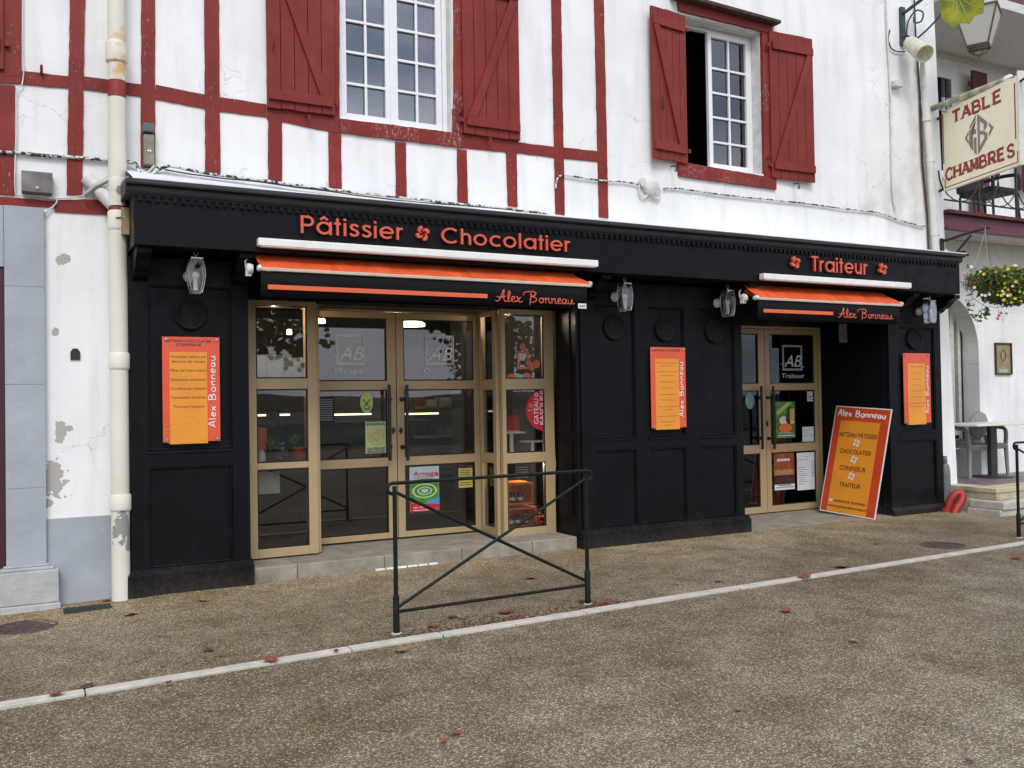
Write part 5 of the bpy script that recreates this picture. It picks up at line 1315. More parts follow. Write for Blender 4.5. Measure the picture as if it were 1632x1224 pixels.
# ================================================================== DOWNPIPES AND SMALL WALL FITTINGS
def P_(px, py, Y): q = at(px, py, Y); return q
dp = thing('downpipe', 'cream cast downpipe with rust stains at the left of the black shopfront', 'downpipe', (.66, 0, 0))
Yp = .0; r1, r2 = .057, .066
pts = [P_(193, 955, Yp), P_(193, 480, Yp), P_(193.5, 345, Yp)]
xb = pts[0].x
MB().tube([(xb, Yp, -.06), (xb+.0, Yp, 2.80)], r2, 24).build('pipe', 'downpipe_cream', dp)
MB().tube([(xb, Yp, 2.83), (xb, Yp, 2.96)], r2-.002, 24).build('pipe', 'pipe_red', dp)
MB().tube([(xb+.0, Yp+.0, 2.97), (xb+.003, Yp, 3.80)], r2*1.0, 24).build('pipe', 'downpipe_cream', dp)
zc = P_(193, 136, Yp).z
MB().tube([(xb+.003, Yp, 3.801), (xb+.004, Yp, 3.93)], r2-.001, 24).build('pipe', 'pipe_red', dp)
MB().tube([(xb+.004, Yp, 3.931), (xb+.01, Yp, 7.6)], r2*.98, 24).build('pipe', 'downpipe_cream', dp)
for y, hh, rr in ((800, .10, 1.16), (575, .10, 1.14), (352, .12, 1.12), (85, .13, 1.2), (296, .08, 1.06)):
    z = P_(193, y, Yp).z; MB().lathe([(r2*1.01, -.02), (r2*(rr-.02), -.01), (r2*rr, 0), (r2*rr, hh), (r2*1.01, hh+.012)], (xb+.002, Yp, z-hh/2), n=24).build('collar', 'downpipe_cream', dp, bevel=.002)
b = MB(); q0, q1 = P_(202, 333, -.03), P_(202, 380, -.03); b.box(q0.x-.045, -.09, q1.z+.02, q0.x+.03, -.06, q0.z); b.build('wood_packer', 'timber_raw', dp, bevel=.002)
MB().tube([P_(184, 346, -.08), P_(196, 345, -.085), P_(200, 346, -.085)], .006, 6).build('clip', 'dull_steel', dp)
b = MB(); b.tube([P_(138, 283, .07), P_(166, 312, .04), P_(190, 336, .01)], .052, 14); b.build('branch_pipe', 'aged_white', dp)
b = MB(); b.tube([P_(134, 312, .05), P_(152, 297, .0), P_(178, 284, -.02)], .022, 6, squash=((0, 1, 0), .35)); b.build('strap', 'dull_steel', dp)
d2_ = thing('downpipe', 'thin flaking white downpipe at the right corner of the house', 'downpipe', (10.05, .05, 3.2))
b = MB(); Yq = .05
pa = [(1478, 405), (1476, 300), (1474, 250), (1471, 190)]
b.tube([P_(1492, 408, Yq), P_(1484.5, 300, Yq), P_(1481, 240, Yq), P_(1474, 160, Yq)], .047, 16); b.build('pipe', 'downpipe_white', d2_)
b = MB(); b.tube([P_(1474, 160, Yq), P_(1470, 100, Yq), P_(1468, 92, .0)], .030, 12); b.build('pipe', 'downpipe_white', d2_)
for (x, y) in ((1482.5, 255), (1476.5, 190), (1490, 372)):
    p = P_(x, y, Yq); MB().lathe([(.056, -.03), (.056, .03)], p, n=16).build('collar', 'downpipe_white', d2_, bevel=.004)
MB().tube([P_(1456, -30, .09), P_(1459.5, 60, .09), P_(1466, 150, .09), P_(1470, 260, .09), P_(1478, 345, .09), P_(1480, 398, .1)], [.008, .010, .012, .014, .012, .010], 6).build('rust_seam', 'rust_dark', d2_)
def fit(name, lab, cat, b, mat, loc, **k): return tag(b.build(name, mat, loc=loc, **k), lab, cat)
q0, q1 = P_(34, 271, .04), P_(84, 309, .04)
jb = thing('junction_box', 'weathered grey junction box on the wall above the blue pilaster', 'junction box', ((q0.x+q1.x)/2, .06, q1.z))
MB().box(q0.x, .035, q1.z, q1.x, .117, q0.z).build('lid', 'box_grey', jb, bevel=.006); MB().lathe([(.012, 0), (.012, .008)], ((q0.x+q1.x)/2, .035, q1.z+.035), (0, -1, 0), 12).build('screw', 'dull_steel', jb)
q0, q1 = P_(228, 195, .03), P_(246, 211, .03)
eb = thing('fuse_box', 'narrow grey service fuse box with warning triangle on the timber post', 'fuse box', ((q0.x+q1.x)/2, .05, q1.z))
MB().box(q0.x, .02, q1.z, q1.x, .105, q0.z).build('cap', 'box_lid_grey', eb, bevel=.008)
g0, g1 = P_(229, 213, .035), P_(246.5, 263, .035); MB().box(g0.x, .032, g1.z, g1.x, .105, g0.z-.001).build('body', 'box_olive', eb, bevel=.006)
c = P_(238, 238, .031); MB().extr([(c.x-.024, .0315, c.z-.02), (c.x+.024, .0315, c.z-.02), (c.x, .0315, c.z+.026)], (0, -.001, 0)).build('triangle', 'print_black', eb)
MB().extr([(c.x-.019, .030, c.z-.017), (c.x+.019, .030, c.z-.017), (c.x, .030, c.z+.020)], (0, -.0008, 0)).build('triangle', 'paper_white', eb)
MB().extr([(c.x-.003, .0288, c.z+.01), (c.x-.006, .0288, c.z-.003), (c.x-.001, .0288, c.z-.002), (c.x-.002, .0288, c.z-.013), (c.x+.006, .0288, c.z+.002), (c.x+.001, .0288, c.z+.001), (c.x+.004, .0288, c.z+.01)], (0, -.0006, 0)).build('bolt', 'print_black', eb)
def cable(name, lab, pts, r, mat, Y=.095, wob=.006, step=3):
    P = spline([P_(x, y, yy[0] if yy else Y) for x, y, *yy in pts], step)
    P = [p+Vector((0, random.uniform(-.002, .002), random.uniform(-wob, wob)*.5)) for p in P]
    return tag(MB().tube(P, r, 6).build(name, mat, loc=P[0]), lab, 'cable')
cable('cable', 'flaking white and black cable sagging along the wall just above the black cornice', [(245, 270), (262, 264), (300, 270), (345, 279), (400, 285), (450, 292), (520, 301), (600, 311), (660, 317), (720, 324), (790, 331), (840, 337), (868, 341), (884, 346)], .012, 'cable_flaked', Y=.055)
cable('cable', 'thinner black cable running just below the flaking white one', [(262, 270), (330, 281), (420, 291), (500, 302), (600, 315), (700, 325), (780, 331), (860, 338)], .006, 'cable_black', Y=.05)
cable('cable', 'thick grey cable crossing the left wall to the downpipe', [(-40, 239), (30, 244), (105, 250), (150, 253), (185, 256), (212, 259, .05), (219, 266, .03), (222, 276, .0), (224, 286, -.06), (232, 290, -.12), (240, 286, -.08), (246, 275, .0), (256, 268, .06), (268, 265, .08)], .014, 'cable_flaked')
cable('cable', 'thin white cable looping down beside the fuse box to the cornice end', [(246, 264, .03), (238, 272, .03), (225, 278, .0), (208, 281, -.03), (200, 284, -.05), (197, 292, -.05), (198, 303, -.03)], .007, 'aged_white')
cable('cable', 'thin white cable from the junction box down the edge of the blue pilaster', [(60, 312), (78, 316), (90, 318), (88, 326), (74, 338), (70, 352), (71, 375), (71, 390), (60, 391), (30, 390), (6, 389)], .006, 'aged_white')
cable('cable', 'thin white cable clipped down the left red post', [(36, -20), (36, 45), (36, 92), (38, 110), (35, 135), (26, 145), (26, 200), (24, 260), (24, 300), (30, 311), (60, 313), (100, 316), (130, 312), (145, 305), (160, 294), (176, 285)], .005, 'aged_white')
cable('cable', 'grey cable from the second timber to the round white siren', [(886, 300), (887, 288), (896, 279), (920, 282), (955, 287), (985, 289), (1005, 291), (1022, 296)], .009, 'cable_flaked')
cable('cable', 'long grey cable from the white siren to the right corner', [(1058, 302), (1066, 299), (1100, 303), (1160, 311), (1215, 317), (1280, 324), (1340, 332), (1390, 337), (1410, 342), (1430, 350), (1455, 357), (1474, 361)], .010, 'cable_flaked')
cable('cable', 'cream cable clipped down the wall above the right corner', [(1411, -20), (1413, 30), (1415, 75), (1418, 120), (1420, 190), (1421, 250), (1423, 310), (1428, 335)], .011, 'aged_white')
cable('cable', 'black cable looping from the corner to the cream loudspeaker', [(1418, 48), (1416, 62), (1420, 76), (1430, 82), (1442, 82)], .008, 'cable_black')
c = P_(1041, 295, .04)
si = thing('siren', 'round white siren with looped cable on the plaster below the right window', 'siren', (c.x, .1, c.z))
MB().lathe([(.085, -.04), (.09, 0), (.085, .03), (.065, .045), (.03, .055)], (c.x, .075, c.z), (0, -1, 0), 26).build('housing', 'aged_white', si)
MB().lathe([(.05, 0), (.05, .02)], (c.x-.085, .10, c.z+.03), (0, -1, 0), 16).build('collar', 'aged_white', si)
b = MB(); b.tube(spline([(c.x-.14, .09, c.z+.0), (c.x-.135, .09, c.z-.09), (c.x-.08, .09, c.z-.125), (c.x-.03, .085, c.z-.085), (c.x, .08, c.z-.07), (c.x+.03, .085, c.z-.09), (c.x+.08, .09, c.z-.125), (c.x+.12, .09, c.z-.10), (c.x+.125, .09, c.z-.01)], 5), .011, 8); b.build('cable_loop', 'aged_white', si)
# cream horn loudspeaker under the bracket
c0, c1 = P_(1449, 68, .0), P_(1474, 86, -.28)
hs = thing('horn_loudspeaker', 'cream tube shaped loudspeaker below the lantern bracket', 'loudspeaker', tuple(c0))
ax = (c1-c0); Lh = ax.length
MB().lathe([(.075, 0), (.085, .02), (.098, Lh*.6), (.108, Lh), (.10, Lh+.002), (.092, Lh-.03), (.06, Lh-.06)], c0, ax, 26).build('horn', 'horn_beige', hs)
MB().tube([(c0.x-.02, .118, c0.z+.10), (c0.x, .03, c0.z+.10), c0+ax*.3+Vector((0, 0, .08))], .012, 6).build('yoke', 'iron_green', hs)
MB().box(P_(1425, 135, .06).x, .03, P_(1425, 137, .06).z, P_(1437, 135, .06).x, .118, P_(1425, 128, .06).z).build('pipe_stub', 'aged_white', house)

# ---- street lantern on its scrolled bracket
bp = P_(1438, 40, .10); X0 = bp.x
lt = thing('street_lantern', 'old four sided street lantern hanging from a scrolled iron bracket at the corner', 'street lantern', (X0, .1, bp.z))
zt_, zb3 = P_(1437, 12, .1).z, P_(1437, 72, .1).z
MB().box(X0-.035, .08, zb3, X0+.035, .117, zt_).build('wall_plate', 'iron_green', lt)
LX, LY = X0+.16, -.62; 
lc = at(1560, 88, LY); LX = lc.x; zB = lc.z
Z_arm = zt_-.08
dv = Vector((LX-X0, LY-.08, 0)); La = dv.length; dv.normalize()
def AP(s_, z): return Vector((X0, .08, z)) + dv*s_
b = MB(); b.tube([AP(0, Z_arm), AP(La+.25, Z_arm+.62)], .022, 8); b.build('arm', 'iron_green', lt)
b = MB(); b.tube(spline([AP(0, Z_arm-.38), AP(.15, Z_arm-.34), AP(.38, Z_arm-.15), AP(.62, Z_arm+.15), AP(.78, Z_arm+.48)], 5), .012, 8)
b.tube(spline([AP(.03, Z_arm-.30), AP(.05, Z_arm-.12), AP(.14, Z_arm+.0), AP(.22, Z_arm-.04), AP(.20, Z_arm-.14), AP(.12, Z_arm-.14), AP(.12, Z_arm-.07)], 5), .010, 8); b.build('scroll', 'iron_green', lt)
lt2 = rad(28)
def LP(u, v, z): return Vector((LX + u*math.cos(lt2)-v*math.sin(lt2), LY + u*math.sin(lt2)+v*math.cos(lt2), zB+z))
wb_, wt_, hh_ = .115, .225, .41; zf = .10
cb = [LP(s1_*wb_, s2_*wb_, zf) for s1_, s2_ in ((-1, -1), (1, -1), (1, 1), (-1, 1))]; ct = [LP(s1_*wt_, s2_*wt_, zf+hh_) for s1_, s2_ in ((-1, -1), (1, -1), (1, 1), (-1, 1))]
b = MB()
for i in range(4):
    b.tube([cb[i], ct[i]], .011, 6); b.tube([cb[i], cb[(i+1) % 4]], .012, 6); b.tube([ct[i], ct[(i+1) % 4]], .013, 6)
b.tube(spline([cb[0], LP(-.05, -.05, .02), LP(0, 0, 0), LP(.05, .05, .02), cb[2]], 4), .007, 6); b.tube(spline([cb[1], LP(.05, -.05, .02), LP(0, 0, 0), LP(-.05, .05, .02), cb[3]], 4), .007, 6); b.ball(LP(0, 0, -.01), .018, 8, 5)
b.tube([LP(-wb_, 0, zf), LP(wb_, 0, zf)], .006, 5); b.tube([LP(0, -wb_, zf), LP(0, wb_, zf)], .006, 5)
b.build('frame', 'lantern_brass', lt)
for i in range(4):
    j = (i+1) % 4; MB().extr([cb[i], cb[j], ct[j], ct[i]], (0, 0, .002)).build('pane', 'lantern_frost', lt)
tp = LP(0, 0, zf+hh_+.26); b = MB()
for i in range(4): j = (i+1) % 4; b.sheet([ct[i]+Vector((0, 0, .014)), ct[j]+Vector((0, 0, .014)), tp])
b.build('hood', 'teal_paint', lt)
MB().ball(LP(0, 0, zf+hh_*.55), (.05, .05, .08)).build('bulb', 'paper_white', lt)
MB().tube([tp-Vector((0, 0, .02)), AP(La, Z_arm+.62*La/(La+.25))], .014, 6).build('hanger', 'iron_green', lt)

# ================================================================== TABLE / CHAMBRES SIGN
sA = at(1501, 178, .02); 
dS = Vector((-.30, -.954, 0)).normalized()          # from the wall towards the street
z_top = at(1501, 178, .02).z; z_bot = at(1505, 305, .02).z
# length from the right edge of the panel
rr_ = ray(1621, 127); 
A_ = Matrix(((rr_.x, -dS.x), (rr_.y, -dS.y))); sol = A_.inverted() @ Vector((sA.x-CAM.x, sA.y-CAM.y)); Ls = sol[1]
sg = thing('hanging_sign', 'cream hanging sign reading TABLE CHAMBRES with a grey diamond monogram', 'sign', (sA.x, .1, z_bot))
nS = Vector((dS.y, -dS.x, 0)); nS = nS if nS.dot(CAM-sA) > 0 else -nS
Hs = z_top-z_bot
def SP(u, v, l=0): return Vector((sA.x, sA.y, z_bot)) + dS*(u*Ls) + Vector((0, 0, v*Hs)) + nS*l
MB().extr([SP(0, 0), SP(1, 0), SP(1, 1), SP(0, 1)], -nS*.05).build('panel', 'sign_cream', sg)
b = MB(); b.extr([SP(1, -.0, .004), SP(1, 1.05, .004), SP(1.012, 1.05, .004), SP(1.012, 0, .004)], -nS*.13); b.build('edge_frame', 'sign_edge', sg)
def sq(b, u0, v0, u1, v1, l=.0015): b.sheet([SP(u0, v0, l), SP(u1, v0, l), SP(u1, v1, l), SP(u0, v1, l)])
b = MB(); sq(b, .02, .03, .99, .042); sq(b, .02, .042, .032, .14); sq(b, .978, .042, .99, .16); sq(b, .005, .34, .02, .96); sq(b, .96, .30, .975, .93); b.build('border', 'sign_red', sg)
def seriftext(s, u0, u1, v0, v1):
    """engraved capitals: strokes with small serifs, cells of width 1"""
    G = {'T': [((0, 1), (1, 1), 1), ((.5, 1), (.5, 0), 1.3)], 'A': [((0, 0), (.5, 1), .9), ((.5, 1), (1, 0), 1.4), ((.2, .33), (.8, .33), .8)],
         'L': [((.1, 1), (.1, 0), 1.3), ((.1, 0), (.9, 0), 1)], 'E': [((.1, 1), (.1, 0), 1.3), ((.1, 1), (.85, 1), 1), ((.1, .52), (.75, .52), 1), ((.1, 0), (.9, 0), 1)],
         'H': [((.05, 1), (.05, 0), 1.3), ((.95, 1), (.95, 0), 1.3), ((.05, .52), (.95, .52), .9)], 'M': [((.0, 0), (.1, 1), .9), ((.1, 1), (.5, .15), 1.3), ((.5, .15), (.9, 1), .9), ((.9, 1), (1, 0), 1.3)],
         'B': [((.1, 1), (.1, 0), 1.3)], 'R': [((.1, 1), (.1, 0), 1.3), ((.45, .48), (.95, 0), 1.3)], 'C': [], 'S': []}
    CV = {'B': [[(.1, 1), (.6, 1), (.82, .88), (.82, .64), (.6, .53), (.1, .53)], [(.1, .53), (.65, .53), (.92, .4), (.92, .13), (.65, 0), (.1, 0)]], 'R': [[(.1, 1), (.6, 1), (.85, .86), (.85, .6), (.6, .48), (.1, .48)]],
          'C': [[(.93, .80), (.75, .98), (.45, 1.02), (.12, .82), (.02, .5), (.12, .18), (.45, -.02), (.78, .03), (.95, .22)]], 'S': [[(.85, .82), (.65, 1.0), (.35, 1.0), (.12, .82), (.2, .6), (.5, .5), (.8, .38), (.88, .16), (.65, -.01), (.3, 0), (.08, .2)]]}
    n = len(s); cw = (u1-u0)/n; tk = .034
    for i, ch in enumerate(s):
        b = MB()
        a = u0+i*cw+cw*.09; wd = cw*.80
        def Q(x, y, l=.002): return SP(a+x*wd, v0+y*(v1-v0), l)
        for k, (p, q, t_) in enumerate(G[ch]):
            P, Q2 = Q(*p), Q(*q); d = (Q2-P).normalized(); sd_ = nS.cross(d)*tk*t_*.5; lf = nS*(.0002*k)
            b.sheet([P-sd_+lf, Q2-sd_+lf, Q2+sd_+lf, P+sd_+lf])
            if abs(d.z) > .5:
                for E_ in (P, Q2):
                    if ch in 'TALEHMR' or E_ is P: b.sheet([E_+nS*.001-dS*tk*1.15-Vector((0, 0, tk*.18)), E_+nS*.001+dS*tk*1.15-Vector((0, 0, tk*.18)), E_+nS*.001+dS*tk*1.15+Vector((0, 0, tk*.18)), E_+nS*.001-dS*tk*1.15+Vector((0, 0, tk*.18))])
        for cv in CV.get(ch, []):
            b.tube(spline([Q(x, y) for x, y in cv], 3), tk*.52, 6, squash=(nS, .15))
        b.build('letter', 'sign_red', sg)
seriftext('TABLE', .14, .83, .80, .93); seriftext('CHAMBRES', .03, .965, .125, .255)
# grey monogram diamond
def mono(polys):
    cu, cv, sw_, sh_ = .485, .53, .27, .24
    for k, pl in enumerate(polys): MB().extr([SP(cu+x*sw_, cv+y*sh_, .001) for x, y in pl], nS*.004).build('monogram', 'sign_grey', sg)
mono([[(-.04, 1), (-.04, .80), (-.34, .42), (-.34, .55)], [(-.04, .72), (-.20, .50), (-.20, -.72), (-.34, -.52), (-.34, .32), (-.04, .70)], [(-.20, .30), (-.04, .30), (-.04, .08), (-.20, .08)], [(-.04, -.1), (-.04, -.98), (-.15, -.82), (-.15, -.1)],
      [(.04, 1), (.14, .88), (.14, -.88), (.04, -1)], [(.15, .86), (.50, .42), (.50, .2), (.34, .05), (.34, .2), (.36, .36), (.15, .62)], [(.15, .12), (.34, .04), (.50, -.12), (.50, -.40), (.15, -.86), (.15, -.62), (.36, -.32), (.36, -.16), (.15, -.05)],
      [(-.42, .32), (-.60, .05), (-.42, -.30), (-.42, -.14), (-.50, .03), (-.42, .18)], [(.58, .34), (.80, .02), (.58, -.32), (.58, -.16), (.68, .02), (.58, .2)], [(-.38, .36), (-.38, -.4), (-.36, -.42), (-.36, .38)]])
b = MB(); tA, tB = SP(-.20, 1.03, .12), SP(.90, 1.06, .12); 
tB = at(1604, 127, SP(.88, 1, .12).y); tA = at(1478, 176, SP(-.12, 1, .12).y)
b.tube([tA, tB], .036, 12); b.build('light_tube', 'tube_mossy', sg)
MB().lathe([(.045, 0), (.045, .06)], tB, (tB-tA), 16).build('tube_cap', 'pvc_white', sg)
b = MB(); b.tube([SP(.06, .97, 0), SP(.06, 1.02, .12)], .012, 6); b.tube([tB, SP(.97, 1.0, 0)], .014, 6); b.build('tube_bracket', 'dull_steel', sg)
b = MB(); b.tube([SP(-.16, .93, -.02), SP(.02, .96, -.02)], .018, 6); b.tube([SP(-.16, .02, -.02), SP(.02, .04, -.02)], .018, 6); b.tube([SP(1.01, .93, -.03), SP(1.3, 1.0, -.03)], .014, 6); b.build('wall_bracket', 'rust_dark', sg)

# ================================================================== THE HOUSE TO THE RIGHT
nb = thing('neighbouring_house', 'white house with maroon balcony beams and an arched window behind the terrace', 'house', (13, .9, .3))
TZ = .30; NYW = .74; XL = XC(1)+.0
LXa = 10.35
# lower wall with arched opening
jx = at(1563, 690, NYW).x; sp_z = at(1561, 560, NYW).z; top_z = at(1525, 470, NYW).z
oxl = jx-1.35; orad = (jx-oxl)/2; ocx = (jx+oxl)/2
b = MB(); pts = [(17, TZ-.3), (17, 3.55), (oxl-.6, 3.55), (oxl-.6, TZ-.3), (oxl, TZ-.3), (oxl, sp_z)]
arch = [(ocx-orad*math.cos(math.pi*k/20), sp_z+(top_z-sp_z)*math.sin(math.pi*k/20)) for k in range(1, 20)]
b.prism(pts+arch+[(jx, sp_z), (jx, TZ-.3)], NYW, NYW+.34); b.build('wall', 'white_plaster', nb)
b = MB(); b.box(oxl-.1, NYW+.345, TZ-.3, jx+.1, NYW+.5, TZ+.35); b.build('wall_below_window', 'white_plaster', nb)
winb = subempty('window', (ocx, NYW+.3, 1), nb)
wx = at(1533, 700, NYW+.26).x
b = MB(); frame_rect(b, oxl, TZ+.55, wx, top_z+.05, .07, NYW+.24, NYW+.30); b.box(wx-.22, NYW+.245, TZ+.55, wx-.14, NYW+.30, top_z); b.build('window_frame', 'aged_white', winb)
MB().box(wx-.008, NYW+.225, TZ+.5, wx+.012, NYW+.239, top_z).build('dark_edge', 'rubber_black', winb)
for i in range(5): 
    z0_ = TZ+.66+i*.34; MB().box(wx-.36, NYW+.255, z0_, wx-.235, NYW+.262, z0_+.30).build('pane', 'window_glass', winb)
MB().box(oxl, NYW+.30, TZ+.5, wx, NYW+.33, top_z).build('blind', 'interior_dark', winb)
MB().box(oxl, NYW+.10, TZ+.42, wx+.05, NYW+.34, TZ+.50).build('window_sill', 'terrace_stone', winb)
# balcony deck, its maroon beam, ceiling, upper wall
zbm0, zbm1 = at(1510, 366, .12).z, at(1508, 335, .12).z
BX0 = XC(3.6)+.012
b = MB(); b.box(BX0, .12, zbm0, 17, .16, zbm1-.045); b.box(BX0, .07, zbm0-.002, 17, .119, zbm0+.03); b.build('balcony_beam', 'maroon_beam', nb, bevel=.003)
MB().box(BX0, .05, zbm1-.044, 17, .17, zbm1).build('beam_flange', 'maroon_rust', nb, bevel=.003)
MB().box(BX0, .171, 3.555, 17, 1.3, 3.66).build('balcony_deck', 'ceiling_grey', nb)
UY = 1.3
b = MB(); b.box(BX0-.3, UY, 3.6, 17, UY+.3, 7.9); b.build('upper_wall', 'white_plaster', nb)
uz = at(1500, 84, UY).z
MB().box(BX0-.02, -.1, uz, 17, UY-.001, uz+.12).build('upper_ceiling', 'ceiling_grey', nb)
b = MB(); b.box(BX0, UY-.04, uz-.08, 17, UY-.002, uz-.001); b.build('cornice', 'ceiling_grey', nb)
p0, p1 = at(1588, -6, .0), at(1700, 52, .0)
b = MB(); b.prism([(p0.x, p0.z), (p1.x, p1.z), (p1.x, p1.z+.28), (p0.x, p0.z+.28)], -.02, .06); b.prism([(p0.x-.0, p0.z-.03), (p1.x, p1.z-.03), (p1.x, p1.z-.001), (p0.x, p0.z-.001)], -.06, .06); b.build('roof_beam', 'maroon_beam', nb)
p0, p1 = at(1500, 118, UY-.02), at(1519, 200, UY-.02)
w4 = subempty('window', tuple(p0), nb)
b = MB(); frame_rect(b, p0.x-.5, p1.z-.8, at(1521, 150, UY-.02).x, p0.z+.04, .10, UY-.05, UY-.003); b.build('window_frame', 'pvc_white', w4)
for a, c in ((1499.5, 1505.5), (1507.5, 1516)):
    MB().box(at(a, 150, UY-.03).x, UY-.035, p1.z-.7, at(c, 150, UY-.03).x, UY-.03, p0.z-.06).build('pane', 'window_glass', w4)
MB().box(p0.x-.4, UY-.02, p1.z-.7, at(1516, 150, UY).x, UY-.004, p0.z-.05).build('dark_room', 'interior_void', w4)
for (x0_, y0_, x1_, y1_) in ((1549, 112, 1573, 140), (1627, 130, 1650, 300)):
    p = at(x0_, y0_, UY-.15); q = at(x1_, y1_, UY-.15)
    sh5 = subempty('shutter', tuple(p), nb)
    for k in range(3):
        xa = p.x+(q.x-p.x)*k/3; MB().box(xa, UY-.16, p.z-1.7, xa+(q.x-p.x)/3-.004, UY-.13, p.z).build('board', 'maroon_shutter', sh5)
    MB().box(p.x-.05, UY-.15, q.z-.02, p.x-.001, UY-.12, q.z+.05).build('hinge', 'maroon_shutter', sh5)
p = at(1560, 300, UY-.12); b = MB(); b.box(p.x-.12, UY-.14, 3.7, p.x+.14, UY-.10, 4.4); b.box(p.x-.3, UY-.14, 3.75, p.x-.121, UY-.1, 3.9); b.build('maroon_shutter_foot', 'maroon_shutter', nb)
# balcony railing
rl = thing('balcony_railing', 'black wrought iron balcony railing with interlaced arcs above the maroon beam', 'railing', (12, .1, 3.76))
b = MB(); zr0 = zbm1+.13
b.tube([(BX0, .11, zr0), (15.5, .11, zr0)], .012, 6); b.build('lower_rail', 'iron_black', rl)
b = MB(); b.tube([(BX0, .11, zbm1+.98), (15.5, .11, zbm1+.98)], .018, 6); b.build('top_rail', 'iron_black', rl)
for k in range(8):
    x = BX0+.78*(k+1)-.1
    MB().box(x-.014, .10, zbm1, x+.014, .125, zbm1+.98).build('post', 'iron_black', rl)
    for s_g in (0, .39):
        b = MB(); c_ = x-.39-s_g+.39
        b.tube([(c_-.39+.39*(1-math.cos(a*.3142)) - 0, .105+.004*(s_g > 0), zr0+.36-.36*math.sin(a*.3142)) for a in range(11)], .008, 6); b.build('arc', 'iron_black', rl)
    MB().ball((x-.39, .11, zr0+.42), (.05, .02, .05), 10, 6).build('rosette', 'iron_black', rl)
# balcony chair
bc = thing('balcony_chair', 'dark woven armchair on the balcony behind the hanging sign', 'chair', (12.2, .55, 3.66))
p = at(1578, 290, .5); cxx = p.x; sz_ = at(1578, 312, .5).z
MB().box(cxx-.26, .28, sz_, cxx+.26, .80, sz_+.08).build('seat', 'wicker_dark', bc, bevel=.02)
MB().box(cxx-.30, .74, sz_+.05, cxx+.22, .82, sz_+.55).build('backrest', 'wicker_dark', bc, bevel=.03)
for sx_ in (-1, 1):
    b = MB(); b.tube(spline([(cxx+sx_*.28, .78, sz_+.28), (cxx+sx_*.31, .5, sz_+.30), (cxx+sx_*.30, .28, sz_+.25), (cxx+sx_*.28, .27, sz_+.05)], 4), .026, 8); b.build('arm', 'wicker_dark', bc)
    for yy in (.29, .78): MB().tube([(cxx+sx_*.26, yy, sz_), (cxx+sx_*.29, yy-.03, 3.665)], .017, 8).build('leg', 'wicker_dark', bc)

# ---- terrace, steps
ter = thing('terrace', None, None, (12, 0, 0), kind='structure')
sc1 = at(1588, 779, -.33); # upper slab near corner
uc = atz(1588, 779, TZ); lc_ = atz(1600, 801, .155); gc = atz(1599, 826, -.02)
XE = 17
b = MB(); b.box(uc.x+.012, uc.y+.012, .16, XE, NYW, TZ-.055); b.build('terrace_riser', 'terrace_yellow', ter)
b = MB(); b.box(uc.x, uc.y, TZ-.054, XE, uc.y+.32, TZ); b.build('terrace_edge', 'terrace_yellow', ter, bevel=.006)
b = MB(); b.box(uc.x, uc.y+.322, TZ-.054, uc.x+.25, NYW-.002, TZ); b.build('terrace_edge', 'terrace_yellow', ter, bevel=.006)
tx = uc.x+.252; 
while tx < 14.5:
    ty = uc.y+.322
    while ty < NYW-.05:
        y1_ = min(ty+.245, NYW-.002); MB().box(tx, ty, TZ-.05, tx+.247, y1_-.003, TZ-.001+random.uniform(-.001, .001)).build('floor_tile', 'terrace_tile', ter); ty += .25
    tx += .25
for k in range(4):
    MB().box(lc_.x+k*1.4+(.002 if k else 0), lc_.y, .06, lc_.x+(k+1)*1.4, uc.y+.30, .155).build('step_stone', 'terrace_stone', ter, bevel=.012)
    MB().box(gc.x+.02+k*1.4, max(gc.y, lc_.y)+.02, -.10, gc.x+(k+1)*1.4+.015, uc.y+.3, .058).build('step_stone', 'terrace_stone', ter, bevel=.008)
MB().box(lc_.x+.05, uc.y+.301, -.1, XE, NYW, .159).build('terrace_base', 'terrace_stone', ter)
MB().box(XC(0)-.25, .43, -.1, uc.x+.05, NYW+.1, TZ-.1).build('terrace_base', 'terrace_stone', ter)
MB().box(XC(.3)+.01, .0, -.1, uc.x-.002, NYW+.02, TZ-.002).build('terrace_edge', 'terrace_stone', ter, bevel=.008)
# bistro table and chair
tc_ = atz(1583, 760, TZ); ttop = at(1583, 675, tc_.y).z
tb = thing('bistro_table', 'bistro table with white top and dark square pedestal on the terrace', 'table', (tc_.x, tc_.y, TZ))
xa = at(1552, 672, tc_.y-.3).x
MB().box(xa, tc_.y-.35, ttop-.015, xa+1.25, tc_.y+.30, ttop+.015).build('tabletop', 'table_white', tb, bevel=.006)
MB().box(tc_.x-.075, tc_.y-.03, TZ+.02, tc_.x+.06, tc_.y+.03, ttop-.016).build('pedestal', 'pedestal_dark', tb, bevel=.004)
MB().lathe([(.27, 0), (.26, .012), (.08, .022)], (tc_.x, tc_.y, TZ+.001), n=30).build('foot_plate', 'pedestal_dark', tb)
cc = atz(1548, 758, TZ)
ch = thing('terrace_chair', 'pale grey plastic armchair with oval back behind the bistro table', 'chair', (cc.x, cc.y+.1, TZ))
cy_ = tc_.y+.04; xl, xr_ = at(1545, 720, cy_).x, at(1603, 720, cy_).x; xm_ = (xl+xr_)/2-.02; zse = at(1570, 710, cy_).z
b = MB(); b.box(xl+.01, cy_-.02, zse-.03, xr_-.01, cy_+.27, zse+.02); b.box(xl+.01, cy_-.022, zse-.055, xr_-.01, cy_, zse-.031); b.build('seat', 'plastic_grey', ch, bevel=.012)
bcx = at(1561, 680, cy_+.25).x; zc1, zc0 = at(1561, 656, cy_+.25).z, at(1561, 701, cy_+.25).z
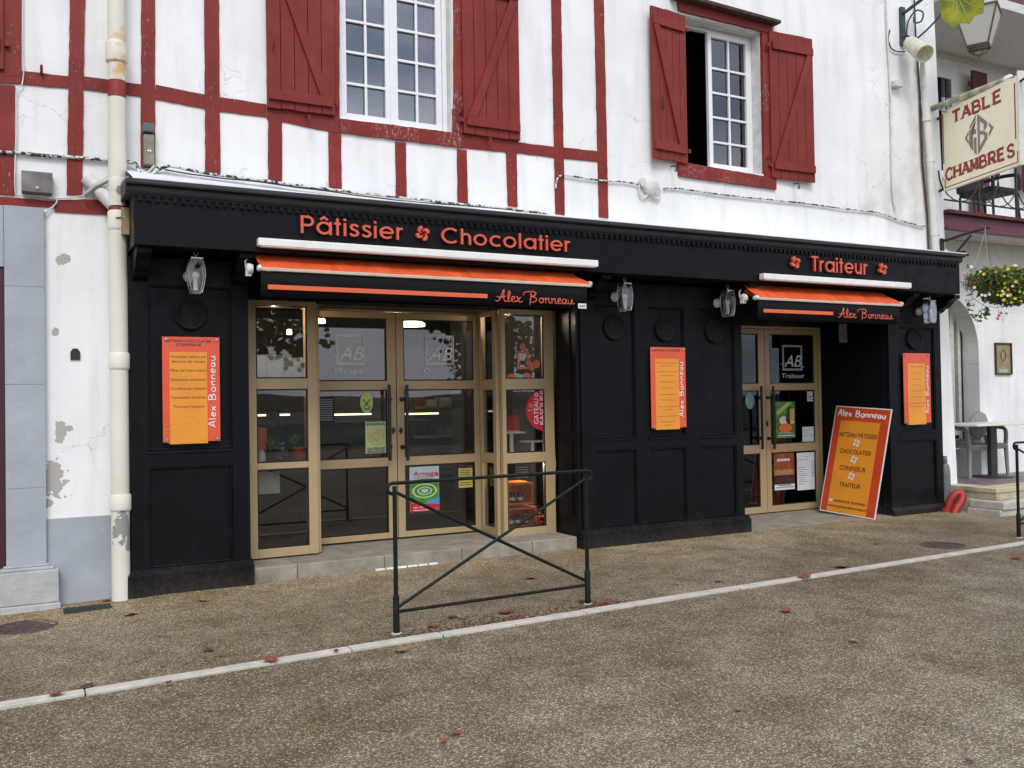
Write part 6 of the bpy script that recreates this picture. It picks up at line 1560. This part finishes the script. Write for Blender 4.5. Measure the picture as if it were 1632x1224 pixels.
b = MB(); b.lathe([(.0, 0), ((zc1-zc0)/2*.9, .0), ((zc1-zc0)/2, .006), ((zc1-zc0)/2, .02), ((zc1-zc0)/2*.9, .03), (0, .03)], (bcx, cy_+.25, (zc0+zc1)/2), (0, 1, .08), 30, sx=1.02); b.build('backrest', 'plastic_grey', ch)
for sx_, xx in ((-1, xl), (1, xr_)):
    b = MB(); b.tube(spline([(xx+sx_*.02-sx_*.04, cy_+.24, zse+.26), (xx+sx_*.03, cy_+.15, zse+.24), (xx+sx_*.03, cy_+.02, zse+.20), (xx, cy_, zse+.0)], 4), .028, 8); b.build('armrest', 'plastic_grey', ch)
    for yy, sp in ((cy_, 0), (cy_+.24, .02)): MB().tube([(xx, yy, zse-.01), (xx+sx_*.02, yy-.01+sp, TZ+.002)], [.030, .023], 8).build('leg', 'plastic_grey', ch)
    MB().tube([(xx-sx_*.03, cy_+.25, zse), (bcx+sx_*.13, cy_+.255, zc0+.06)], .02, 8).build('back_post', 'plastic_grey', ch)
# framed picture
q0, q1 = at(1586, 546, NYW-.02), at(1613.5, 597, NYW-.02)
pf_ = thing('framed_picture', 'small brown framed faded print on the white terrace wall', 'picture', ((q0.x+q1.x)/2, NYW-.02, q1.z))
b = MB(); frame_rect(b, q0.x, q1.z, q1.x, q0.z, .022, NYW-.03, NYW-.002); b.build('frame', 'frame_brown', pf_, bevel=.003)
MB().box(q0.x+.022, NYW-.012, q1.z+.022, q1.x-.022, NYW-.004, q0.z-.022).build('print', 'aged_print', pf_)
cxp, czp = (q0.x+q1.x)/2, (q0.z+q1.z)/2; b = MB(); b.tube([(cxp+.055*math.cos(a*.4), NYW-.0135, czp+.05+.075*math.sin(a*.4)) for a in range(16)], .006, 4, closed=True); b.build('oval', 'frame_brown', pf_)
MB().box(cxp-.085, NYW-.0135, q1.z+.035, cxp+.085, NYW-.0122, q1.z+.075).build('caption', 'frost_cream', pf_)
# gas bottle and red hoop at the foot of the corner
g0, g1 = at(1515, 797, .03), at(1508, 745, .03)
gb = thing('pipe_shoe', 'grey capped pipe stub standing between the black pier and the terrace step', 'pipe', (g0.x, .0, 0))
gx = at(1513, 780, .0).x; zt3 = at(1508, 726, .0).z
MB().lathe([(.055, -.05), (.065, .05), (.062, zt3-.2), (.05, zt3-.12), (.03, zt3-.10)], (gx-.035, .03, 0), n=20).build('pipe', 'gas_grey', gb)
MB().lathe([(.028, 0), (.033, .03), (.026, .09), (.018, .095)], (gx-.035, .03, zt3-.10), n=16).build('cap', 'box_lid_grey', gb)
hp_ = lambda x, y, Y: at(x, y, Y)
b = MB(); b.tube(spline([Vector((hp_(1509, 816, -.08).x, -.08, -.04)), hp_(1514, 799, -.10), hp_(1521, 789, -.13), hp_(1529, 785, -.16), hp_(1534, 790, -.19), hp_(1531, 801, -.20), hp_(1524, 811, -.20), Vector((hp_(1519, 818, -.20).x, -.20, -.05))], 6), .046, 16)
hoop = thing('guard_hoop', 'thick red bent tube guarding the corner at the foot of the right pier', 'guard hoop', (g0.x, -.15, 0)); b.build('tube', 'hoop_red', hoop)
b = MB(); f0 = hp_(1509, 816, -.08); b.lathe([(.066, -.04), (.066, .045)], (f0.x, -.08, 0), n=18); b.build('socket', 'hoop_red', hoop, bevel=.004)

# ================================================================== HANGING BASKET
hb_ = thing('flower_bracket', 'black iron bracket with a curled foot carrying the flower basket', 'bracket', (10.3, .05, 3.2))
w0 = at(1501, 384, .10); XB = w0.x
tip = at(1577, 362, -.30)
z_a = w0.z
b = MB(); b.tube([(XB, .10, z_a), (XB+.01, .05, z_a+.0), tuple(at(1550, 369, -.16)), tuple(tip)], .017, 8); b.build('arm', 'iron_black', hb_)
b = MB(); b.tube([tuple(at(1518, 410, .02)), tuple(at(1548, 374, -.16))], .014, 8); b.box(XB-.02, .085, at(1501, 410, .1).z, XB+.03, .117, z_a+.03); b.build('strut', 'iron_black', hb_)
c = at(1508, 404, .05); b = MB(); b.tube([(c.x+.045*math.cos(a*.5)*(1-a*.05), .05, c.z+.05*math.sin(a*.5)*(1-a*.05)) for a in range(15)], .012, 6); b.build('scroll', 'print_white', hb_)
c = at(1534, 408, .0); MB().lathe([(.07, 0), (.08, .02), (.03, .035), (.05, .06)], (c.x, 0, c.z), n=16).build('lamp_cup', 'rust_dark', hb_)
bk = thing('hanging_basket', 'overflowing hanging basket with small yellow and white flowers', 'hanging basket', (tip.x, tip.y, 2.6))
hk = at(1570, 369, -.27); bcn = at(1592, 466, -.27)
b = MB()
for (x, y, yy) in ((1553, 425, -.27), (1596, 420, -.27), (1575, 425, -.5), (1580, 425, .0)):
    b.tube([tuple(hk), tuple(at(x, y, yy))], .0028, 4)
b.tube([tuple(at(1570, 361, -.27)), tuple(hk)], .006, 5); b.build('chain', 'dull_steel', bk)
MB().lathe([(.02, -.10), (.12, -.07), (.18, 0.04), (.19, .07)], (bcn.x-.12, -.27, bcn.z), n=22).build('basket', 'straw', bk)
rr = random.Random(5)
b = MB(); leafy(b, (bcn.x+.10, -.27, bcn.z+.15), (.56, .34, .17), 2000, .036, rr); leafy(b, (bcn.x+.16, -.32, bcn.z-.02), (.50, .30, .15), 1500, .034, rr)
for (x, y) in ((1560, 505), (1545, 485), (1572, 498)): leafy(b, tuple(at(x, y, -.3)), (.05, .05, .09), 26, .03, rr)
b.build('foliage', 'leaf_green', bk)
b = MB(); leafy(b, (bcn.x+.1, -.30, bcn.z+.16), (.57, .33, .18), 900, .028, rr); b.build('foliage', 'leaf_olive', bk)
b = MB()      # loose sprigs standing and hanging out of the basket
for i in range(90):
    a_ = rr.uniform(0, 6.28); s0 = Vector((bcn.x+.12+.5*math.cos(a_)*rr.random()**.5, -.27+.3*math.sin(a_), bcn.z+.10+rr.uniform(-.12, .16)))
    dr_ = Vector((math.cos(a_)*.6+rr.uniform(-.4, .4), math.sin(a_)*.5, rr.uniform(-.5, 1.0))).normalized()*rr.uniform(.07, .17)
    b.tube([s0, s0+dr_*.5+Vector((0, 0, .01)), s0+dr_], [.003, .002, .001], 3); leafy(b, tuple(s0+dr_), (.03, .03, .03), 5, .018, rr); leafy(b, tuple(s0+dr_*.5), (.03, .03, .03), 3, .02, rr)
b.build('sprigs', 'leaf_green', bk)
b = MB()
for (x, y) in ((1550, 455), (1543, 448), (1537, 460), (1590, 440), (1560, 450)):
    p = at(x, y, -.42)
    for k in range(7): b.tube([p+Vector((rr.uniform(-.08, .08), 0, rr.uniform(-.08, .02))), p+Vector((rr.uniform(-.03, .03), rr.uniform(-.05, .05), .09))], .003, 4)
b.build('dry_stems', 'straw', bk)
def blossom(px, py, mat, r, Y=-.52):
    c = at(px, py, Y); b = MB(); n = (CAM-c).normalized()+Vector((rr.uniform(-.4, .4), rr.uniform(-.3, .3), rr.uniform(-.1, .5))); n.normalize(); e = n.cross(Vector((0, 0, 1))).normalized(); g = n.cross(e)
    for k in range(5):
        a = k*1.2566; d = e*math.cos(a)+g*math.sin(a); s_ = n.cross(d); b.add([c, c+d*r*.6+s_*r*.4+n*.004, c+d*r, c+d*r*.6-s_*r*.4+n*.004], [(0, 1, 2, 3)])
    b.build('blossom', mat, bk)
for (x, y) in ((1537.5, 434.5), (1568, 437), (1562, 433), (1606.5, 429), (1622, 430), (1622, 435.5), (1631, 437), (1601, 440), (1587, 433), (1619, 448.5), (1601.5, 451.5), (1607, 448), (1622, 452), (1602, 458), (1607, 461.5), (1625, 464.5), (1618, 476), (1596, 471), (1628, 473), (1590, 470), (1632, 467), (1614, 455), (1628, 480), (1600, 478), (1610, 470), (1595, 425), (1615, 423), (1640, 440), (1650, 450), (1645, 470), (1636, 455), (1598, 464), (1612, 482)):
    blossom(x, y, 'petal_yellow', rr.uniform(.016, .026), rr.uniform(-.60, -.48))
for (x, y) in ((1548, 425), (1553, 458), (1565, 470), (1570.5, 471), (1577, 469), (1600, 468), (1614, 456), (1606, 471), (1619, 423)): blossom(x, y, 'petal_white', .021, -.54)
for (x, y) in ((1592, 503), (1590, 508), (1595, 499)): blossom(x, y, 'petal_pink', .022, -.45)
b = MB()
for (x0, y0, x1, y1) in ((1545, 470, 1575, 490), (1570, 480, 1556, 503), (1556, 503, 1546, 501), (1575, 488, 1600, 488), (1590, 485, 1592, 500), (1600, 487, 1612, 488)): b.tube([tuple(at(x0, y0, -.4)), tuple(at((x0+x1)/2, (y0+y1)/2+2, -.42)), tuple(at(x1, y1, -.4))], .0035, 4)
for (x, y) in ((1549, 502), (1556, 503), (1563, 502), (1572, 492), (1577, 500), (1571, 506), (1600, 488), (1612, 487), (1604, 500)): leafy(b, tuple(at(x, y, -.4)), (.02, .02, .02), 4, .028, rr)
b.build('trailing_stem', 'leaf_green', bk)

# ================================================================== BARRIERS
def barrier(lx, ly, rx, ry, lab):
    A, B = gr(lx, ly), gr(rx, ry); A.z, B.z = gz(A.x, A.y), gz(B.x, B.y)
    d = (B-A); L_ = d.length; d.normalize(); Hh = .965
    t_ = thing('street_barrier', lab, 'barrier', ((A.x+B.x)/2, (A.y+B.y)/2, 0))
    def Q(s_, z): return A + d*s_ + Vector((0, 0, z))
    for s_ in (0, L_):
        MB().tube([Q(s_, -.05), Q(s_, Hh-.02)], .0145, 12).build('post', 'barrier_green', t_)
        MB().tube([Q(s_, -.06), Q(s_, .235), Q(s_, .25)], [.021, .021, .016], 12).build('post_sleeve', 'barrier_green', t_)
    R_ = .034
    path = [Q(-.015+R_*math.cos(a), Hh-R_+R_*math.sin(a)) for a in [math.pi*1.55-k*math.pi*1.05/8 for k in range(9)]]+[Q(L_+.015+R_*math.cos(a), Hh-R_+R_*math.sin(a)) for a in [math.pi*.5-k*math.pi*1.25/8 for k in range(9)]]
    MB().tube(path, .0118, 10).build('handrail', 'barrier_green', t_)
    MB().tube([Q(0, .14), Q(L_, .14)], .0112, 10).build('lower_rail', 'barrier_green', t_)
    nn = Vector((-d.y, d.x, 0))*.012
    MB().tube([Q(.01, Hh-.06)+nn*.5, Q(L_-.01, .17)+nn*.5], .0112, 8).build('cross_bar', 'barrier_green', t_)
    MB().tube([Q(.01, .17)-nn*.5, Q(L_-.01, Hh-.06)-nn*.5], .0112, 8).build('cross_bar', 'barrier_green', t_)
    for s_ in (0, L_):
        c_ = Q(s_, 0); MB().lathe([(.036, -.02), (.034, .006), (.026, .008)], (c_.x, c_.y, c_.z), n=18).build('foot_collar', 'stone_base', t_)
barrier(632, 1010, 937, 963, 'dark green steel street barrier with crossed bars before the main entrance')
barrier(1624, 857, 1790, 834, 'dark green steel street barrier cut by the right edge of the picture')

# ================================================================== GROUND FITTINGS
def cover(px, py, rx, mat, lab, name='manhole_cover'):
    c = gr(px, py); z = gz(c.x, c.y)+.004
    t_ = thing(name, lab, 'manhole cover', (c.x, c.y, z))
    MB().lathe([(rx, -.03), (rx, .004), (rx-.02, .006), (rx-.02, .002)], (c.x, c.y, z), n=40).build('rim', mat, t_)
    b = MB(); b.lathe([(rx-.024, -.03), (rx-.024, .003)], (c.x, c.y, z), n=40)
    for i in range(-6, 7):
        for j in range(-6, 7):
            x, y = i*.045+(.022 if j % 2 else 0), j*.04
            if x*x+y*y < (rx-.04)**2: b.box(c.x+x-.014, c.y+y-.008, z+.003, c.x+x+.014, c.y+y+.008, z+.007)
    b.build('lid', mat, t_)
cover(40, 993, .205, 'cast_iron', 'rusty round manhole cover at the left edge of the pavement')
cover(1502, 869.5, .205, 'cast_iron', 'round manhole cover before the red guard hoop')
c = gr(140, 966); z = gz(c.x, c.y)
dg_ = thing('drain_grate', 'black rectangular drain grate at the foot of the downpipe', 'drain', (c.x, c.y, z))
MB().box(c.x-.16, c.y-.09, z-.03, c.x+.16, c.y+.08, z+.010).build('frame', 'grate_black', dg_, bevel=.004)
for k in range(7): MB().box(c.x-.14+k*.042, c.y-.07, z+.0105, c.x-.12+k*.042, c.y+.06, z+.016).build('bar', 'grate_black', dg_)
a, c = Vector((at(598, 903, -.04).x, -.04, .002)), Vector((at(700, 892, -.03).x, -.03, .002))
st = thing('metal_strip', 'slotted silver metal strip lying at the foot of the entrance step', 'metal strip', tuple((a+c)/2))
d = (c-a); L_ = d.length; d.normalize(); g = Vector((-d.y, d.x, 0))
for k in range(6):
    p, q = a+d*(L_*k/6+.005), a+d*(L_*(k+1)/6-.008)
    MB().extr([p+Vector((0, 0, .004)), q+Vector((0, 0, .004)), q+g*.016+Vector((0, 0, .020)), p+g*.016+Vector((0, 0, .020))], (0, .004, -.002)).build('blade', 'aged_white', st)
# fallen plane leaves, each on its own
LEAF = [(0, -.5), (.14, -.30), (.38, -.34), (.40, -.08), (.60, .10), (.40, .24), (.40, .48), (.16, .40), (0, .62), (-.16, .40), (-.40, .48), (-.40, .24), (-.60, .10), (-.40, -.08), (-.38, -.34), (-.14, -.30)]
def leafmesh(b, c, e, g, n, s_, curl=.18):
    ctr = c+n*.0
    vs = [ctr]+[c+e*(u*s_)+g*(v*s_)+n*(curl*s_*(u*u+v*v)+random.uniform(-.04, .08)*s_) for u, v in LEAF]
    b.add(vs, [(0, i+1, (i+1) % 16+1) for i in range(16)])
FL = [(325, 958, .12, 'dead_leaf_brown', 'pale brown leaf before the left black pier'), (210, 978, .13, 'dead_leaf_brown', 'pale brown leaf right of the black drain grate'), (170, 955, .08, 'dead_leaf_rust', 'rusty leaf caught behind the drain grate'),
 (90, 1110, .10, 'dead_leaf_rust', 'rusty leaf lying on the left end of the pale kerb strip'), (135, 1094, .11, 'dead_leaf_dark', 'dark leaf on the pavement just behind the kerb strip at left'), (268, 1092, .05, 'dead_leaf_dark', 'tiny dark leaf on the left part of the kerb strip'), (433, 1056, .12, 'dead_leaf_rust', 'dark red leaf lying across the kerb strip left of the barrier'),
 (333, 1038, .09, 'dead_leaf_dark', 'dark leaf on the pavement left of the barrier'), (535, 1042, .05, 'dead_leaf_dark', 'small dark leaf on the kerb strip close to the barrier'), (640, 1038, .11, 'dead_leaf_brown', 'brown leaf on the road below the left barrier post'), (845, 923, .11, 'dead_leaf_rust', 'orange leaf on the pavement seen through the barrier'),
 (805, 978, .12, 'dead_leaf_rust', 'rusty leaf under the lower rail of the barrier'), (720, 985, .10, 'dead_leaf_dark', 'dark leaf under the middle of the barrier'), (690, 1000, .09, 'dead_leaf_rust', 'reddish leaf just right of the left barrier post'), (930, 960, .10, 'dead_leaf_dark', 'dark leaf at the foot of the right barrier post'), (962, 962, .09, 'dead_leaf_rust', 'dark red leaf right of the right barrier post'),
 (583, 908, .08, 'dead_leaf_rust', 'small orange leaf at the left end of the metal strip'), (1252, 974, .12, 'dead_leaf_rust', 'dark red leaf alone on the road right of the barrier'), (1281, 922, .16, 'dead_leaf_rust', 'large rusty leaf touching the kerb strip right of the barrier'), (1343, 905, .16, 'dead_leaf_dark', 'dark curled leaf behind the kerb strip near the manhole'), (1620, 890, .13, 'dead_leaf_rust', 'rusty leaf on the road at the far right'),
 (708, 1182, .055, 'dead_leaf_rust', 'small dark red leaf on the near road'), (728, 1170, .065, 'dead_leaf_rust', 'second small dark red leaf on the near road, upper of the pair'), (1360, 1022, .07, 'dead_leaf_brown', 'small brown leaf beside the crack in the road'), (1178, 1132, .06, 'dead_leaf_brown', 'tiny brown leaf on the middle of the road'), (1145, 928, .07, 'dead_leaf_dark', 'little dark leaf on the pavement before the black piers'),
 (60, 992, .06, 'dead_leaf_brown', 'tan leaf scrap on the rusty manhole cover'), (1395, 868, .07, 'dead_leaf_dark', 'small dark leaf left of the right manhole cover'), (1545, 1216, .05, 'dead_leaf_dark', 'dark red leaf at the bottom right of the road')]
for (x, y, s_, mt, lab) in FL:
    c = gr(x, y); c.z = gz(c.x, c.y)+.008; a = random.uniform(0, 6.28); n = Vector((random.uniform(-.12, .12), random.uniform(-.12, .12), 1)).normalized()
    if 'kerb strip' in lab and 'behind' not in lab: c.z += .012
    e = Vector((math.cos(a), math.sin(a), 0)); e = (e-n*e.dot(n)).normalized(); g = n.cross(e)
    b = MB(); leafmesh(b, c, e, g, n, s_*.75, random.uniform(.0, .3)); b.tube([c-g*s_*.4, c-g*s_*.75+n*s_*.1], s_*.018, 4); tag(b.build('fallen_leaf', mt, loc=c), lab, 'leaf', 'fallen plane leaves on the ground')
# fine brown leaf crumbs gathered along the kerb and under the barrier
b = MB()
for i in range(900):
    if i < 620: x = random.choice((random.uniform(2.0, 3.9), random.gauss(3.65, .12), random.gauss(2.9, .35))); y = KY(x)+.105+abs(random.gauss(0, .085))
    else: x = random.uniform(-.5, 11); y = KY(x)+random.gauss(.1, .35)
    c = Vector((x, y, gz(x, y)+.007)); a = random.uniform(0, 6.28); e = Vector((math.cos(a), math.sin(a), 0)); g = Vector((-e.y, e.x, .2)); s_ = random.uniform(.005, .019)
    b.add([c-e*s_, c-g*s_*.6, c+e*s_, c+g*s_*.5], [(0, 1, 2, 3)])
tag(b.build('leaf_litter', 'litter_brown', kind='stuff'), 'brown leaf crumbs scattered along the kerb strip and under the barrier', 'leaf litter')

# ================================================================== PLANE TREE ACROSS THE PAVEMENT (its leaf hangs into view, its crown shows in the glass)
tr = thing('plane_tree', 'plane tree whose yellow green leaf hangs into the top right corner', 'tree', (9.4, -9.6, -.2))
b = MB(); b.tube(spline([(9.4, -9.6, -.3), (9.35, -9.55, 1.2), (9.45, -9.6, 2.6), (9.4, -9.6, 3.8)], 4), [.24]*4+[.21]*4+[.2]*4+[.17], 14); b.build('trunk', 'bark', tr)
ends = [(5.2, -6.6, 4.4), (6.5, -11.5, 5.6), (12.4, -10.8, 5.0), (9.0, -12.8, 6), (8.2, -8.2, 5.6), (11.5, -8.2, 5.2), (5.0, -9.4, 4.3)]
b = MB()
for e_ in ends:
    b.tube(spline([(9.4, -9.6, 3.5), tuple(Vector((9.4, -9.6, 3.7)).lerp(Vector(e_), .5)+Vector((0, 0, .5))), e_], 4), [.13, .12, .11, .10, .08, .07, .06, .05, .03][:9], 8)
b.build('branch', 'bark', tr)
rl_ = random.Random(11); b = MB()
def inview(p, m_=40):
    d = Vector(p)-CAM; z = d.dot(FX)
    if z < .1: return False
    u, v = CXP+FPX*d.dot(RX)/z, CYP-FPX*d.dot(UX)/z; return -m_ < u < 1632+m_ and -m_ < v < 1224+m_
for e_ in ends+[(7.5, -9, 3.4), (4.2, -8.8, 3.2), (9.5, -8.4, 3.3), (6.0, -10, 3.0)]:
    for k in range(230):
        c = Vector(e_)+Vector((rl_.gauss(0, .75), rl_.gauss(0, .7), rl_.gauss(-.1, .5)))
        if inview(c) or c.z < 3.3 or c.y > -7.0 and c.x < 4.8: continue
        n = Vector((rl_.uniform(-1, 1), rl_.uniform(-1, 1), rl_.uniform(-.3, 1))).normalized(); e = n.cross(Vector((0, 0, 1))).normalized(); g = n.cross(e); leafmesh(b, c, e, g, n, .13)
for (px, py, Y0, Yt, n_, rx_, rz_) in ((440, 520, .41, -9.2, 150, .42, .26), (470, 560, .41, -9.2, 70, .26, .22), (418, 545, .41, -9.2, 50, .16, .2), (735, 545, .85, -9.5, 120, .26, .26), (742, 585, .85, -9.5, 80, .20, .22), (715, 525, .85, -9.5, 40, .2, .10), (835, 535, .41, -9.5, 170, .40, .30), (850, 580, .41, -9.5, 60, .26, .2), (519, 545, .85, -9.2, 8, .08, .06)):
    q = at(px, py, 2*Y0-Yt)
    for k in range(n_):
        c = Vector((q.x+rl_.gauss(0, rx_*.75), Yt+rl_.gauss(0, .25), q.z+rl_.gauss(0, rz_*.75)))
        n = Vector((rl_.uniform(-.6, .6), rl_.uniform(.2, 1), rl_.uniform(-.3, .6))).normalized(); e = n.cross(Vector((0, 0, 1))).normalized(); g = n.cross(e); leafmesh(b, c, e, g, n, .12)
b.build('crown', 'leaf_olive', tr)
# the one leaf that hangs into view
lc3 = CAM + ray(1531, 6)*4.4
nl = (CAM-lc3).normalized()+Vector((.1, .0, .25)); nl.normalize(); el = nl.cross(Vector((0, 0, 1))).normalized()*-1; gl_ = nl.cross(el)
th_ = rad(200); e2 = el*math.cos(th_)+gl_*math.sin(th_); g2 = -el*math.sin(th_)+gl_*math.cos(th_)
BL = [(0, -.5), (.2, -.36), (.44, -.38), (.5, -.1), (.62, .14), (.5, .34), (.42, .56), (.2, .52), (0, .66), (-.2, .52), (-.42, .56), (-.5, .34), (-.62, .14), (-.5, -.1), (-.44, -.38), (-.2, -.36)]
vs = [lc3]+[lc3+e2*(u*.165)+g2*(v*.165)+nl*(.03*(u*u+v*v)) for u, v in BL]
b = MB(); b.add(vs, [(0, i+1, (i+1) % 16+1) for i in range(16)]); lfo = b.build('leaf', 'leaf_yellow', tr)
b = MB()
for u, v in ((0, .6), (.42, .40), (-.42, .40), (.52, .06), (-.52, .06), (.34, -.28), (-.34, -.28)):
    b.tube([lc3+g2*(-.30*.165)+nl*.004, lc3+e2*(u*.08)+g2*(v*.08)+nl*.006, lc3+e2*(u*.16)+g2*(v*.16)+nl*(.004+.03*(u*u+v*v))], [.0014, .001, .0005], 4)
b.build('vein', 'paper_pale_green', lfo)
b = MB(); b.tube([lc3-g2*.08, lc3-g2*.16+Vector((0, 0, .1)), lc3+Vector((.3, -.1, .75))], .004, 5); b.build('twig', 'bark', tr)
